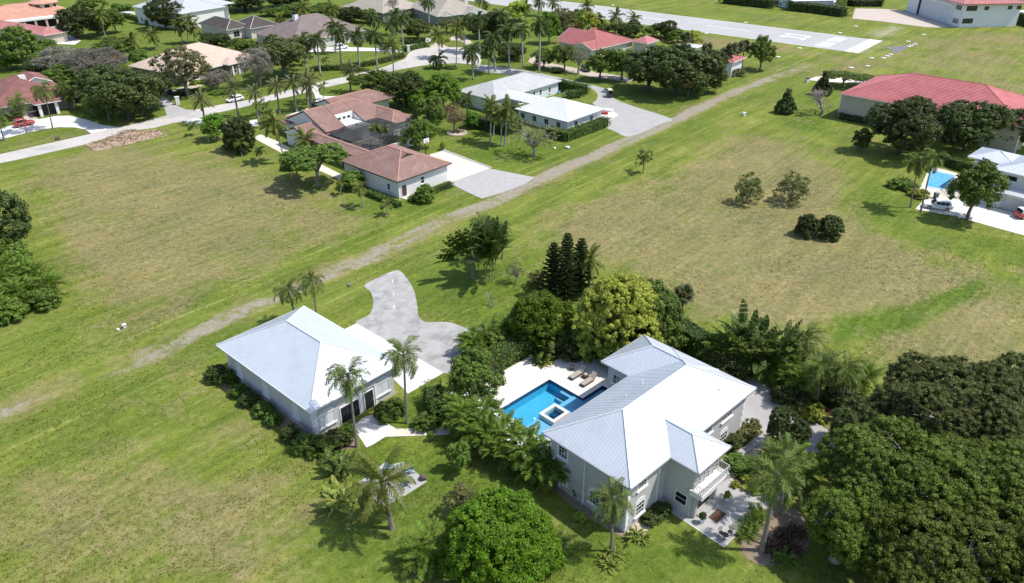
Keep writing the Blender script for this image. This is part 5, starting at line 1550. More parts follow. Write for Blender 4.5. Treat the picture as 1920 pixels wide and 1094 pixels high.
# ---- shared tree kinds (unit crown scaled per tree)
KINDS = {}
def kind(name, shape, leafm, barkm, rc, npc, leaf, nvar=2, fork=0.30, crown_base=0.22, r0=0.028, nl=16, nlimb=8, **kwargs):
    KINDS[name] = []
    for v in range(nvar):
        sd = sum(ord(c) for c in name) * 7 + v * 31
        cm, lo, _ = crown_mesh('crown_' + name, shape, leafm, rc, npc, leaf, sd, nl=nl, **kwargs)
        tm = limb_mesh('trunk_' + name, barkm, np.array([[a, b, crown_base + c * (1 - crown_base), r] for a, b, c, r in lo]), 1.0, 1.0, fork, r0, sd, nmax=nlimb)
        KINDS[name].append((tm, cm, crown_base))
kind('oak', 'round', L_oak, B_dark, 0.060, 26, 0.040, 3, crown_base=0.03, fork=0.24, nl=24)
kind('oakg', 'round', L_oakg, B_grey, 0.055, 22, 0.036, 2, crown_base=0.10, fork=0.28, nl=22, fill=0.75)
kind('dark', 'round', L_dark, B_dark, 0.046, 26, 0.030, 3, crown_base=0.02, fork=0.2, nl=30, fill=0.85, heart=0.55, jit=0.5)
kind('mid', 'round', L_mid, B_grey, 0.062, 22, 0.045, 3, crown_base=0.10, fork=0.30, nl=18, fill=0.8)
kind('bright', 'dome', L_bright, B_grey, 0.060, 22, 0.045, 2, crown_base=0.18, fork=0.3, nl=24, fill=0.85)
kind('yellow', 'dome', L_yel, B_grey, 0.070, 18, 0.055, 2, crown_base=0.15, fork=0.3, nl=18, fill=0.8)
kind('olive', 'round', L_olive, B_grey, 0.050, 20, 0.036, 2, crown_base=0.16, fork=0.32, nl=20, fill=0.5, heart=0.5)
kind('umbrella', 'flat', L_mid, B_grey, 0.050, 26, 0.040, 2, crown_base=0.35, fork=0.45, nl=22, fill=0.85, heart=0.6)
kind('cone', 'cone', L_dark, B_grey, 0.070, 26, 0.060, 1, crown_base=0.04, fork=0.2, nl=26, r0=0.03)
kind('bush', 'ball', L_hedge, B_dark, 0.105, 26, 0.075, 3, crown_base=0.0, fork=0.12, nl=16, nlimb=5)
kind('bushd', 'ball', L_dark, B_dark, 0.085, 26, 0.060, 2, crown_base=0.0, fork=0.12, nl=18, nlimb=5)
kind('busho', 'ball', L_olive, B_grey, 0.090, 20, 0.070, 2, crown_base=0.0, fork=0.15, nl=14, nlimb=6, fill=0.6, heart=0.5)
kind('bushl', 'ball', L_lime, B_dark, 0.105, 20, 0.085, 2, crown_base=0.0, fork=0.12, nl=14, nlimb=5, fill=0.8)
kind('bushr', 'ball', L_red, B_dark, 0.100, 18, 0.085, 2, crown_base=0.0, fork=0.12, nl=12, nlimb=5, fill=0.7, heart=0.5)
kind('bushm', 'ball', L_mid, B_dark, 0.100, 24, 0.075, 3, crown_base=0.0, fork=0.12, nl=16, nlimb=5, fill=0.85)
kind('rust', 'round', L_rust, B_dead, 0.050, 12, 0.035, 1, crown_base=0.22, fork=0.3, nl=18, fill=0.5, heart=0.0)
L_twig = leafmat('twig_grey', (0.17, 0.16, 0.115), (0.23, 0.215, 0.165), (0.31, 0.295, 0.235), 0.2)
kind('bare', 'round', L_twig, B_pale, 0.060, 30, 0.085, 2, crown_base=0.12, fork=0.28, nl=22, nlimb=20, fill=0.75, heart=0.0, jit=0.9, aspect=0.10)
kind('wispy', 'ball', leafmat('leaf_wispy', (0.06, 0.10, 0.03), (0.10, 0.15, 0.045), (0.17, 0.21, 0.08), 0.36), B_pale, 0.060, 20, 0.045, 2, crown_base=0.06, fork=0.25, nl=14, nlimb=10, r0=0.018, fill=0.6, heart=0.0, jit=0.6)
kind('sapling', 'round', L_mid, B_dark, 0.090, 12, 0.075, 2, crown_base=0.25, fork=0.3, nl=9, nlimb=7, r0=0.02, fill=0.6, heart=0.4)
kind('sparse', 'round', L_olive, B_pale, 0.055, 14, 0.034, 2, crown_base=0.24, fork=0.30, nl=15, nlimb=15, r0=0.03, fill=0.4, heart=0.0)
TW_ = [twig_mesh('bare_branches', B_dead, s_, depth=6, r0=0.035) for s_ in (3, 8)]
TWP = [twig_mesh('bare_branches', B_pale, s_, depth=4, spread=0.7) for s_ in (21,)]
NAMES = dict(wispy='wispy_tree', bare='bare_tree', oak='oak_tree', oakg='oak_tree', dark='evergreen_tree', mid='leafy_tree', bright='leafy_tree', yellow='leafy_tree', olive='olive_tree', umbrella='umbrella_tree', umbrellab='umbrella_tree', cone='conical_tree', bush='bush', bushd='bush', busho='bush', bushl='bush', bushr='bush', bushm='bush', rust='withered_tree', sapling='sapling', sparse='leafy_tree')
CATS = {'bush': 'bush'}
cnt = {}
def true_height(b, h_seen, w, cb):
    """height of a broad crown whose upper outline (seen from above) reaches h_seen over its foot"""
    th_ = math.atan2(CAM_H - h_seen * 0.5, b.y)
    a_ = w * 0.46
    lo_, hi_ = 0.1, max(h_seen, 0.3)
    for _ in range(30):
        h = (lo_ + hi_) / 2
        c = h * (1 - cb) / 2; zc = h * (1 + cb) / 2
        if zc * math.cos(th_) + math.hypot(a_ * math.sin(th_), c * math.cos(th_)) > h_seen * math.cos(th_): hi_ = h
        else: lo_ = h
    return max(h, 0.28 * w)
def tree(k, base, top, wpx, label, group=None, lean=0.0, hmul=1.0, cat=None):
    """k kind; base (px,py) at the foot, top y of the crown, width of the crown"""
    b, _, h = stand(base[0], base[1], base[0], top)
    w = width_at(base[0], base[1], wpx) * 1.08
    i = cnt.get(k, 0); cnt[k] = i + 1
    tm, cm, cb = KINDS[k][i % len(KINDS[k])]
    h = true_height(b, max(h, 0.35), w, cb) * hmul
    o = empty(NAMES[k], b, (i * 2.39996 + base[0] * 0.01) % 6.283)
    nm = NAMES[k]
    tag(o, label, cat or ('bush' if nm == 'bush' else 'tree'), group)
    inst('trunk' if nm != 'bush' else 'stem', tm, o, scale=(w, w, h))
    c = inst('crown' if nm != 'bush' else 'foliage', cm, o, loc=(0, 0, cb * h), scale=(w, w, h * (1 - cb)))
    return o
def bush(k, base, wpx, hm, label, group=None):
    b = G(*base); w = width_at(base[0], base[1], wpx) * 1.05
    i = cnt.get(k, 0); cnt[k] = i + 1
    tm, cm, cb = KINDS[k][i % len(KINDS[k])]
    o = empty('bush', b, (i * 2.39996) % 6.283)
    tag(o, label, 'bush', group)
    inst('stem', tm, o, scale=(w, w, hm))
    inst('foliage', cm, o, scale=(w, w, hm))
    return o
def big_tree(name, shape, leafm, barkm, base, top, wpx, rc, npc, leaf, seed, label, nl=24, fork=0.3, cb=0.2, r0=0.35, group=None, twigs=0, limbs=14, **kwargs):
    """a tree of its own, with leaves at true size"""
    b, _, h = stand(base[0], base[1], base[0], top)
    w = width_at(base[0], base[1], wpx) * 1.05
    h = true_height(b, h, w, cb)
    o = empty(name, b, 0)
    tag(o, label, 'tree', group)
    ch_ = h * (1 - cb)
    cm, lo, ng = crown_mesh('crown', shape, leafm, rc, npc, leaf, seed, nl=nl, w=w, h=ch_, **kwargs)
    inst('crown', cm, o, loc=(0, 0, cb * h))
    inst('trunk', limb_mesh('trunk', barkm, lo, w, ch_, fork * h, r0, seed, nmax=limbs, cz0=cb * h, twigs=twigs), o)
    if ng: inst('new_growth', ng, o, loc=(0, 0, cb * h))
    return o, w, h

# ---- palms: every frond is a part
def frond_mesh(name, m, L=3.0, n=22, ll=0.75, lw=0.075, droop=1.1, hang=0.35, fwd=0.55, seed=0, plume=0.25, petiole=0.14, stemm=None):
    rng = np.random.default_rng(seed)
    ts = np.linspace(0, 1, 10)
    ang = -droop * ts ** 1.3
    dx, dz = np.cos(ang), np.sin(ang)
    xx = np.concatenate([[0], np.cumsum((dx[1:] + dx[:-1]) / 2 * L / 9)]); zz = np.concatenate([[0], np.cumsum((dz[1:] + dz[:-1]) / 2 * L / 9)])
    V_ = []
    wr_ = 0.035 * (L / 3)
    for i in range(9):
        a, b_ = np.array([xx[i], 0, zz[i]]), np.array([xx[i + 1], 0, zz[i + 1]])
        r1, r2 = wr_ * (1 - 0.85 * ts[i]), wr_ * (1 - 0.85 * ts[i + 1])
        V_.append([a + (0, -r1, 0.01), b_ + (0, -r2, 0.01), b_ + (0, r2, 0.01), a + (0, r1, 0.01)])
        V_.append([a + (0, 0, -r1), b_ + (0, 0, -r2), b_ + (0, 0, r2), a + (0, 0, r1)])
    for i in range(n):
        t = petiole + (1 - petiole) * (i + 0.5) / n
        p_ = np.array([np.interp(t, ts, xx), 0, np.interp(t, ts, zz)])
        a = np.interp(t, ts, ang)
        f = np.array([math.cos(a), 0, math.sin(a)]); u_ = np.array([-math.sin(a), 0, math.cos(a)])
        prof = (math.sin(math.pi * min(1, (t - petiole) / (1 - petiole) * 0.82 + 0.16)) ** 0.7) * (1 if t < 0.9 else 0.8)
        for s_ in (-1, 1):
            l_ = ll * prof * rng.uniform(0.85, 1.1)
            d = unit(np.array([0, s_, 0]) + f * (fwd + 0.5 * t) + u_ * (plume * rng.uniform(-1, 1.2)) + rng.normal(size=3) * 0.06)
            mid = p_ + d * l_ * 0.55
            d2 = unit(d + np.array([0, 0, -1]) * hang * 2)
            tip = mid + d2 * l_ * 0.5
            wv = unit(f + 0.25 * u_) * lw
            V_.append([p_ - wv * 0.35, mid - wv * 0.5, mid + wv * 0.5, p_ + wv * 0.35])
            V_.append([mid - wv * 0.5, tip - wv * 0.08, tip + wv * 0.08, mid + wv * 0.5])
    return np_mesh(name, np.array(V_, float), m)

def fan_mesh(name, m, R0=1.0, n=20, pet=0.7, seed=0):
    rng = np.random.default_rng(seed)
    V_ = []
    V_.append([(0, -0.03, 0), (pet, -0.02, 0), (pet, 0.02, 0), (0, 0.03, 0)])
    for i in range(n):
        a = (i / (n - 1) - 0.5) * 4.2
        d = np.array([math.cos(a), math.sin(a), -0.15 - 0.25 * abs(a)]); d = unit(d)
        s_ = np.array([-math.sin(a), math.cos(a), 0])
        o_ = np.array([pet, 0, 0]); l_ = R0 * rng.uniform(0.85, 1.05)
        mid = o_ + d * l_ * 0.6; tip = mid + unit(d + np.array([0, 0, -0.7])) * l_ * 0.42
        V_.append([o_, mid - s_ * 0.085 * R0, mid + s_ * 0.085 * R0, o_ + np.array([0.001, 0, 0])])
        V_.append([mid - s_ * 0.085 * R0, tip - s_ * 0.01, tip + s_ * 0.01, mid + s_ * 0.085 * R0])
    return np_mesh(name, np.array(V_, float), m)

def paddle_mesh(name, m, L=2.4, wd=0.5, pet=0.35, droop=0.8, seed=0, tear=0.0):
    """banana-like leaf: stalk then a broad blade folded along the rib"""
    rng = np.random.default_rng(seed)
    V_ = []
    n = 9
    ts = np.linspace(0, 1, n + 1)
    ang = -droop * ts ** 1.6
    xx = np.concatenate([[0], np.cumsum(np.cos(ang[1:]) * L / n)]); zz = np.concatenate([[0], np.cumsum(np.sin(ang[1:]) * L / n)])
    for i in range(n):
        t0, t1 = ts[i], ts[i + 1]
        a, b_ = np.array([xx[i], 0, zz[i]]), np.array([xx[i + 1], 0, zz[i + 1]])
        r_ = 0.035 * (1 - 0.7 * t0)
        V_.append([a + (0, 0, -r_), b_ + (0, 0, -r_), b_ + (0, 0, r_), a + (0, 0, r_)])
        if t1 <= pet: continue
        w0 = wd * max(0.0, math.sin(math.pi * min(1, max(0, (t0 - pet) / (1 - pet)) * 0.86 + 0.12)) if t0 >= pet - 1e-6 else 0.15) ** 0.6
        w1 = wd * (max(0.0, math.sin(math.pi * min(1, (t1 - pet) / (1 - pet) * 0.86 + 0.12))) ** 0.6)
        for s_ in (-1, 1):
            g_ = rng.uniform(0, tear)
            V_.append([a, b_ - (b_ - a) * g_, b_ - (b_ - a) * g_ + np.array([0, s_ * w1, -0.18 * w1]), a + np.array([0, s_ * w0, -0.18 * w0])])
    return np_mesh(name, np.array(V_, float), m)

FR = {}
def fset(k, fn, n=3): FR[k] = [fn(i) for i in range(n)]
fset('queen', lambda i: frond_mesh('frond', L_palm, 3.0, 34, 0.85, 0.070, 1.75 + 0.2 * i, 0.75, 0.6, i, 0.55))
fset('royal', lambda i: frond_mesh('frond', L_royal, 3.6, 20, 1.0, 0.21, 1.55 + 0.2 * i, 0.55, 0.5, i + 9, 0.45))
fset('coco', lambda i: frond_mesh('frond', L_coco, 3.7, 24, 1.0, 0.17, 1.05 + 0.25 * i, 0.55, 0.55, i + 19, 0.12))
fset('coconear', lambda i: frond_mesh('frond', L_coco, 4.0, 40, 0.95, 0.085, 1.15 + 0.25 * i, 0.75, 0.5, i + 29, 0.10))
fset('date', lambda i: frond_mesh('frond', L_date, 2.9, 20, 0.6, 0.16, 0.85 + 0.2 * i, 0.12, 1.0, i + 39, 0.35))
fset('adonidia', lambda i: frond_mesh('frond', L_coco, 1.9, 16, 0.65, 0.15, 1.5 + 0.2 * i, 0.3, 0.5, i + 49, 0.3))
fset('areca', lambda i: frond_mesh('frond', L_areca, 2.1, 22, 0.55, 0.070, 1.35 + 0.25 * i, 0.25, 0.75, i + 59, 0.22))
fset('queendead', lambda i: frond_mesh('dead_frond', L_dead, 2.4, 20, 0.55, 0.08, 1.2 + 0.3 * i, 0.9, 0.6, i + 81, 0.3))
fset('fan', lambda i: fan_mesh('frond', L_fan, 1.0, 18, 0.75, i))
fset('dead', lambda i: fan_mesh('dead_frond', L_dead, 0.9, 14, 0.5, i + 3))
fset('traveller', lambda i: paddle_mesh('leaf', L_ban, 4.2, 0.46, 0.40, 0.30 + 0.45 * i, i, 0.25))
fset('banana', lambda i: paddle_mesh('leaf', L_ban, 1.7, 0.26, 0.15, 0.9 + 0.4 * i, i + 5, 0.15))
fset('bird', lambda i: paddle_mesh('leaf', leafmat('leaf_bird', (0.16, 0.21, 0.03), (0.30, 0.34, 0.06), (0.48, 0.50, 0.16), 0.3), 1.9, 0.24, 0.4, 0.9 + 0.4 * i, i + 15, 0.1))
fset('strap', lambda i: paddle_mesh('leaf', leafmat('leaf_strap', (0.10, 0.15, 0.02), (0.22, 0.27, 0.04), (0.40, 0.42, 0.10), 0.3), 1.1, 0.09, 0.05, 1.4 + 0.4 * i, i + 25))
fset('brom', lambda i: paddle_mesh('leaf', L_brom, 1.0, 0.07, 0.05, 1.2 + 0.4 * i, i + 35))
fset('fern', lambda i: frond_mesh('frond', L_areca, 1.1, 12, 0.30, 0.06, 1.4 + 0.3 * i, 0.1, 0.7, i + 69, 0.2))
SPEC = dict(queen=(24, 0.13, B_palm, 78, -32), royal=(22, 0.24, B_royal, 75, -25), coco=(20, 0.16, B_pale, 82, -35), coconear=(24, 0.22, B_palm, 84, -40), date=(26, 0.24, B_palm, 80, -28), adonidia=(10, 0.10, B_pale, 70, -15))
pcount = 0
def palm(k, base, heart, label, group=None, n=None, fs=1.0, wind=0.22, tr=None, cat='palm'):
    """base at the foot, heart = where the fronds spring, both as seen"""
    global pcount
    pcount += 1
    rng = np.random.default_rng(100 + pcount)
    b, lx, h = stand(*base, *heart)
    n0, r, bark, emax, emin = SPEC[k]
    n = n or n0; r = tr or r
    o = empty({'queen': 'queen_palm', 'royal': 'royal_palm', 'coco': 'coconut_palm', 'coconear': 'coconut_palm', 'date': 'date_palm', 'adonidia': 'small_palm'}[k], b)
    tag(o, label, cat, group)
    top = Vector((lx, 0, h))
    bend = rng.uniform(-0.12, 0.12)
    pts = [Vector((lx * (t + bend * math.sin(math.pi * t)), 0.3 * bend * math.sin(math.pi * t), -0.15 + (h + 0.15) * t)) for t in (0, 0.12, 0.3, 0.5, 0.7, 0.88, 1)]
    if k == 'royal': rad = [r * 1.3, r * 1.15, r, r * 1.05, r * 1.0, r * 0.8, r * 0.6]
    elif k in ('coconear', 'date'): rad = [r * 1.7, r * 1.15, r, r, r * 0.95, r * 1.0, r * 0.8]
    else: rad = [r * 1.6, r * 1.15, r, r * 0.95, r * 0.9, r * 0.8, r * 0.8]
    tm = MB().tube(pts, rad, 8)
    if k in ('coconear', 'queen', 'date', 'coco'):
        m_ = int(h / 0.45)
        for q in range(1, m_):
            t = q / m_
            i_ = min(5, int(t * 6)); c = Vector((lx * (t + bend * math.sin(math.pi * t)), 0.3 * bend * math.sin(math.pi * t), -0.15 + (h + 0.15) * t))
            rr = float(np.interp(t, (0, 0.12, 0.3, 0.5, 0.7, 0.88, 1), rad)) * 1.07
            tm.tube([c - Vector((0, 0, 0.06)), c + Vector((0, 0, 0.04))], [rr, rr * 0.97], 8)
    tm.build('trunk', bark, o, smooth=(k == 'royal'))
    if k in ('royal', 'adonidia', 'queen'):
        MB().tube([top - Vector((0, 0, 0.3)), top + Vector((0, 0, 0.3)), top + Vector((0, 0, 0.9 if k != 'queen' else 0.5))], [r * 1.05, r * 1.0, r * 0.4], 8).build('crownshaft', B_shaft if k != 'queen' else B_palm, o)
    for i in range(n):
        u = (i + 0.5) / n
        el = math.radians(emax + (emin - emax) * u ** 0.85) + rng.normal() * 0.08
        az = i * 2.39996 + rng.normal() * 0.2
        # the breeze from the right pushes the fronds over to the left
        dv = Vector((math.cos(el) * math.cos(az) - wind, math.cos(el) * math.sin(az), math.sin(el)))
        az, el = math.atan2(dv.y, dv.x), math.atan2(dv.z, math.hypot(dv.x, dv.y))
        s_ = fs * rng.uniform(0.85, 1.12)
        inst('frond', FR[k][i % 3], o, top + Vector((0, 0, 0.1 * (1 - u))), (rng.normal() * 0.25, -el, az), (s_, s_, s_))
    if k in ('coco', 'coconear', 'queen', 'royal'):
        for i in range(int(rng.integers(0, 5))):
            s_ = fs * rng.uniform(0.7, 1.0)
            inst('dead_frond', FR['queendead'][i % 3], o, top - Vector((0, 0, 0.15)), (rng.normal() * 0.3, math.radians(rng.uniform(48, 75)), rng.uniform(0, 6.283)), (s_, s_, s_))
    if k in ('coco', 'coconear'):
        nm = MB()
        for q in range(6):
            a = q * 1.05
            nm.lathe([(0.02, h - 0.42), (0.12, h - 0.32), (0.13, h - 0.22), (0.03, h - 0.1)], (lx + 0.24 * math.cos(a), 0.24 * math.sin(a)), 6)
        nm.build('coconut_bunch', B_stem, o)
    return o
def sabal(base, heart, label, group=None, n=26, fs=1.0, dead=True):
    global pcount
    pcount += 1
    rng = np.random.default_rng(300 + pcount)
    b, lx, h = stand(*base, *heart)
    o = empty('sabal_palm', b); tag(o, label, 'palm', group)
    MB().tube([(0, 0, -0.15), (lx * 0.3, 0, h * 0.35), (lx * 0.75, 0, h * 0.75), (lx, 0, h)], [0.2, 0.16, 0.16, 0.17], 8).build('trunk', B_dark, o)
    for i in range(n):
        u = (i + 0.5) / n
        el = math.radians(80 - 125 * u); az = i * 2.39996
        inst('frond', FR['fan'][i % 3], o, (lx, 0, h), (rng.normal() * 0.3, -el, az), (fs,) * 3)
    if dead:
        for i in range(8):
            inst('dead_frond', FR['dead'][i % 3], o, (lx, 0, h - 0.1), (rng.normal() * 0.3, math.radians(62), i * 0.8), (fs,) * 3)
    return o
def clump(name, k, base, wpx, hm, label, stems=7, per=7, group=None, cat='palm', spread=0.55, fs=1.0, emax=82, emin=5, blossoms=0, part='frond', stem=True, low=False):
    """many-stemmed plant: fronds springing from stems of different height"""
    global pcount
    pcount += 1
    rng = np.random.default_rng(500 + pcount)
    b = G(*base); w = width_at(base[0], base[1], wpx)
    o = empty(name, b); tag(o, label, cat, group)
    sm = MB()
    for s_ in range(stems):
        a = s_ * 2.39996 + rng.random(); r = w * 0.5 * spread * math.sqrt((s_ + 0.3) / stems)
        p_ = Vector((r * math.cos(a), r * math.sin(a), 0))
        zt = hm * rng.uniform(0.35, 0.62) * (1 - 0.3 * (s_ / stems)) if not low else 0.05
        q = Vector((p_.x * 1.25, p_.y * 1.25, zt))
        sm.tube([p_ - Vector((0, 0, 0.1)), p_.lerp(q, 0.5), q], [0.05, 0.045, 0.04], 5)
        for i in range(per):
            el = math.radians(emax + (emin - emax) * ((i + 0.5) / per)) + rng.normal() * 0.12
            az = a + i * 2.39996 + rng.normal() * 0.3
            f = fs * rng.uniform(0.75, 1.15)
            inst(part, FR[k][i % 3], o, q, (rng.normal() * 0.3, -el, az), (f, f, f))
    if stem: sm.build('stems', B_stem, o)
    if blossoms:
        P = np.stack([rng.normal(size=blossoms) * w * 0.25, rng.normal(size=blossoms) * w * 0.25, hm * rng.uniform(0.75, 1.0, blossoms)], 1)
        P = np.repeat(P, 7, 0) + rng.normal(size=(blossoms * 7, 3)) * 0.10
        inst('blossoms', np_mesh('blossoms', leaf_quads(P, rng.normal(size=P.shape) + np.array([0, 0, 0.8]), 0.20, rng, 0.9), L_flow), o)
    return o
def hedge(pts, wid, hm, label, leafm=None, size=0.16, dens=70, group=None, world=False, rnd=0.08, name='hedge'):
    """clipped hedge along a line: leaves over a solid dark heart"""
    global pcount
    pcount += 1
    rng = np.random.default_rng(700 + pcount)
    leafm = leafm or L_hedge
    P = pts if world else GP(pts)
    c = sum(P, Vector()) / len(P); c.z = 0
    o = empty(name, c); tag(o, label, 'hedge', group)
    core = MB(); Q = []; N_ = []
    for a, b_ in zip(P[:-1], P[1:]):
        d = (b_ - a); L_ = d.length; d.normalize(); s_ = Vector((-d.y, d.x, 0))
        k = wid / 2 - 0.12
        pl_ = [(a - d * 0.1 + s_ * k - c), (b_ + d * 0.1 + s_ * k - c), (b_ + d * 0.1 - s_ * k - c), (a - d * 0.1 - s_ * k - c)]
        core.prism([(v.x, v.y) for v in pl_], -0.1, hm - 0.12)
        area = L_ * wid + 2 * L_ * hm + 2 * wid * hm
        n = int(area * dens)
        u = rng.uniform(-wid / 2, L_ + wid / 2, n); sel = rng.random(n) * area
        top = sel < L_ * wid; s1 = (~top) & (sel < L_ * wid + L_ * hm); s2 = (~top) & (~s1) & (sel < L_ * wid + 2 * L_ * hm); en = ~(top | s1 | s2)
        v = rng.uniform(-wid / 2, wid / 2, n); z = rng.uniform(0.02, hm, n)
        wob = 0.10 * np.sin(u * 1.7 + pcount) + 0.07 * np.sin(u * 4.1)
        z = np.where(top, hm + wob * 0.8, z); v = np.where(s1, wid / 2 + wob * 0.6, np.where(s2, -wid / 2 - wob * 0.6, v))
        u = np.where(en, np.where(rng.random(n) < 0.5, 0.0, L_), u)
        nn = np.zeros((n, 3))
        nn[:, 2] = np.where(top, 1, 0.25)
        sv = np.where(s1, 1.0, np.where(s2, -1.0, 0.0))
        nn[:, 0] += sv * s_.x; nn[:, 1] += sv * s_.y
        eu = np.where(en, np.sign(u - L_ / 2), 0.0)
        nn[:, 0] += eu * d.x; nn[:, 1] += eu * d.y
        jj = rng.normal(size=(n, 3)) * rnd
        Q.append(np.stack([a.x - c.x + d.x * u + s_.x * v, a.y - c.y + d.y * u + s_.y * v, z], 1) + jj)
        N_.append(nn + rng.normal(size=(n, 3)) * 0.5)
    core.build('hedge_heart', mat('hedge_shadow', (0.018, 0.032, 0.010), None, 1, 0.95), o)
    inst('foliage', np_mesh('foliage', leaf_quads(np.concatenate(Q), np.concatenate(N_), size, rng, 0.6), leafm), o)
    return o
# ================================================================== PLANTING
# ---- close to the two metal-roofed buildings
palm('queen', (669, 838), (653, 706), 'queen palm with slim grey trunk in front of the garage patio')
palm('queen', (763, 793), (757, 668), 'queen palm on the lawn right of the garage, before the white apron')
palm('queen', (557, 604), (540, 545), 'left of two short queen palms behind the garage roof', 'palms behind the garage', fs=0.82)
palm('queen', (597, 612), (585, 527), 'right of two short queen palms behind the garage roof', 'palms behind the garage', fs=0.85)
palm('coconear', (735, 990), (718, 905), 'young coconut palm with thick curved trunk beside the fire pit patio', fs=0.98)
palm('queen', (1147, 1034), (1150, 938), 'queen palm rising from a fern ring at the near corner of the house', fs=0.9)
palm('queen', (1428, 1032), (1458, 895), 'queen palm with thick pale leaning trunk beside the entrance court', tr=0.2, fs=1.05)
palm('queen', (1464, 962), (1476, 862), 'queen palm standing behind the pale leaning palm by the entrance court')
palm('queen', (942, 485), (942, 428), 'tall queen palm with bare trunk right of the traveller palm', fs=0.78, wind=0.35)
palm('queen', (905, 492), (905, 420), 'queen palm whose crown shows above the traveller palm', fs=0.8, wind=0.35)
palm('coconear', (1104, 552), (1106, 492), 'coconut palm with bluish fronds right of the three Norfolk pines', fs=0.75)
sabal((1273, 618), (1283, 552), 'lone sabal palm with thin leaning trunk at the edge of the brown field', fs=0.95)
palm('queen', (1528, 764), (1545, 690), 'queen palm with pale leaning trunk beyond the yellow shrubs', fs=1.0)
palm('queen', (1500, 705), (1514, 640), 'queen palm with bare trunk right of the dark fan-leaved clump')
palm('queen', (1580, 770), (1585, 695), 'queen palm half hidden by the left edge of the big oaks')
# traveller palm
def traveller(base, label, fs=1.0, rz=0.4, n=15, stem=1.2):
    b = G(*base); o = empty('traveller_palm', b, rz); tag(o, label, 'palm')
    MB().tube([(0, 0, -0.15), (0, 0, stem * 0.5), (0, 0, stem)], [0.28, 0.22, 0.24], 8).build('trunk', B_palm, o)
    sh = MB()
    for i in range(n):
        a = math.radians(-66 + 120 * i / (n - 1))
        el = math.pi / 2 - abs(a)
        inst('leaf', FR['traveller'][0 if abs(a) < 0.7 else 1], o, (0, 0, stem - 0.1), (1.15 if i % 2 else 0.8, -el, 0 if a > 0 else math.pi), (fs,) * 3)
        sh.tube([(0, 0, stem - 0.2), (math.sin(a) * 1.1 * fs, 0, stem + math.cos(a) * 1.1 * fs)], [0.09, 0.05], 5)
    sh.build('leaf_bases', mat('traveller_sheath', (0.42, 0.38, 0.22), (0.34, 0.30, 0.17), 1, 0.7), o)
    return o
traveller((887, 522), 'big traveller palm with a flat fan of torn paddle leaves on the lawn', 1.55, 0.15, 19, 2.6)
clump('banana_clump', 'traveller', (916, 523), 62, 7, 'dark upright paddle-leaved clump growing against the traveller palm', 12, 7, cat='plant', fs=1.35, emax=89, emin=66, part='leaf')
clump('banana_clump', 'traveller', (1392, 690), 95, 7, 'broad dark paddle-leaved clump behind the house driveway', 9, 7, cat='plant', fs=1.05, emax=86, emin=30, part='leaf')
clump('areca_palm', 'areca', (1345, 680), 70, 4.5, 'feathery palm clump left of the dark paddle-leaved clump behind the house', 14, 8, fs=1.2)
clump('areca_palm', 'areca', (1452, 706), 66, 4.6, 'feathery palm clump leaning over the far end of the grey driveway', 14, 8, fs=1.2)
clump('areca_palm', 'areca', (1412, 704), 56, 3.6, 'yellowish palm clump in front of the dark paddle-leaved clump', 13, 8, fs=1.05)
clump('areca_palm', 'areca', (1485, 735), 65, 4.6, 'palm clump between the driveway and the leaning queen palm', 14, 8, fs=1.15)
clump('areca_palm', 'areca', (1555, 738), 60, 4.2, 'palm clump right of the leaning queen palm beside the oaks', 8, 7, fs=1.1)
clump('banana_clump', 'traveller', (1450, 700), 80, 7, 'dark paddle-leaved clump right of the broad one behind the driveway', 8, 6, cat='plant', fs=1.0, emax=86, emin=35, part='leaf')
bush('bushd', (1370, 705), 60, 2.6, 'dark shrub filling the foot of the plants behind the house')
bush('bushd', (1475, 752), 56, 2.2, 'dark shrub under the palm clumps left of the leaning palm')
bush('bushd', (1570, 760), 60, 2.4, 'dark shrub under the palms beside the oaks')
clump('areca_palm', 'areca', (1610, 730), 60, 4.0, 'palm clump at the far left foot of the big oaks', 8, 7, fs=1.05)
# Norfolk pines
def norfolk(base, top, label, group):
    b, _, h = stand(*base, base[0], top)
    o = empty('norfolk_pine', b); tag(o, label, 'tree', group)
    MB().tube([(0, 0, -0.15), (0, 0, h * 0.5), (0, 0, h)], [0.16, 0.10, 0.02], 7).build('trunk', B_dark, o)
    V_ = []
    rng = np.random.default_rng(int(base[0]))
    tiers = int(h / 0.42)
    for k in range(tiers):
        z = 0.5 + (h - 0.6) * k / tiers
        L_ = 0.25 + 2.5 * (1 - z / h) ** 0.8 * rng.uniform(0.8, 1.15)
        for q in range(7):
            a = q * 6.283 / 7 + k * 0.5 + rng.normal() * 0.1
            d = np.array([math.cos(a), math.sin(a), 0.0]); s_ = np.array([-math.sin(a), math.cos(a), 0])
            for t in range(6):
                p_ = np.array([0, 0, z]) + d * L_ * t / 6 + np.array([0, 0, 0.22 * L_ * (t / 6) ** 2])
                p2 = np.array([0, 0, z]) + d * L_ * (t + 1) / 6 + np.array([0, 0, 0.22 * L_ * ((t + 1) / 6) ** 2])
                w_ = 0.13
                V_.append([p_ - s_ * w_, p2 - s_ * w_ * 0.8, p2 + s_ * w_ * 0.8, p_ + s_ * w_])
                V_.append([p_ + (0, 0, w_), p2 + (0, 0, w_ * 0.8), p2 - (0, 0, w_ * 0.8), p_ - (0, 0, w_)])
    inst('branches', np_mesh('branches', np.array(V_), L_pine), o)
norfolk((1036, 556), 452, 'left and shortest of three dark Norfolk pines', 'Norfolk pines behind the pool garden')
norfolk((1060, 562), 434, 'middle and tallest of three dark Norfolk pines', 'Norfolk pines behind the pool garden')
norfolk((1086, 552), 444, 'right one of three dark Norfolk pines beside the coconut palm', 'Norfolk pines behind the pool garden')
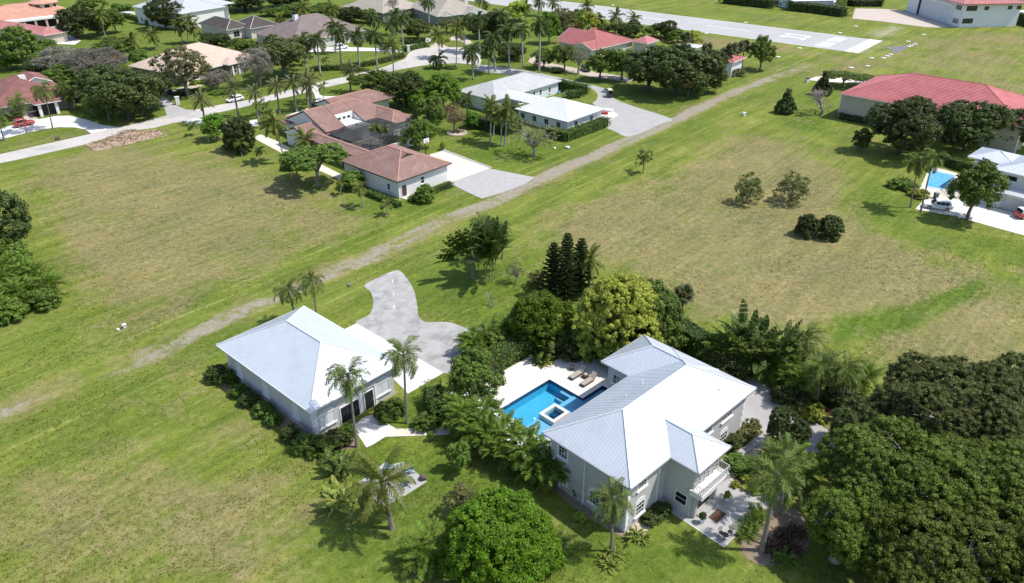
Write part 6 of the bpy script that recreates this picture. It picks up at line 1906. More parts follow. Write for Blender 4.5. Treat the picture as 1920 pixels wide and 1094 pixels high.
# big garden trees
big_tree('poinciana_tree', 'smooth', L_poin, B_grey, (936, 1058), 914, 206, 0.46, 46, 0.20, 41, 'broad dome-shaped bright green tree at the bottom of the picture', nl=80, cb=0.08, r0=0.3, jit=0.45, heart=0.75)
big_tree('poinciana_tree', 'smooth', L_poin, B_grey, (1012, 645), 545, 122, 0.46, 40, 0.23, 42, 'flat-topped dark green tree beside the Norfolk pines and pool garden', nl=34, cb=0.3, r0=0.22, jit=0.4)
big_tree('schefflera_tree', 'smooth', L_hedge, B_grey, (1160, 664), 512, 152, 0.40, 26, 0.25, 43, 'huge round tree covered in yellow-green new shoots beside the pool deck', nl=56, cb=0.0, r0=0.3, m2=L_yel, f2=1.0, jit=0.25, heart=0.75)
big_tree('mango_tree', 'smooth', L_mid, B_grey, (1218, 655), 528, 110, 0.42, 26, 0.26, 44, 'dense green tree behind the yellow-green tree, next to the brown field', nl=34, cb=0.0, r0=0.26)
big_tree('garden_tree', 'dome', L_mid, B_grey, (893, 752), 655, 112, 0.40, 26, 0.24, 45, 'leafy green tree left of the pool between hedge and driveway', nl=26, cb=0.06, r0=0.16)
# the big oaks
OK = [((1775, 850), 655, 320, L_oakg, 'greyish oak with twiggy top, farthest of the big oaks on the right'),
      ((1905, 840), 672, 260, L_oakg, 'greyish oak cut by the right edge behind the big oaks'),
      ((1660, 990), 775, 300, L_oakb, 'broad green oak nearest the entrance court'),
      ((1850, 1010), 800, 320, L_oakb, 'broad green oak at the right edge, before the greyish oaks'),
      ((1745, 1135), 915, 320, L_oakb, 'green oak cut by the bottom edge below the other big oaks'),
      ((1935, 1150), 930, 290, L_oakb, 'green oak in the bottom right corner'),
      ((1600, 850), 742, 110, L_oak, 'small dark oak at the left edge of the big oaks beside the drive'),
      ((1565, 1050), 905, 150, L_oakb, 'low leafy oak limb tree beside the queen palm bed')]
for i, (bs, tp_, wp_, lm, lb) in enumerate(OK):
    big_tree('oak_tree', 'round', lm, B_pale, bs, tp_, wp_, 0.34, 40, 0.16, 60 + i, lb, nl=40, cb=0.10, r0=0.42, up=0.5, group='big oaks on the right', fill=0.92 if i > 1 else 0.75, jit=0.55, heart=0.68, twigs=4, limbs=28, dens=1.0)
# small trees and shrubs of the lawn
tree('mid', (858, 888), 828, 52, 'small upright tree on the lawn below the hedge of palms')
tree('olive', (868, 965), 905, 62, 'brownish leafy tree peeping out behind the dome-shaped tree')
clump('areca_palm', 'areca', (797, 1055), 78, 3.4, 'yellow-green palm clump left of the dome-shaped tree', 10, 7, fs=1.1)
clump('bird_of_paradise', 'bird', (640, 948), 62, 1.9, 'yellowish broad-leaved clump under the coconut palm', 9, 6, cat='plant', fs=1.0, part='leaf', emax=80, emin=10)
clump('banana_clump', 'banana', (640, 885), 58, 1.6, 'banana-like clump on the lawn below the garage hedge', 7, 6, cat='plant', fs=1.0, part='leaf', emax=75, emin=10)
bush('bushm', (801, 800), 48, 1.5, 'loose light green bush on the lawn beside the garden path')
tree('sapling', (806, 826), 808, 18, 'tiny sapling at the edge of the garden path')
tree('sparse', (968, 532), 488, 44, 'small dark shrubby tree right of the traveller palm')
bush('busho', (1010, 538), 40, 2.6, 'grey-green shrub left of the Norfolk pines')
o = empty('bare_sapling', G(917, 572)); tag(o, 'little leafless pale tree on the lawn below the traveller palm', 'tree')
inst('branches', TWP[0], o, scale=(2.0, 2.0, 2.0))
clump('fern_ring', 'strap', (1147, 1052), 55, 1.3, 'ring of strappy yellow-green leaves round the foot of the near palm', 9, 8, cat='plant', part='leaf', emax=75, emin=5, low=True, stem=False, spread=0.6)
clump('agave', 'strap', (1197, 1010), 42, 1.2, 'pale variegated spiky plant at the near house corner', 5, 11, cat='plant', part='leaf', emax=80, emin=0, low=True, stem=False, fs=1.1)
bush('bushd', (1222, 978), 36, 1.0, 'dark broad shrub in the gravel bed before the front window')
bush('bushd', (1240, 962), 34, 1.0, 'lower dark shrub beside the broad shrub by the front window')
bush('bushl', (1086, 972), 26, 0.5, 'low yellow mound on the lawn beside the house wall')
bush('busho', (1083, 930), 26, 1.2, 'small grey-green bush by the shaded house wall')
bush('bushl', (1020, 918), 24, 0.9, 'small pale bush at the end of the palm hedge by the house')
# strappy bush on the deck
clump('strappy_bush', 'strap', (1018, 680), 48, 1.5, 'rounded strappy-leaved bush at the corner of the pool deck', 10, 9, cat='plant', part='leaf', emax=80, emin=0, low=True, stem=False, spread=0.5, fs=1.25)
# pool hedges and palms row
hedge([(828, 790), (812, 752)], 2.2, 2.2, 'clipped green hedge at the left end of the pool garden', L_hedge, 0.2)
hedge([mh.world(-18.0, 10.2), mh.world(-18.0, 16.2)], 2.2, 2.4, 'clipped green hedge along the far side of the white pool deck', L_mid, 0.2, world=True)
AR = [((872, 815), 'first'), ((897, 835), 'second'), ((925, 850), 'third'), ((952, 868), 'fourth'), ((980, 884), 'fifth'), ((1008, 900), 'sixth'), ((1035, 908), 'seventh')]
for i, (p_, od) in enumerate(AR):
    clump('areca_palm', 'areca', p_, 68, 5.4, od + ' palm clump from the left in the tall hedge of palms below the pool', 18, 8, 'tall palm hedge below the pool', fs=0.95, blossoms=6 if i > 3 else 2)
AR2 = [((866, 792), 'leftmost'), ((915, 806), 'second'), ((948, 832), 'third'), ((990, 858), 'rightmost')]
for p_, od in AR2:
    clump('areca_palm', 'areca', p_, 62, 4.6, od + ' palm clump in the inner row of the palm hedge next to the pool', 16, 8, 'inner palm row', fs=0.92, blossoms=2)
AR3 = [((888, 668), 'first'), ((908, 657), 'second'), ((930, 648), 'third'), ((954, 640), 'fourth'), ((980, 638), 'fifth'), ((1004, 646), 'sixth')]
for p_, od in AR3:
    clump('areca_palm', 'areca', p_, 52, 3.8, od + ' palm clump from the driveway in the row behind the pool deck', 12, 8, 'palm row behind the pool deck', fs=1.1, blossoms=1)
for p_, w_, hm, lb in [((862, 800), 60, 3.4, 'dense leafy bush at the left foot of the tall palm hedge'), ((905, 822), 64, 3.6, 'dense leafy bush under the second palm of the tall hedge'), ((950, 850), 64, 3.6, 'dense leafy bush in the middle of the tall palm hedge'), ((1000, 882), 60, 3.4, 'dense leafy bush under the right palms of the tall hedge'), ((900, 682), 50, 2.6, 'dense leafy bush under the first palms behind the deck'), ((930, 658), 64, 3.2, 'dense leafy bush under the middle palms behind the deck'), ((980, 648), 60, 3.2, 'dense leafy bush under the last palms behind the deck'), ((838, 775), 50, 3.0, 'dense leafy bush between the garden path and the leafy tree')]:
    bush('bushm', p_, w_, hm, lb)
clump('banana_clump', 'banana', (1025, 668), 52, 4.0, 'dark banana-leaved clump behind the strappy bush', 7, 6, cat='plant', fs=1.3, part='leaf', emax=80, emin=10)
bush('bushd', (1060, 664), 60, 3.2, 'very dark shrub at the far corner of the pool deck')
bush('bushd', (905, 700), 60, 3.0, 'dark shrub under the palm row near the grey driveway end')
hedge([(1270, 640), (1318, 672)], 2.6, 3.2, 'rounded bright green hedge behind the far end of the house', L_hedge, 0.2)
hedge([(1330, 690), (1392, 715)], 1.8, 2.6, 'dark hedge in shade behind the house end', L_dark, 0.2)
# garage hedges
for i, (p_, w_, hm) in enumerate([((408, 712), 38, 1.9), ((430, 718), 34, 1.6), ((448, 740), 34, 1.2), ((470, 756), 36, 1.3), ((494, 776), 34, 1.4), ((514, 794), 32, 1.4), ((546, 822), 36, 1.5), ((572, 842), 46, 1.5), ((602, 848), 50, 1.7), ((632, 836), 46, 1.7), ((654, 822), 34, 1.8)]):
    bush('bush' if i % 3 else 'bushd', p_, w_, hm, ('first', 'second', 'third', 'fourth', 'fifth', 'sixth', 'seventh', 'eighth', 'ninth', 'tenth', 'last')[i] + ' dark green bush from the far left along the garage walls', 'bushes along the garage')
bush('bush', (722, 785), 40, 1.9, 'clipped round green bush left of the palm by the garage door', 'bushes right of the garage door')
bush('bush', (743, 776), 36, 1.9, 'clipped round green bush right behind the palm by the garage door', 'bushes right of the garage door')
# garden right of the main house
tree('dark', (1472, 846), 762, 76, 'dark glossy-leaved round tree on the driveway island')
for k, p_, w_, hm, lb in [('bushd', (1372, 838), 40, 1.5, 'dark bronze shrub under the house windows beside the tower'), ('busho', (1392, 822), 36, 1.3, 'middle shrub of the row under the house windows'), ('busho', (1408, 808), 36, 1.4, 'olive shrub at the far end of the row under the house windows'),
        ('bushr', (1436, 856), 28, 0.9, 'pink-leaved cordyline shrub in the driveway island'), ('bush', (1386, 878), 56, 1.3, 'bright green mound with pale flowers right of the entrance tower'), ('bush', (1400, 895), 40, 0.9, 'low green mound at the gravel edge near the entrance'),
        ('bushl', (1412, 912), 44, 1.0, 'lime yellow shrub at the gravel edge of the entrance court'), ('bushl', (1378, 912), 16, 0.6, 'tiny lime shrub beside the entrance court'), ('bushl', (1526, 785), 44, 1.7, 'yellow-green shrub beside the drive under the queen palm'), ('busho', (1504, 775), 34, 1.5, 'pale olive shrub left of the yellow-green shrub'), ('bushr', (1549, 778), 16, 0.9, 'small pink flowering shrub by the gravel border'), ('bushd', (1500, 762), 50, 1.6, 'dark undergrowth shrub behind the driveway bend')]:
    bush(k, p_, w_, hm, lb)
clump('areca_palm', 'areca', (1470, 880), 80, 3.6, 'soft feathery palm clump on the driveway island', 9, 8, fs=1.15)
clump('areca_palm', 'areca', (1500, 905), 60, 3.2, 'feathery palm clump between the island and the oaks', 7, 8, fs=1.1)
clump('areca_palm', 'areca', (1440, 905), 56, 2.6, 'low palm clump at the back of the entrance court', 7, 7, fs=0.95)
for p_, lb in [((1468, 1010), 'large dark brown bromeliad under the pale leaning palm'), ((1495, 1000), 'dark brown bromeliad right of the palm foot'), ((1448, 1030), 'dark bromeliad at the near edge of the palm bed'), ((1486, 1032), 'dark bromeliad at the lower right of the palm bed')]:
    clump('bromeliad', 'brom', p_, 40, 1.0, lb, 7, 9, cat='plant', part='leaf', low=True, stem=False, fs=1.15, emax=75, emin=5)
for p_, lb in [((1410, 985), 'green fern clump left of the pale leaning palm'), ((1424, 965), 'green fern clump behind the pale leaning palm'), ((1398, 1004), 'yellowish fern at the left edge of the palm bed'), ((1470, 1052), 'low green fern at the bottom of the palm bed')]:
    clump('fern', 'fern', p_, 40, 1.0, lb, 7, 8, cat='plant', low=True, stem=False, fs=1.0, emax=75, emin=5)

# ---- brown field on the right
tree('sapling', (1206, 324), 276, 38, 'small round tree alone beside the dirt track')
tree('wispy', (1400, 382), 326, 50, 'weeping bottlebrush-like tree, left of the pair in the field')
tree('wispy', (1480, 380), 322, 58, 'wind-bent olive tree, right of the pair in the field')
tree('bushd', (1510, 441), 402, 38, 'left of two round dark bushes in the field')
tree('bushd', (1555, 446), 406, 42, 'right of two round dark bushes in the field')
tree('cone', (1472, 212), 165, 36, 'cone-shaped dark green tree near the dirt track')
o = empty('bare_tree', G(1537, 216)); tag(o, 'leafless grey spreading tree left of the tan hangar', 'tree')
inst('branches', TW_[0], o, scale=(8.5, 8.5, 6.5))
tree('cone', (1540, 178), 132, 32, 'dark upright tree behind the leafless tree')
tree('umbrella', (1580, 163), 132, 62, 'flat-topped light tree by the pale drive behind the hangar')
tree('umbrella', (1618, 160), 138, 46, 'smaller flat-topped tree at the hangar gable')
tree('dark', (1682, 290), 178, 132, 'very dark dense tree in front of the tan hangar, left one')
tree('dark', (1612, 282), 240, 36, 'small dark tree at the left foot of the dense tree')
tree('dark', (1806, 283), 182, 122, 'very dark dense tree in front of the tan hangar, right one')
tree('dark', (1905, 275), 198, 100, 'dark tree behind the white two-storey house')
palm('queen', (1858, 275), (1880, 218), 'pale green palm standing in front of the dark trees by the white house', fs=1.1, wind=0.4)
palm('queen', (1707, 389), (1722, 306), 'left of two leaning queen palms by the white car', fs=1.0, wind=0.35)
palm('queen', (1726, 398), (1750, 298), 'right of two leaning queen palms by the white car', fs=1.05, wind=0.35)
tree('mid', (1814, 412), 298, 96, 'leaning open-crowned tree beside the white driveway at the right')
hedge([(1692, 345), (1710, 358)], 2.0, 1.2, 'low hedge at the left side of the turquoise pool', L_hedge, 0.25, 40)
bush('bushm', (1690, 352), 44, 1.5, 'rounded green shrub at the corner of the turquoise pool garden')
bush('bushl', (1722, 368), 34, 1.3, 'yellow-green shrub between pool and white car')
hedge([(1760, 305), (1800, 318), (1830, 326)], 1.6, 1.8, 'green hedge behind the turquoise pool', L_hedge, 0.25, 40)
# ---- left field edge
tree('oak', (10, 470), 352, 120, 'dark oak cut by the left edge beside the field')
for i, (p_, od) in enumerate([((28, 520), 'topmost'), ((58, 535), 'second'), ((88, 560), 'rightmost'), ((40, 572), 'middle lower'), ((5, 592), 'lowest left'), ((72, 545), 'central'), ((10, 545), 'upper left')]):
    clump('areca_palm', 'areca', p_, 62, 4.6, od + ' yellowish palm clump in the patch at the left edge of the field', 15, 8, 'palm clumps at the left edge', fs=1.05)

for p_, w_, hm, lb in [((8, 485), 60, 4.0, 'dark dense shrub just below the oak at the left edge'), ((30, 500), 56, 3.6, 'dark shrub between the left edge oak and the yellowish palms'), ((48, 560), 60, 3.0, 'dark shrub inside the patch of yellowish palms'), ((85, 575), 50, 2.6, 'dark shrub at the lower right of the yellowish palms'), ((20, 598), 56, 2.8, 'dark shrub at the lower left of the yellowish palms')]:
    bush('bushm', p_, w_, hm, lb)
# ---- terracotta house garden
tree('umbrella', (598, 352), 265, 104, 'layered umbrella tree in front of the terracotta link roof')
tree('umbrella', (558, 335), 296, 50, 'small umbrella tree left of the layered umbrella tree')
palm('adonidia', (637, 365), (640, 342), 'small palm left of the garage corner of the terracotta house', fs=0.85)
palm('adonidia', (681, 388), (676, 352), 'larger small palm before the terracotta garage wall', fs=1.15)
palm('adonidia', (724, 404), (726, 383), 'yellowish little palm on the lawn before the terracotta garage', fs=0.9)
tree('bushm', (662, 352), 320, 44, 'dark green bush against the terracotta garage wall')
tree('bushm', (796, 378), 348, 34, 'leafy bush beside the dark door of the terracotta garage')
hedge([(690, 366), (748, 388)], 1.2, 0.9, 'low dark hedge along the left wall of the terracotta garage', L_hedge, 0.25, 40)
hedge([(770, 378), (844, 350)], 1.2, 0.9, 'low hedge along the right wall of the terracotta garage', L_hedge, 0.25, 40)
palm('coco', (536, 306), (515, 232), 'thin leaning coconut palm beside the cream walk', fs=0.95, wind=0.35)
palm('coco', (566, 290), (572, 262), 'low coconut palm at the left wing of the terracotta house', fs=0.95)
palm('adonidia', (722, 275), (703, 240), 'left of two small palms by the pool cage', fs=1.1, n=12)
palm('adonidia', (724, 276), (720, 242), 'right of two small palms by the pool cage', fs=1.0, n=12)
bush('bushl', (752, 272), 26, 1.6, 'yellow variegated bush beside the terracotta garage roof')
bush('bush', (738, 268), 30, 1.5, 'pale flowering bush behind the terracotta garage roof')
bush('bushr', (758, 242), 20, 2.0, 'crimson bougainvillea at the end of the terracotta house')
tree('mid', (786, 280), 218, 62, 'leafy tree beside the crimson bougainvillea')
tree('mid', (806, 256), 180, 66, 'tall leafy tree behind the leafy tree by the bougainvillea')
tree('bright', (832, 205), 136, 66, 'brilliant light green tree between terracotta and grey roofs')
tree('dark', (762, 200), 130, 84, 'dark dense tree behind the terracotta roof, left of the brilliant tree')
tree('bright', (788, 208), 164, 44, 'low light green tree before the dark dense tree')
tree('mid', (712, 190), 130, 70, 'green open tree left of the dark dense tree')
tree('umbrella', (690, 178), 136, 64, 'spreading green tree behind the terracotta rear roof')
tree('rust', (852, 248), 192, 52, 'thin brownish tree before the grey-roofed house')
tree('olive', (820, 240), 205, 34, 'small grey-green tree left of the thin brownish tree')
clump('bromeliad', 'brom', (857, 248), 30, 0.9, 'reddish plants in the round stone bed', 6, 8, cat='plant', part='leaf', low=True, stem=False, fs=1.2)
palm('royal', (877, 225), (876, 188), 'short dark palm before the grey house corner', fs=0.75)
palm('coco', (919, 266), (922, 200), 'tallest coconut palm of the group before the grey house', fs=0.95)
palm('coco', (940, 272), (940, 212), 'middle coconut palm of the group before the grey house', fs=0.85)
palm('coco', (946, 274), (952, 205), 'right coconut palm of the group before the grey house', fs=0.85)
palm('coco', (925, 252), (928, 214), 'short coconut palm behind the group before the grey house', fs=0.8)
tree('bright', (886, 240), 208, 30, 'small light green tree before the dark hedge')
tree('bushm', (958, 244), 216, 40, 'green shrub at the left end of the pyramid-roofed wing')
hedge([(880, 235), (955, 252)], 2.4, 2.6, 'tall dark hedge left of the pyramid-roofed wing', L_dark, 0.3, 30)
hedge([(1030, 255), (1062, 263), (1096, 250)], 2.4, 2.0, 'clipped hedge wrapped round the near corner of the pyramid-roofed wing', L_hedge, 0.28, 40)
hedge([(1103, 248), (1133, 236)], 2.4, 2.0, 'clipped hedge block at the right side of the pyramid-roofed wing', L_hedge, 0.28, 40)
hedge([(1050, 168), (1096, 178)], 2.6, 2.6, 'long clipped hedge behind the pyramid-roofed wing', L_hedge, 0.28, 40)
hedge([(1066, 184), (1084, 182)], 2.4, 1.8, 'short clipped hedge before the long hedge by the drive', L_hedge, 0.28, 40)
tree('sparse', (1000, 292), 222, 92, 'half-bare tree with white limbs on the lawn before the pyramid-roofed wing')

# ---- street palms: date palms along the road
for i, (bs, ht, lb) in enumerate([((384, 232), (378, 190), 'first date palm from the left along the street'), ((448, 221), (437, 166), 'date palm left of the white car on the street'), ((483, 222), (478, 174), 'date palm right of the white car on the street'),
        ((524, 213), (518, 163), 'date palm before the terracotta porch roof'), ((556, 209), (548, 157), 'thick date palm right of the one before the porch'), ((576, 197), (573, 150), 'left trunk of the date palm trio by the drive'), ((584, 190), (582, 148), 'back trunk of the date palm trio by the drive'), ((582, 206), (580, 160), 'near slim trunk of the date palm trio by the drive'), ((657, 172), (657, 130), 'date palm beside the road before the spreading green tree')]):
    palm('date', bs, ht, lb, 'date palms along the street', fs=1.12)
palm('adonidia', (607, 187), (606, 163), 'little palm in the white drive of the terracotta house', fs=1.0)
palm('adonidia', (364, 254), (362, 236), 'small palm on the field edge, leftmost by the street', fs=0.95)
palm('adonidia', (391, 268), (388, 240), 'small palm left of the round dark tree by the street', fs=1.15)
palm('adonidia', (454, 292), (450, 268), 'small palm under the round dark tree', fs=1.0)
palm('adonidia', (486, 305), (488, 282), 'small palm by the cream walk', fs=0.9)
palm('adonidia', (490, 240), (486, 196), 'thin palm behind the round dark tree', fs=1.0)
palm('adonidia', (505, 232), (500, 198), 'thin palm left of the leaning coconut palm', fs=1.0)
tree('bright', (407, 262), 212, 48, 'light green tree at the street corner of the field')
tree('bushd', (452, 282), 222, 56, 'round dark dense tree by the street corner')
bush('bush', (540, 318), 26, 1.4, 'low bush at the end of the cream walk')

# ---- royal palms and others round the cul-de-sac
ROY = [((601, 143), (594, 76), 'royal palm with reddish boots, first in the row by the brown-grey house'), ((640, 127), (635, 62), 'royal palm with white trunk, second in the row by the brown-grey house'), ((674, 127), (669, 68), 'royal palm third in the row by the brown-grey house'), ((708, 132), (702, 66), 'royal palm fourth in the row, next to the hedge'),
       ((629, 100), (628, 50), 'royal palm behind the second of the row, by the white car port'), ((575, 131), (566, 78), 'thin yellowish palm at the left end of the royal palm row'),
       ((757, 94), (752, 36), 'royal palm at the left side of the cul-de-sac entrance'), ((806, 61), (802, 4), 'very tall royal palm before the gabled tan house'), ((872, 96), (868, 45), 'royal palm right of the cul-de-sac circle'), ((887, 150), (884, 98), 'royal palm on the lawn behind the grey roof, left one'), ((917, 139), (916, 92), 'royal palm on the lawn behind the grey roof, right one'),
       ((929, 134), (925, 70), 'royal palm behind the ridge of the grey roof'), ((955, 128), (953, 58), 'tall royal palm, left of the three along the grey drive'), ((981, 128), (978, 56), 'tall royal palm, middle of the three along the grey drive'), ((1011, 137), (1013, 48), 'tall royal palm, right of the three along the grey drive'),
       ((900, 100), (897, 36), 'royal palm in the dense stand right of the cul-de-sac'), ((940, 96), (940, 30), 'royal palm in the back of the dense stand above the grey roof'), ((770, 60), (768, 34), 'short royal palm beside the tan roof'), ((735, 82), (733, 44), 'royal palm left of the cul-de-sac in the back row'), ((700, 72), (700, 36), 'royal palm close to the brown-grey roof end'), ((745, 66), (742, 28), 'royal palm just below the tan roof')]
for bs, ht, lb in ROY: palm('royal', bs, ht, lb, 'royal palms round the cul-de-sac', fs=1.15)
COC = [((824, 109), (823, 68), 'coconut palm standing before the grey cul-de-sac circle'), ((855, 128), (857, 54), 'tall thin coconut palm at the edge of the cul-de-sac circle'), ((738, 137), (735, 84), 'coconut palm with thin trunk left of the cul-de-sac entrance'), ((526, 50), (525, 38), 'dark coconut palm before the brown-grey roof'), ((629, 60), (622, 16), 'coconut palm behind the brown-grey roof'), ((199, 73), (187, 28), 'coconut palm with pale trunk left of the white two-storey house'), ((292, 92), (286, 66), 'wind-blown coconut palm in the garden above the peach roof'), ((342, 82), (338, 48), 'left coconut palm of the pair before the dark brown roof'), ((365, 80), (362, 50), 'right coconut palm of the pair before the dark brown roof'), ((352, 82), (352, 40), 'back coconut palm of the group before the dark brown roof'), ((905, 34), (906, 2), 'coconut palm against the far field at the top'), ((1100, 50), (1102, 14), 'coconut palm in the gap before the runway'), ((1010, 30), (1012, 4), 'coconut palm at the top left end of the runway'), ((1042, 26), (1040, 6), 'coconut palm next to the top left end of the runway'), ((1155, 62), (1156, 32), 'tall coconut palm between red roof and runway'), ((1185, 60), (1190, 36), 'coconut palm right of the tall one between red roof and runway'), ((1128, 64), (1126, 36), 'coconut palm behind the yellow-green tree by the red roof'), ((248, 108), (246, 78), 'small coconut palm left of the peach roof'), ((568, 60), (568, 14), 'thin tall palm on the lawn behind the brown-grey house'), ((985, 40), (985, 14), 'coconut palm in the yellowish group above the royal palms')]
for bs, ht, lb in COC: palm('coco', bs, ht, lb, 'coconut palms among the far gardens', fs=1.1)
palm('royal', (821, 128), (822, 112), 'low bushy palm on the lawn before the cul-de-sac', fs=1.0, n=20)
palm('adonidia', (612, 131), (611, 112), 'little palm in the lawn between the royal palms', fs=0.9)
# queen palms by the white loop driveway
for bs, ht, lb in [((50, 249), (35, 193), 'queen palm beside the red car'), ((99, 242), (82, 170), 'queen palm with long white trunk right of the red car'), ((8, 263), (-6, 220), 'thin palm trunk cut by the left edge'), ((131, 204), (120, 165), 'queen palm at the right end of the grey brick house'), ((143, 203), (138, 176), 'short queen palm beside the grey brick house end'), ((205, 225), (188, 154), 'queen palm with pale trunk before the dark oaks by the road'), ((178, 218), (172, 190), 'small palm in the shade left of the dark oaks')]:
    palm('queen', bs, ht, lb, 'queen palms round the white loop driveway', fs=1.15, wind=0.35)

# ---- trees of the far gardens
FT = [('oak', (245, 222), 124, 125, 'dark oak spreading over the road by the white loop driveway'), ('oak', (200, 205), 118, 90, 'dark oak left of the one spreading over the road'), ('oak', (285, 205), 135, 80, 'dark oak at the peach house driveway'),
      ('olive', (352, 180), 88, 106, 'open grey-olive tree before the peach roof'), ('bare', (410, 168), 128, 50, 'small pinkish bare tree before the arched windows'), ('bare', (488, 160), 84, 72, 'rust-coloured bare-twigged tree right of the peach house'),
      ('oakg', (535, 146), 62, 110, 'broad grey-green oak before the brown-grey roof'), ('mid', (462, 112), 68, 50, 'olive green tree between peach and dark brown roofs'), ('dark', (405, 88), 60, 56, 'dark leafy tree behind the peach ridge'), ('mid', (440, 95), 72, 30, 'small dark tree right of the peach ridge'),
      ('mid', (48, 130), 48, 74, 'tall tree with pale green cap at the left edge'), ('mid', (75, 112), 70, 70, 'green tree right of the tall capped tree'), ('bright', (15, 130), 102, 50, 'bright green tree behind the brown-red roof'), ('mid', (100, 145), 92, 70, 'green tree above the grey brick house'), ('mid', (130, 165), 118, 80, 'green trees mass left of the dark oaks'), ('dark', (85, 150), 112, 50, 'dark tree behind the upper gable'),
      ('rust', (205, 128), 98, 80, 'brown-topped thin tree right of the grey bare trees'), ('mid', (225, 112), 66, 70, 'green garden tree left of the peach roof'), ('mid', (265, 130), 90, 40, 'pinkish-flowered garden tree at the peach roof corner'), ('dark', (145, 72), 10, 80, 'dark mango tree before the orange hall'), ('dark', (185, 66), 24, 50, 'dark tree behind the pale-trunked coconut palm'), ('mid', (218, 62), 16, 44, 'green tree left of the white two-storey house'), ('mid', (232, 30), 4, 40, 'dark green tree at the top by the grey roof'), ('mid', (175, 20), -6, 60, 'yellowish palms and shrubs mass at the top left'),
      ('dark', (312, 55), -8, 66, 'dark round tree before the white two-storey house'), ('bush', (404, 32), 10, 44, 'bright round bush on the far lawn'), ('oak', (460, 20), -30, 90, 'dark oak at the top edge over the far lawn'), ('oak', (540, 14), -36, 90, 'dark shade tree at the top edge left of the tan roof'), ('mid', (545, 30), 8, 60, 'green tree below the top edge shade trees'), ('mid', (612, 40), 4, 70, 'green tree left of the tan roof'), ('dark', (655, 42), 12, 60, 'dark shrubby trees before the tan roof'), ('mid', (690, 42), 14, 40, 'olive tree before the tan roof'), ('mid', (506, 30), 14, 40, 'low green shrubs on the far lawn'),
      ('oakg', (785, 76), 32, 56, 'round grey-green tree before the gabled tan house'), ('olive', (838, 62), 34, 40, 'olive bush tree before the big gable'), ('dark', (905, 70), 28, 60, 'dark tree right of the gabled tan house'), ('dark', (962, 112), 78, 60, 'dark undergrowth tree behind the three royal palms'), ('dark', (930, 90), 20, 70, 'dark leafy tree in the dense stand above the grey roof'), ('yellow', (975, 40), 2, 50, 'yellow-green tree at the top left of the runway'), ('bright', (1030, 82), 22, 44, 'light green columnar tree among the royal palms'),
      ('olive', (1052, 62), 16, 60, 'grey-brown thin tree above the red roof'), ('mid', (1080, 56), 16, 60, 'dull green tree above the red roof'), ('rust', (1075, 64), 40, 50, 'rusty shrub tree touching the red ridge'), ('yellow', (1102, 66), 24, 40, 'yellow-green round tree behind the red ridge'), ('mid', (1140, 66), 40, 40, 'green shrub tree behind the red ridge'), ('dark', (1175, 70), 38, 56, 'dark shrub tree by the runway side of the red house'), ('mid', (1225, 70), 46, 50, 'palm-like green shrub between red wing and runway'), ('dark', (1248, 72), 38, 52, 'dark rounded tree before the runway'), ('bright', (1270, 80), 56, 40, 'light green tree beside the dark rounded tree'), ('yellow', (1300, 86), 58, 34, 'yellowish tree right of the light green tree by the runway'),
      ('mid', (1020, 128), 88, 42, 'dark green tree left of the red house drive'), ('mid', (1058, 130), 80, 50, 'leafy tree before the left gable of the red house'), ('sparse', (1085, 138), 82, 52, 'bare-branched tree before the red house'), ('mid', (1125, 150), 92, 60, 'bushy yellow-green tree before the red house gable'), ('mid', (1165, 150), 84, 70, 'green tree at the left edge of the great oaks'),
      ('oak', (1215, 172), 88, 110, 'great dark oak behind the grey drive, left one'), ('oak', (1265, 178), 76, 120, 'great dark oak behind the grey drive, middle one'), ('oak', (1318, 172), 90, 90, 'great dark oak behind the grey drive, right one'), ('rust', (1290, 180), 142, 46, 'dry brown bush tree at the foot of the great oaks'), ('mid', (1308, 184), 155, 30, 'small green bush at the right foot of the great oaks'),
      ('mid', (1424, 132), 66, 52, 'round tree standing apart beside the runway'), ('busho', (1382, 142), 128, 30, 'grey shrub under the sabal palms')]
for k, bs, tp_, wp_, lb in FT: tree(k, bs, tp_, wp_, lb, 'trees of the far gardens')
for px, py, w_, h_ in ((140, 150, 9.5, 7.5),):
    pass
tree('bare', (140, 150), 80, 110, 'leafless grey tree with dense twigs, left of two above the dark oaks')
tree('bare', (190, 155), 84, 110, 'leafless grey tree with dense twigs, right of two above the dark oaks')
o = empty('bare_tree', G(745, 45), 0); tag(o, 'leafless branching tree at the top between the tan roofs', 'tree', 'bare trees of the far gardens')
inst('branches', TW_[0], o, scale=(9, 9, 10))
for bs, ht, lb in [((1365, 138), (1360, 100), 'sabal palm at the left end of the row by the cottage'), ((1371, 140), (1372, 92), 'sabal palm second from left in the row by the cottage'), ((1381, 134), (1384, 90), 'sabal palm second from right in the row by the cottage'), ((1391, 128), (1396, 86), 'sabal palm at the right end of the row by the cottage'), ((1330, 124), (1326, 92), 'sabal palm between the great oaks and the cottage'), ((1352, 160), (1352, 140), 'short sabal palm at the right foot of the great oaks'), ((1285, 92), (1286, 70), 'sabal palm before the runway above the great oaks')]:
    sabal(bs, ht, lb, 'sabal palms by the cottage', n=22, fs=1.35)
hedge([(846, 128), (846 + 70, 131)], 0.1, 0.1, 'x') if False else None
hedge([(588, 133), (640, 131), (700, 122), (755, 108)], 1.8, 1.3, 'low clipped hedge along the royal palm row', L_mid, 0.4, 18)
hedge([(758, 96), (800, 88)], 1.8, 1.4, 'curved hedge at the left rim of the cul-de-sac', L_mid, 0.4, 18)
hedge([(762, 82), (796, 80)], 3.0, 1.6, 'dark reddish hedge before the round grey-green tree', L_dark, 0.4, 18)
hedge([(1480, 19), (1530, 24), (1580, 31)], 5.0, 3.2, 'long tall clipped hedge across the runway', L_dark, 0.6, 9)
hedge([(1360, 6), (1444, 15)], 5.0, 3.2, 'clipped hedge across the runway left of the white drive', L_dark, 0.6, 9)
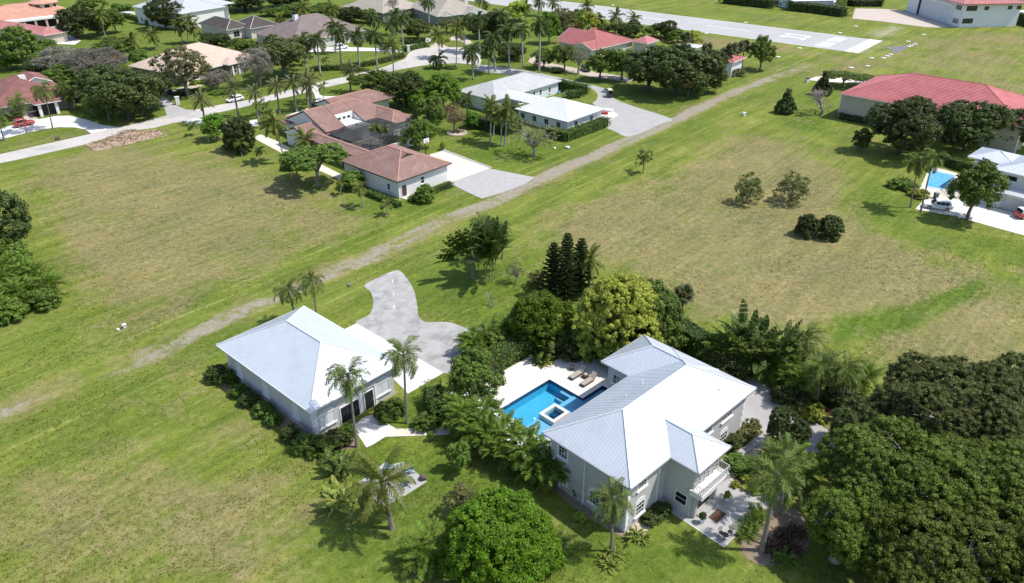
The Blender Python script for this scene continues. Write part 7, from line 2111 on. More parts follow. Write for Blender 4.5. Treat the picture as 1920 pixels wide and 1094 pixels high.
hedge([(1572, 26), (1578, 6)], 4.0, 3.0, 'hedge return with lighter leaves beside the curved drive', L_mid, 0.6, 9)
hedge([(1592, 10), (1604, 12), (1646, 12), (1650, 0)], 3.0, 2.4, 'U-shaped hedge round the screened terrace at the top', L_dark, 0.6, 9)
hedge([(1908, 45), (1940, 52)], 3.5, 4.0, 'tall dark hedge behind the right end of the white hangar', L_dark, 0.6, 9)
hedge([(1575, 222), (1625, 232)], 1.8, 1.4, 'low dark hedge at the foot of the tan hangar wall', L_dark, 0.35, 20)
hedge([(225, 30), (262, 40), (280, 46)], 1.8, 1.6, 'pale flowering hedge beside the white two-storey house', L_mid, 0.4, 18)
hedge([(86, 204), (126, 196)], 1.4, 1.0, 'low hedge under the windows of the grey brick house', L_dark, 0.4, 20)
for k, p_, w_, hm, lb in [('bush', (372, 172), 22, 1.0, 'round shrub beside the peach house walk'), ('bushm', (345, 176), 34, 1.2, 'shrub bed under the open grey-olive tree'), ('bushl', (366, 158), 18, 1.0, 'yellow shrub at the peach house entrance'), ('bushm', (395, 155), 34, 1.1, 'shrubs under the arched windows of the peach house'), ('bushm', (410, 176), 30, 0.9, 'round bed of low plants on the lawn by the street'), ('busho', (398, 160), 20, 0.9, 'grey shrub right of the peach house walk'), ('bushd', (425, 150), 30, 1.2, 'dark shrub under the bay window of the peach house'), ('bushr', (72, 216), 14, 0.7, 'reddish flowers at the portico of the grey brick house'), ('bushd', (20, 222), 40, 1.4, 'dark shrubs left of the portico of the grey brick house'), ('bushr', (1008, 122), 14, 1.4, 'reddish shrub at the red house drive'), ('bushd', (1046, 136), 24, 1.2, 'dark low shrub by the red house drive'), ('bush', (655, 136), 20, 1.4, 'clipped bush at the foot of the second royal palm'), ('bushl', (836, 78), 14, 1.0, 'small bush in the entrance circle of the gabled house'), ('bush', (846, 128), 24, 0.6, 'low ground bed at the tall thin palm')]:
    bush(k, p_, w_, hm, lb)
# ================================================================== OBJECTS
# ---- vehicles
M_tyre = mat('tyre', (0.02, 0.02, 0.02), None, 1, 0.9)
M_rim = mat('rim', (0.45, 0.46, 0.47), None, 1, 0.35, metal=0.6)
M_lampw = mat('headlight', (0.75, 0.76, 0.78), None, 1, 0.1)
M_lampr = mat('tail_light', (0.45, 0.02, 0.02), None, 1, 0.2)
def paint(n, c): return mat(n, c, tuple(0.93 * k for k in c), 0.5, 0.22, spec=0.5)
def loft(secs, m, name, parent):
    """secs: (x, [(y,z)...]) cross sections"""
    mb = MB(); k = len(secs[0][1])
    vs = [(x, a, b_) for x, s_ in secs for a, b_ in s_]
    fs = []
    for i in range(len(secs) - 1):
        for j in range(k): fs.append((i * k + j, i * k + (j + 1) % k, (i + 1) * k + (j + 1) % k, (i + 1) * k + j))
    fs += [tuple(range(k - 1, -1, -1)), tuple((len(secs) - 1) * k + j for j in range(k))]
    mb.add(vs, fs)
    return mb.build(name, m, parent, smooth=False)
def car(name, label, pos_, rz, col, L_=4.7, wd=1.9, hb=0.98, ht_=1.72, cat='car', hood=0.30, tail=0.06, boxy=False, soft=None, group=None):
    o = empty(name, pos_, rz); tag(o, label, cat, group)
    pm = paint('paint_' + '_'.join('%.2f' % c for c in col), col)
    def sec(w, z0, z1, r=0.12): return [(-w / 2 + r * .6, z0), (w / 2 - r * .6, z0), (w / 2, z0 + r), (w / 2, z1 - r), (w / 2 - r, z1), (-w / 2 + r, z1), (-w / 2, z1 - r), (-w / 2, z0 + r)]
    x0 = -L_ / 2
    body = loft([(x0, sec(wd * 0.86, 0.45, hb - 0.1)), (x0 + 0.12, sec(wd * 0.95, 0.32, hb)), (x0 + 0.9, sec(wd, 0.28, hb + 0.02)), (x0 + L_ * 0.62, sec(wd, 0.28, hb)), (x0 + L_ - 0.7, sec(wd * 0.97, 0.30, hb - 0.08)), (x0 + L_ - 0.12, sec(wd * 0.88, 0.34, hb - 0.16)), (x0 + L_, sec(wd * 0.8, 0.42, hb - 0.28))], pm, 'body', o)
    xa, xb = x0 + L_ * tail, x0 + L_ * (1 - hood)
    sl = 0.06 if boxy else 0.30
    def cab(w, z): return [(-w / 2, hb - 0.03), (w / 2, hb - 0.03), (w / 2 * 0.99, z - 0.08), (w / 2 * 0.90, z), (-w / 2 * 0.90, z), (-w / 2 * 0.99, z - 0.08)]
    cabm = loft([(xa, cab(wd * 0.92, hb + 0.02)), (xa + sl * 0.8 + 0.06, cab(wd * 0.88, ht_ - 0.06)), (xa + L_ * 0.25, cab(wd * 0.88, ht_)), (xb - sl - 0.35, cab(wd * 0.88, ht_ - 0.03)), (xb, cab(wd * 0.92, hb + 0.02))], soft or pm, 'cabin', o)
    gz0, gz1 = hb + 0.06, ht_ - 0.16
    cl_ = xb - sl - 0.35 - (xa + sl + 0.15)
    for s_ in (-1, 1):
        for q in range(3):
            a = xa + sl + 0.18 + cl_ * q / 3; b_ = a + cl_ / 3 - 0.1
            y_ = s_ * wd * 0.449
            MB().box(a, min(y_, y_ + s_ * 0.03), gz0, b_, max(y_, y_ + s_ * 0.03), gz1).build('side_window', M_glass, cabm)
        MB().box(x0 + L_ - 0.16, s_ * wd * 0.3 - 0.2, hb - 0.34, x0 + L_ - 0.01, s_ * wd * 0.3 + 0.2, hb - 0.2).build('headlight', M_lampw, o)
        MB().box(x0 - 0.01, s_ * wd * 0.36 - 0.14, hb - 0.3, x0 + 0.1, s_ * wd * 0.36 + 0.14, hb - 0.05).build('tail_light', M_lampr, o)
        MB().box(xb - 0.75, s_ * wd * 0.5 - 0.1 + s_ * 0.1, hb + 0.02, xb - 0.55, s_ * wd * 0.5 + 0.1 + s_ * 0.1, hb + 0.18).build('mirror', pm, o)
        for xx in (x0 + L_ * 0.19, x0 + L_ * 0.80):
            wv = MB().add(*_wheel(0.36, 0.24)).build('wheel', M_tyre, o, loc=(xx, s_ * (wd / 2 - 0.10), 0.36))
            MB().add(*_wheel(0.22, 0.26)).build('rim', M_rim, wv)
    # windscreen and rear window lie on the slopes
    for (xA, zA, xB, zB, nm) in ((xb + 0.015, hb + 0.08, xb - sl - 0.33, ht_ - 0.10, 'windscreen'), (xa - 0.02, hb + 0.08, xa + sl * 0.8 + 0.03, ht_ - 0.14, 'rear_window')):
        w_ = wd * 0.40
        up = Vector((0.03 if nm == 'windscreen' else -0.03, 0, 0.02))
        P_ = [Vector((xA, -w_, zA)), Vector((xA, w_, zA)), Vector((xB, w_ * 0.93, zB)), Vector((xB, -w_ * 0.93, zB))]
        MB().add([q + up for q in P_] + [q - up for q in P_], [(0, 1, 2, 3), (7, 6, 5, 4), (0, 4, 5, 1), (1, 5, 6, 2), (2, 6, 7, 3), (3, 7, 4, 0)]).build(nm, M_glass, cabm)
    MB().box(x0 + L_ - 0.05, -wd * 0.25, 0.42, x0 + L_ + 0.01, wd * 0.25, hb - 0.34).build('grille', M_dark, o)
    return o
def _wheel(r, w, n=14):
    vs = [(r * math.cos(2 * math.pi * k / n), s_ * w / 2, r * math.sin(2 * math.pi * k / n)) for s_ in (-1, 1) for k in range(n)]
    return vs, [tuple(range(n)), tuple(range(2 * n - 1, n - 1, -1))] + [(k, n + k, n + (k + 1) % n, (k + 1) % n) for k in range(n)]
def head(a, b_):
    u, v = G(*a), G(*b_); return math.atan2(v.y - u.y, v.x - u.x)
car('white_suv', 'white estate SUV parked on the pale drive by the two queen palms', G(1757, 391), head((1780, 395), (1733, 389)), (0.82, 0.82, 0.82), 4.8, 1.95, 1.02, 1.72, hood=0.27)
car('red_jeep', 'red off-road car with white top cut by the right edge', G(1925, 408), head((1918, 410), (1960, 408)), (0.45, 0.05, 0.04), 4.2, 1.85, 1.1, 1.85, boxy=True, soft=M_white)
car('white_car', 'white car parked on the street by the date palms', G(441, 190), head((455, 186), (424, 193)), (0.80, 0.80, 0.80), 4.6, 1.85, 0.9, 1.5)
car('red_suv', 'red SUV standing on the white loop driveway', G(46, 236), head((30, 238), (64, 231)), (0.42, 0.05, 0.05), 4.6, 1.9, 1.0, 1.8)
car('dark_car', 'dark car in the shade at the peach house garage', G(316, 176), head((318, 180), (310, 170)), (0.03, 0.03, 0.035), 4.6, 1.85, 0.9, 1.5)
car('black_car', 'black car by the porch of the terracotta house', G(592, 202), head((588, 206), (598, 196)), (0.03, 0.03, 0.03), 4.4, 1.85, 0.9, 1.5)
car('red_pickup', 'rust-red old car on the far white drive, left one', G(1455, 8), head((1450, 10), (1466, 6)), (0.30, 0.08, 0.06), 4.8, 1.9, 0.9, 1.5)
car('grey_car', 'grey car next to the rust-red car on the far drive', G(1469, 10), head((1464, 12), (1476, 8)), (0.12, 0.12, 0.13), 4.6, 1.9, 0.9, 1.5)
car('silver_van', 'white van under the royal palms at the brown-grey house', G(640, 92), head((636, 92), (660, 88)), (0.75, 0.75, 0.76), 4.8, 1.95, 1.0, 1.9)
car('blue_grey_car', 'grey car on the drive near the hedge of royal palms', G(724, 92), head((718, 93), (736, 90)), (0.22, 0.23, 0.25), 4.6, 1.9, 0.9, 1.5)
car('dark_suv', 'dark car parked by the red house wall', G(1098, 133), head((1094, 130), (1104, 138)), (0.04, 0.045, 0.05), 4.6, 1.9, 1.0, 1.7)
# golf carts
def golf_cart(p_, rz, label, col):
    o = empty('golf_cart', p_, rz); tag(o, label, 'golf cart')
    MB().box(-1.2, -0.6, 0.25, 1.2, 0.6, 0.55).build('chassis', paint('cart_body', col), o)
    MB().prism([(0.8, -0.58), (1.25, -0.45), (1.25, 0.45), (0.8, 0.58)], 0.55, 1.0).build('cowl', paint('cart_body', col), o)
    MB().box(-1.25, -0.58, 0.55, -0.75, 0.58, 0.95).build('rear_deck', M_dark, o)
    MB().box(-0.5, -0.55, 0.55, 0.05, 0.55, 0.85).build('seat', mat('cart_seat', (0.55, 0.5, 0.42), None, 1, 0.8), o)
    MB().box(-0.62, -0.55, 0.85, -0.45, 0.55, 1.25).build('backrest', mat('cart_seat', (0.55, 0.5, 0.42), None, 1, 0.8), o)
    for sx in (-1.1, 0.85):
        for sy in (-0.55, 0.55):
            MB().beam((sx, sy, 0.5), (sx * 0.92, sy, 1.95), 0.06).build('post', M_dark, o)
    MB().prism([(-1.3, -0.62), (1.1, -0.62), (1.15, -0.4), (1.15, 0.4), (1.1, 0.62), (-1.3, 0.62)], 1.95, 2.05).build('roof', mat('cart_roof', (0.62, 0.54, 0.42), None, 1, 0.7), o)
    MB().add([(0.98, -0.5, 1.0), (0.98, 0.5, 1.0), (0.86, 0.5, 1.9), (0.86, -0.5, 1.9)], [(0, 1, 2, 3)]).build('windscreen', M_glass, o)
    for sx in (-0.85, 0.9):
        for sy in (-0.55, 0.55):
            w_ = MB().add(*_wheel(0.25, 0.2)).build('wheel', M_tyre, o, loc=(sx, sy, 0.25)); MB().add(*_wheel(0.13, 0.22)).build('rim', M_rim, w_)
golf_cart(G(1143, 182), R_(-85), 'golf cart with tan roof on the grey drive', (0.05, 0.05, 0.05))
golf_cart(G(1524, 8), R_(-100), 'dark golf cart behind the long clipped hedge', (0.04, 0.04, 0.05))

# ---- pool deck furniture
M_wick = mat('wicker', (0.09, 0.065, 0.05), (0.13, 0.095, 0.075), 6, 0.9, fine=0.3)
M_cush = mat('taupe_cushion', (0.42, 0.37, 0.32), (0.36, 0.32, 0.28), 2, 0.95)
def lounger(x, yy, label):
    o = empty('sun_lounger', mh.world(x, yy, 0.05), mh.rot + math.pi / 2); tag(o, label, 'sun lounger', 'loungers on the pool deck')
    MB().box(-1.3, -0.36, 0.10, 0.55, 0.36, 0.30).build('base', M_wick, o)
    MB().box(-1.28, -0.34, 0.301, -0.40, 0.34, 0.40).build('seat_cushion', M_cush, o)
    MB().box(-0.385, -0.34, 0.301, 0.50, 0.34, 0.40).build('seat_cushion', M_cush, o)
    MB().beam((0.50, 0, 0.36), (1.15, 0, 0.95), 0.70, 0.10, (0, 0, 1)).build('back_cushion', M_cush, o)
    MB().beam((0.56, 0, 0.27), (1.22, 0, 0.87), 0.74, 0.06, (0, 0, 1)).build('back_frame', M_wick, o)
    for sx in (-1.2, 0.45):
        for sy in (-0.3, 0.3): MB().box(sx - 0.04, sy - 0.04, 0, sx + 0.04, sy + 0.04, 0.1).build('leg', M_wick, o)
lounger(-9.65, 16.5, 'taupe-cushioned lounger farther from the house')
lounger(-7.75, 16.4, 'taupe-cushioned lounger nearer to the house')
o = empty('side_table', mh.world(-8.7, 16.9, 0.05), mh.rot); tag(o, 'dark wicker side table between the two loungers', 'side table')
MB().box(-0.36, -0.36, 0.38, 0.36, 0.36, 0.44).build('table_top', M_wick, o)
MB().box(-0.31, -0.31, 0.0, 0.31, 0.31, 0.379).build('table_base', M_wick, o)
o = empty('folded_towel', mh.world(-8.7, 16.9, 0.49), mh.rot); tag(o, 'beige tray with towel on the wicker side table', 'tray')
MB().box(-0.2, -0.2, 0.0, 0.2, 0.2, 0.05).build('tray', M_cush, o); MB().box(-0.12, -0.1, 0.051, 0.1, 0.12, 0.11).build('towel', M_cream, o)
def pot(name, p_, label, r=0.25, h_=0.5, m=None, plant=None, cat='planter', square=False):
    o = empty(name, p_); tag(o, label, cat)
    if square: MB().add([(s1 * r * k, s2 * r * k, z) for z, k in ((0, 0.75), (h_, 1.0)) for s1, s2 in ((-1, -1), (1, -1), (1, 1), (-1, 1))], [(3, 2, 1, 0), (4, 5, 6, 7), (0, 1, 5, 4), (1, 2, 6, 5), (2, 3, 7, 6), (3, 0, 4, 7)]).build('pot', m or M_white, o)
    else: MB().lathe([(r * 0.6, 0), (r, h_ * 0.4), (r * 0.9, h_ * 0.85), (r * 1.0, h_), (r * 0.8, h_), (r * 0.8, h_ - 0.06)], (0, 0), 14).build('pot', m or M_white, o, smooth=False)
    if plant:
        tm, cm, _ = KINDS[plant][0]
        inst('foliage', cm, o, (0, 0, h_ - 0.1), (0, 0, 1.0), (r * 3.4, r * 3.4, r * 3.2))
    return o
pot('dark_pot', mh.world(-10.9, 16.9, 0.05), 'dark round pot beside the farther lounger', 0.32, 0.55, M_wick)
pot('planter', mh.world(14.6, 6.9), 'white square planter left of the entrance', 0.2, 0.7, M_white, 'bushd', square=True)
pot('planter', mh.world(14.7, 11.1), 'white planter with lime bush right of the entrance', 0.22, 0.55, M_white, 'bushl', square=True)
pot('planter', G(1052, 912), 'white square planter against the shaded house wall', 0.3, 0.8, M_white, None, square=True)
pot('planter', G(830, 281), 'little pot with yellow-green plant at the corner of the cream court', 0.35, 0.6, M_wick, 'bushl')
# kettle grill on the deck
o = empty('kettle_grill', mh.world(-15.6, 9.4, 0.05), 0.3); tag(o, 'black kettle grill half hidden by the leafy tree on the deck', 'grill')
MB().lathe([(0.05, 0.55), (0.28, 0.68), (0.34, 0.85), (0.34, 0.9), (0.27, 1.05), (0.05, 1.15)], (0, 0), 14).build('bowl', M_dark, o)
for a in (0, 2.1, 4.2): MB().beam((0.1 * math.cos(a), 0.1 * math.sin(a), 0.6), (0.35 * math.cos(a), 0.35 * math.sin(a), 0), 0.04).build('leg', M_dark, o)
MB().box(-0.5, -0.15, 0.85, -0.35, 0.15, 0.9).build('side_shelf', M_dark, o)
# equipment box at the deck edge
o = empty('deck_bench', mh.world(-11.5, 20.6, 0.05), mh.rot); tag(o, 'low white stone bench at the far corner of the pool deck', 'bench')
MB().box(-1.0, -0.3, 0.35, 1.0, 0.3, 0.5).build('seat', M_conc, o)
for sx in (-0.8, 0.8): MB().box(sx - 0.15, -0.25, 0, sx + 0.15, 0.25, 0.349).build('leg', M_conc, o)

# ---- adirondack chairs
def adirondack(p_, rz, label, col, group):
    m = mat('chair_%.2f' % col[2], col, None, 1, 0.6)
    o = empty('adirondack_chair', p_, rz); tag(o, label, 'chair', group)
    for k in range(5):
        yy = -0.24 + k * 0.12
        h_ = 1.02 - 0.08 * abs(k - 2) ** 1.5 * 0.7
        MB().beam((-0.22, yy, 0.28), (-0.50, yy * 1.2, h_), 0.10, 0.025, (1, 0, 0.4)).build('back_slat', m, o)
    for k in range(5): MB().beam((-0.2 + k * 0.125, -0.28, 0.29 + k * 0.022), (-0.2 + k * 0.125, 0.28, 0.29 + k * 0.022), 0.11, 0.025).build('seat_slat', m, o)
    for s_ in (-1, 1):
        MB().box(-0.42, s_ * 0.38 - 0.07, 0.52, 0.42, s_ * 0.38 + 0.07, 0.55).build('arm_rest', m, o)
        MB().box(0.30, s_ * 0.36 - 0.05, 0, 0.36, s_ * 0.36 + 0.05, 0.519).build('leg', m, o)
        MB().beam((0.32, s_ * 0.30, 0.33), (-0.62, s_ * 0.30, 0.03), 0.03, 0.12).build('leg', m, o)
c0 = (0.22, 0.36, 0.46)
adirondack(G(767, 886), R_(200), 'slate blue armchair at the far side of the fire pit', c0, 'blue armchairs round the fire pit')
adirondack(G(760, 910), R_(120), 'blue armchair nearest the palm by the fire pit', c0, 'blue armchairs round the fire pit')
adirondack(G(731, 884), R_(-20), 'blue armchair partly behind the coconut palm fronds', c0, 'blue armchairs round the fire pit')
c1 = (0.30, 0.55, 0.72)
for p_, rz, lb in [((1047, 176), 200, 'light blue chair left of two behind the pyramid roof'), ((1058, 178), 160, 'light blue chair right of two behind the pyramid roof')]:
    adirondack(G(*p_), R_(rz), lb, c1, 'light blue chairs behind the pyramid roof')
o = empty('fire_pit', G(752, 896)); tag(o, 'low brown stone fire pit in the middle of the small patio', 'fire pit')
for k in range(10):
    a = k * math.pi / 5
    MB().prism([(r_ * math.cos(a + d), r_ * math.sin(a + d)) for r_, d in ((0.42, -0.26), (0.62, -0.27), (0.62, 0.27), (0.42, 0.26))], -0.02, 0.30).build('stone', mat('pit_stone', (0.30, 0.24, 0.19), (0.22, 0.18, 0.15), 3, 0.95), o)
MB().lathe([(0.40, 0.02), (0.40, 0.08), (0.1, 0.12)], (0, 0), 12).build('ash', M_dark, o)
def rock(name, p_, label, s_, m, seed=0):
    rng = np.random.default_rng(seed)
    bm = bmesh.new(); bmesh.ops.create_icosphere(bm, subdivisions=2, radius=1)
    for v in bm.verts: v.co *= rng.uniform(0.8, 1.15)
    me_ = bpy.data.meshes.new(name); bm.to_mesh(me_); bm.free(); me_.materials.append(m)
    o = inst(name, me_, None, p_ + Vector((0, 0, s_[2] * 0.6)), (0, 0, seed), s_); tag(o, label, 'rock'); return o
rock('rock', G(793, 899), 'dark round rock at the corner of the fire pit patio', (0.42, 0.4, 0.36), mat('dark_rock', (0.10, 0.08, 0.075), (0.14, 0.11, 0.10), 4, 0.95, 0.5, 9), 3)
rock('rock', G(655, 535), 'grey flat rock in the grass behind the garage', (0.5, 0.3, 0.2), B_grey, 5)
rock('rock', G(1064, 278), 'pale rock on the lawn before the clipped hedge', (0.6, 0.4, 0.3), M_conc, 6)
rock('rock', G(1040, 279), 'small pale stone left of the pale rock on the lawn', (0.35, 0.3, 0.2), M_conc, 7)
rock('rock', G(108, 261), 'dark stump at the left end of the brush pile', (0.8, 0.5, 0.4), B_dark, 8)

# ---- entrance details
o = empty('door_mat', mh.world(15.15, 8.75, 0.0), mh.rot); tag(o, 'dark brown doormat with red lettering before the entrance', 'doormat')
MB().box(-0.44, -0.76, -0.02, 0.44, 0.76, 0.02).build('mat', mat('coir', (0.075, 0.055, 0.038), (0.11, 0.085, 0.06), 6, 1.0, fine=0.3), o)
MB().box(-0.49, -0.81, -0.024, 0.49, 0.81, 0.012).build('border', M_dark, o)
tc = bpy.data.curves.new('lettering', 'FONT'); tc.body = 'HELLO'; tc.size = 0.42; tc.align_x = 'CENTER'; tc.align_y = 'CENTER'; tc.extrude = 0.004
to = bpy.data.objects.new('lettering_tmp', tc); COL.objects.link(to)
bpy.context.view_layer.update()
me_ = bpy.data.meshes.new_from_object(to.evaluated_get(bpy.context.evaluated_depsgraph_get()))
bpy.data.objects.remove(to)
me_.materials.clear(); me_.materials.append(mat('red_letters', (0.42, 0.10, 0.05), None, 2, 0.95))
inst('lettering', me_, o, (0, 0, 0.026), (0, 0, R_(90)))
def wheel_chair(p_, rz, label):
    """black wrought iron chair with a round scrolled back"""
    m = mat('wrought_iron', (0.03, 0.03, 0.032), None, 1, 0.5)
    o = empty('iron_chair', p_, rz); tag(o, label, 'chair', 'iron chairs on the entrance court')
    MB().lathe([(0.02, 0.44), (0.25, 0.44), (0.25, 0.47), (0.02, 0.48)], (0, 0), 14).build('seat', m, o)
    for a in (0.8, 2.4, 3.9, 5.5): MB().beam((0.2 * math.cos(a), 0.2 * math.sin(a), 0.44), (0.27 * math.cos(a), 0.27 * math.sin(a), 0), 0.035).build('leg', m, o)
    r = MB().tube([(-0.25, 0.25 * math.cos(t_), 0.80 + 0.25 * math.sin(t_)) for t_ in (k * math.pi / 8 for k in range(17))], 0.025, 5, cap=False)
    r.tube([(-0.25, 0.12 * math.cos(t_), 0.80 + 0.12 * math.sin(t_)) for t_ in (k * math.pi / 6 for k in range(13))], 0.018, 5, cap=False)
    for s_ in (-0.15, 0.15): r.beam((-0.2, s_, 0.45), (-0.25, s_, 0.62), 0.03)
    r.build('backrest', m, o)
wheel_chair(G(1352, 1006), R_(-60), 'left of two black iron chairs at the corner of the court')
wheel_chair(G(1368, 1004), R_(-120), 'right of two black iron chairs at the corner of the court')
o = empty('bistro_table', G(1358, 1013)); tag(o, 'small round black iron table between the iron chairs', 'table')
MB().lathe([(0.02, 0.68), (0.32, 0.68), (0.32, 0.71), (0.02, 0.72)], (0, 0), 16).build('table_top', MATS['wrought_iron'], o)
MB().tube([(0, 0, 0), (0, 0, 0.68)], 0.03, 6).build('post', MATS['wrought_iron'], o)
for a in (0, 2.1, 4.2): MB().beam((0, 0, 0.1), (0.25 * math.cos(a), 0.25 * math.sin(a), 0), 0.03).build('foot', MATS['wrought_iron'], o)
o = empty('hose_reel', mh.world(W - OV if False else 11.0, 5.2)); tag(o, 'dark hose reel in the corner beside the entrance tower', 'hose reel')
MB().tube([(0.26 * math.cos(t_), 0, 0.3 + 0.26 * math.sin(t_)) for t_ in (k * math.pi / 8 for k in range(17))], 0.07, 6, cap=False).build('hose', M_dark, o)
MB().box(-0.3, -0.1, 0, 0.3, 0.1, 0.06).build('stand', M_dark, o)
MB().beam((0, 0, 0.05), (0, 0, 0.34), 0.06).build('bracket', M_dark, o)

# ---- bins, fences, hoop, signs and small things
o = empty('wheelie_bin', G(1754, 372), 0.3); tag(o, 'grey-green wheeled bin between turquoise pool and white SUV', 'bin')
MB().add([(s1 * 0.35 * k, s2 * 0.38 * k, z) for z, k in ((0.1, 0.8), (1.05, 1.0)) for s1, s2 in ((-1, -1), (1, -1), (1, 1), (-1, 1))], [(3, 2, 1, 0), (4, 5, 6, 7), (0, 1, 5, 4), (1, 2, 6, 5), (2, 3, 7, 6), (3, 0, 4, 7)]).build('tub', mat('bin_green', (0.10, 0.13, 0.11), None, 1, 0.6), o)
MB().box(-0.38, -0.42, 1.051, 0.38, 0.42, 1.14).build('lid', mat('bin_lid', (0.30, 0.33, 0.33), None, 1, 0.5), o)
for s_ in (-0.3, 0.3): MB().add(*_wheel(0.14, 0.08)).build('wheel', M_tyre, o, loc=(s_, 0.25, 0.14))
fp = [G(*q) for q in ((1764, 358), (1776, 367), (1796, 372), (1818, 378), (1840, 383))]
o = empty('pool_fence', fp[0]); tag(o, 'thin dark metal fence between turquoise pool terrace and drive', 'fence')
for a, b_ in zip(fp[:-1], fp[1:]):
    a, b_ = a - fp[0], b_ - fp[0]
    for z in (0.15, 1.2): MB().beam((a.x, a.y, z), (b_.x, b_.y, z), 0.05).build('rail', M_bronze, o)
    n = 10
    pk = MB()
    for k in range(n): q = a.lerp(b_, k / n); pk.beam((q.x, q.y, 0.1), (q.x, q.y, 1.2), 0.025)
    tag(pk.build('pickets', M_bronze, o), kind='stuff')
    MB().beam((a.x, a.y, 0), (a.x, a.y, 1.3), 0.07).build('post', M_bronze, o)
o = empty('basketball_hoop', G(798, 291), R_(-45)); tag(o, 'basketball hoop with white backboard at the edge of the cream court', 'basketball hoop')
MB().beam((0, 0, -0.1), (0, 0, 2.9), 0.14).build('post', M_dark, o)
MB().beam((0, 0, 2.8), (0.5, 0, 3.2), 0.10).build('arm', M_dark, o)
bb_ = MB().box(0.5, -0.8, 2.8, 0.55, 0.8, 3.9).build('backboard', M_white, o)
fr_ = MB()
for (y0_, z0_, y1_, z1_) in ((-0.83, 2.77, 0.83, 2.83), (-0.83, 3.87, 0.83, 3.93), (-0.83, 2.83, -0.77, 3.87), (0.77, 2.83, 0.83, 3.87), (-0.3, 3.0, 0.3, 3.05), (-0.3, 3.4, 0.3, 3.45), (-0.3, 3.05, -0.25, 3.4), (0.25, 3.05, 0.3, 3.4)): fr_.box(0.551, y0_, z0_, 0.57, y1_, z1_)
fr_.build('backboard_marking', M_dark, bb_)
MB().tube([(0.80 + 0.23 * math.cos(t_), 0.23 * math.sin(t_), 3.05) for t_ in (k * math.pi / 8 for k in range(17))], 0.025, 5, cap=False).build('rim', mat('rim_orange', (0.5, 0.12, 0.03), None, 1, 0.5), o)
nb = MB()
for k in range(10):
    a = k * math.pi / 5; nb.beam((0.80 + 0.23 * math.cos(a), 0.23 * math.sin(a), 3.04), (0.80 + 0.14 * math.cos(a + 0.3), 0.14 * math.sin(a + 0.3), 2.65), 0.015)
nb.build('net', M_white, o)
def box_thing(name, p_, s_, label, cat, m, rz=0.0, cap=None):
    o = empty(name, p_, rz); tag(o, label, cat)
    MB().box(-s_[0] / 2, -s_[1] / 2, -0.05, s_[0] / 2, s_[1] / 2, s_[2]).build('body', m, o)
    MB().box(-s_[0] / 2 - 0.06, -s_[1] / 2 - 0.06, s_[2] + 0.001, s_[0] / 2 + 0.06, s_[1] / 2 + 0.06, s_[2] + 0.1).build('cap', cap or m, o)
    return o
box_thing('utility_box', G(234, 614), (0.38, 0.32, 0.38), 'small white utility box in the left field', 'utility box', M_white, 0.4)
box_thing('utility_box', G(222, 620), (0.22, 0.22, 0.16), 'tiny white valve box left of the utility box in the field', 'utility box', M_white, 0.2)
box_thing('utility_box', G(1395, 217), (0.7, 0.6, 0.7), 'white utility box beside the dirt track', 'utility box', M_white, 0.4)
box_thing('utility_box', G(1513, 154), (0.9, 0.9, 1.0), 'white pump box at the end of the pale drive behind the hangar', 'utility box', M_white, 0.4, M_dark)
box_thing('mailbox_pillar', G(334, 196), (1.0, 1.0, 1.9), 'white mailbox pillar at the peach house driveway', 'mailbox', M_stuccoW, 0.5)
box_thing('mailbox_pillar', G(766, 97), (0.9, 0.9, 1.9), 'white mailbox pillar at the rim of the cul-de-sac', 'mailbox', M_stuccoW, 0.3)
box_thing('gate_pillar', G(735, 102), (0.9, 0.9, 2.0), 'white gate pillar by the royal palm hedge', 'pillar', M_stuccoW, 0.3)
box_thing('white_cooler', G(1140, 208), (2.4, 1.6, 0.25), 'white trailer board lying by the pyramid-roofed wing', 'trailer', M_white, R_(-20))
box_thing('red_kayak_cover', G(1130, 214), (2.6, 1.0, 0.4), 'red cover lying beside the pyramid-roofed wing', 'cover', mat('red_cover', (0.45, 0.06, 0.05), None, 1, 0.8), R_(-10))
def lamp_post(p_, h_, label):
    o = empty('lamp_post', p_); tag(o, label, 'lamp post')
    MB().tube([(0, 0, -0.1), (0, 0, h_)], [0.07, 0.05], 6).build('post', M_gutter, o)
    MB().lathe([(0.03, h_), (0.25, h_ + 0.15), (0.27, h_ + 0.35), (0.05, h_ + 0.5)], (0, 0), 10).build('globe', M_white, o)
lamp_post(G(213, 60), 5.5, 'globe lamp post by the white two-storey house')
lamp_post(G(807, 90), 4.0, 'lamp post at the edge of the cul-de-sac')
# marker plates of the runway
MK = [((1398, 42.5), 'marker plate above the runway, opposite the round tree'), ((1575, 62), 'marker plate above the runway near its painted bars'), ((1605, 49.5), 'marker plate below the pink apron corner'), ((1732, 65), 'marker plate in the grass before the white hangar'), ((1703, 78), 'topmost marker plate right of the dark tarmac patch'), ((1704, 87.5), 'first of three marker plates right of the dark tarmac patch'), ((1709, 85.5), 'middle of three marker plates right of the dark tarmac patch'), ((1716, 83), 'last of three marker plates right of the dark tarmac patch'), ((1670, 102), 'first of three marker plates below the dark tarmac patch'), ((1664, 105.5), 'middle of three marker plates below the dark tarmac patch'), ((1657, 109), 'lowest of three marker plates below the dark tarmac patch'), ((1634, 109), 'marker plate below the white runway end'), ((1596, 127), 'marker plate left of the hangar ridge'), ((1627, 124), 'marker plate just above the hangar ridge'), ((1499, 90.5), 'marker plate below the runway bars'), ((1459, 107), 'marker plate right of the round tree beside the runway'), ((1324, 63), 'marker plate below the runway, above the sabal palms'), ((1149, 10), 'marker plate at the top, above the runway')]
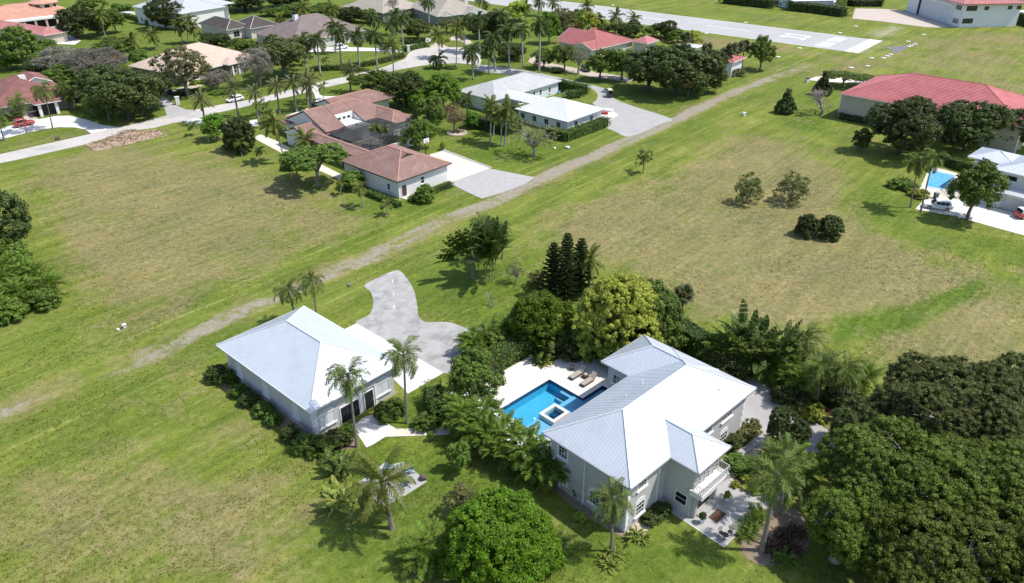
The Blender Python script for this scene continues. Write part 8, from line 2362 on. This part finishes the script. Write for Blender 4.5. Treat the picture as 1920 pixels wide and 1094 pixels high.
for p_, lb in MK:
    o = empty('runway_marker', G(*p_)); tag(o, 'small white runway ' + lb, 'runway marker', 'white runway marker plates')
    MB().lathe([(0.75, -0.02), (0.75, 0.08), (0.5, 0.16)], (0, 0), 10).build('plate', M_white, o)
    MB().lathe([(0.12, 0.16), (0.12, 0.34), (0.06, 0.42)], (0, 0), 8).build('lamp', M_glass, o)
# brush pile by the road: heaped cut branches
rng = np.random.default_rng(3)
o = empty('brush_pile', G(238, 262), head((170, 272), (285, 248))); tag(o, 'heap of cut brown branches beside the road', 'brush pile')
pm = MB()
for k in range(900):
    x, yy = rng.normal() * 3.6, rng.normal() * 1.5
    hmax = 2.3 * math.exp(-(x / 4.5) ** 2 - (yy / 2.0) ** 2) + 0.05
    z = rng.uniform(0, hmax); a = rng.uniform(0, 6.283); l_ = rng.uniform(0.5, 1.6)
    d = Vector((math.cos(a), math.sin(a), rng.normal() * 0.2)) * l_ / 2
    pm.beam(Vector((x, yy, z)) - d, Vector((x, yy, z)) + d, rng.uniform(0.04, 0.11))
tag(pm.build('branches', mat('cut_wood', (0.46, 0.33, 0.23), (0.33, 0.23, 0.16), 2.5, 0.95, fine=0.3), o), kind='stuff')
mbm = MB()
hp = []
n1, n2 = 26, 14
vs = [(-8 + 16 * i / n1, -3.6 + 7.2 * j / n2, 1.9 * math.exp(-((-8 + 16 * i / n1) / 4.6) ** 2 - ((-3.6 + 7.2 * j / n2) / 1.9) ** 2) + rng.normal() * 0.07 - 0.09) for i in range(n1 + 1) for j in range(n2 + 1)]
mbm.add(vs, [(i * (n2 + 1) + j, (i + 1) * (n2 + 1) + j, (i + 1) * (n2 + 1) + j + 1, i * (n2 + 1) + j + 1) for i in range(n1) for j in range(n2)])
mbm.build('wood_chips', mat('wood_chips', (0.46, 0.35, 0.25), (0.34, 0.25, 0.18), 1.5, 1.0, 0.6, 6, fine=0.3), o)
# stone ring round the reddish plants
o = empty('stone_ring', G(857, 250)); tag(o, 'ring of pale stones round the reddish plants', 'stone edging')
for k in range(22):
    a = k * 2 * math.pi / 22
    MB().prism([(r_ * math.cos(a + d), r_ * math.sin(a + d)) for r_, d in ((2.0, -0.12), (2.4, -0.12), (2.4, 0.12), (2.0, 0.12))], -0.05, 0.2).build('stone', M_shell, o)
MB().lathe([(2.0, 0.0), (1.9, 0.05)], (0, 0), 20).build('gravel', M_shell, o)
# screened terrace across the runway
o = empty('screened_terrace', G(1622, 6)); tag(o, 'dark screened terrace with blue pool inside the U-shaped hedge', 'pool enclosure')
MB().box(-7, -3, -0.05, 7, 3, 0.12).build('terrace', M_pink, o)
MB().box(-4.5, -1.6, 0.121, 4.5, 1.6, 0.2).build('water', MATS['cage_pool_blue'], o)
for k in range(8):
    MB().beam((-7 + 2 * k, -3, 0), (-7 + 2 * k, -3, 2.6), 0.14).build('post', M_bronze, o)
MB().beam((-7, -3, 2.6), (7, -3, 2.6), 0.16).build('top_rail', M_bronze, o)
# white shed by the grey-roofed two-storey house and gate boards
box_thing('white_shed', G(240, 33), (6.0, 2.4, 2.0), 'long white low shed left of the white two-storey house', 'shed', M_stuccoW, R_(-20))
box_thing('white_garden_wall', G(380, 36), (5.0, 2.0, 1.2), 'white garden terrace wall behind the dark brown roof', 'wall', M_stuccoW, R_(-25))
# ================================================================== ROUGH TURF: tufts and weeds in the nearer grass
rng = np.random.default_rng(77)
N_T = 60000
ty_ = 44 + 105 * rng.random(N_T) ** 1.3
tx_v = rng.uniform(-1, 1, N_T) * (0.70 * ty_ + 18)
ok_ = vnoise(tx_v * 0.12 + 7, ty_ * 0.12 + 3) * 0.6 + vnoise(tx_v * 0.5, ty_ * 0.5) * 0.5 + rng.random(N_T) * 0.35 > 0.72
def in_poly(x, y, P):
    r = np.zeros(x.shape, bool)
    for i in range(len(P)):
        (x1, y1), (x2, y2) = P[i], P[(i + 1) % len(P)]
        if y1 == y2: continue
        r ^= ((y1 > y) != (y2 > y)) & (x < (x2 - x1) * (y - y1) / (y2 - y1) + x1)
    return r
for P_ in PAVED + [[(v.x, v.y) for v in mloc(deck_out)]]: ok_ &= ~in_poly(tx_v, ty_, P_)
dist_t = line_mask(tx_v, ty_, TRACK, 2.2, 0.5)
ok_ &= dist_t < 0.5
tx_v, ty_ = tx_v[ok_], ty_[ok_]
P_ = np.stack([np.repeat(tx_v, 3), np.repeat(ty_, 3), np.full(3 * len(tx_v), 0.0)], 1) + rng.normal(size=(3 * len(tx_v), 3)) * np.array([0.10, 0.10, 0.012])
N_v = rng.normal(size=P_.shape) + np.array([0, 0, 0.9])
d_t, l_t, _ = turf_masks(P_[:, 0], P_[:, 1])
isdry = (d_t + rng.normal(size=len(d_t)) * 0.2) > 0.42
for sel, m_, nm in ((~isdry, leafmat('turf_tuft_green', (0.075, 0.115, 0.015), (0.12, 0.17, 0.024), (0.19, 0.22, 0.05), 0.25), 'grass_tufts'), (isdry, leafmat('turf_tuft_straw', (0.15, 0.13, 0.06), (0.22, 0.185, 0.09), (0.29, 0.25, 0.14), 0.2), 'straw_tufts')):
    o = inst(nm, np_mesh(nm, leaf_quads(P_[sel], N_v[sel], 0.17, rng, 0.5), m_))
    tag(o, 'rough green grass tufts of the near lawns' if nm == 'grass_tufts' else 'dry straw tufts of the near fields', 'grass', kind='stuff')
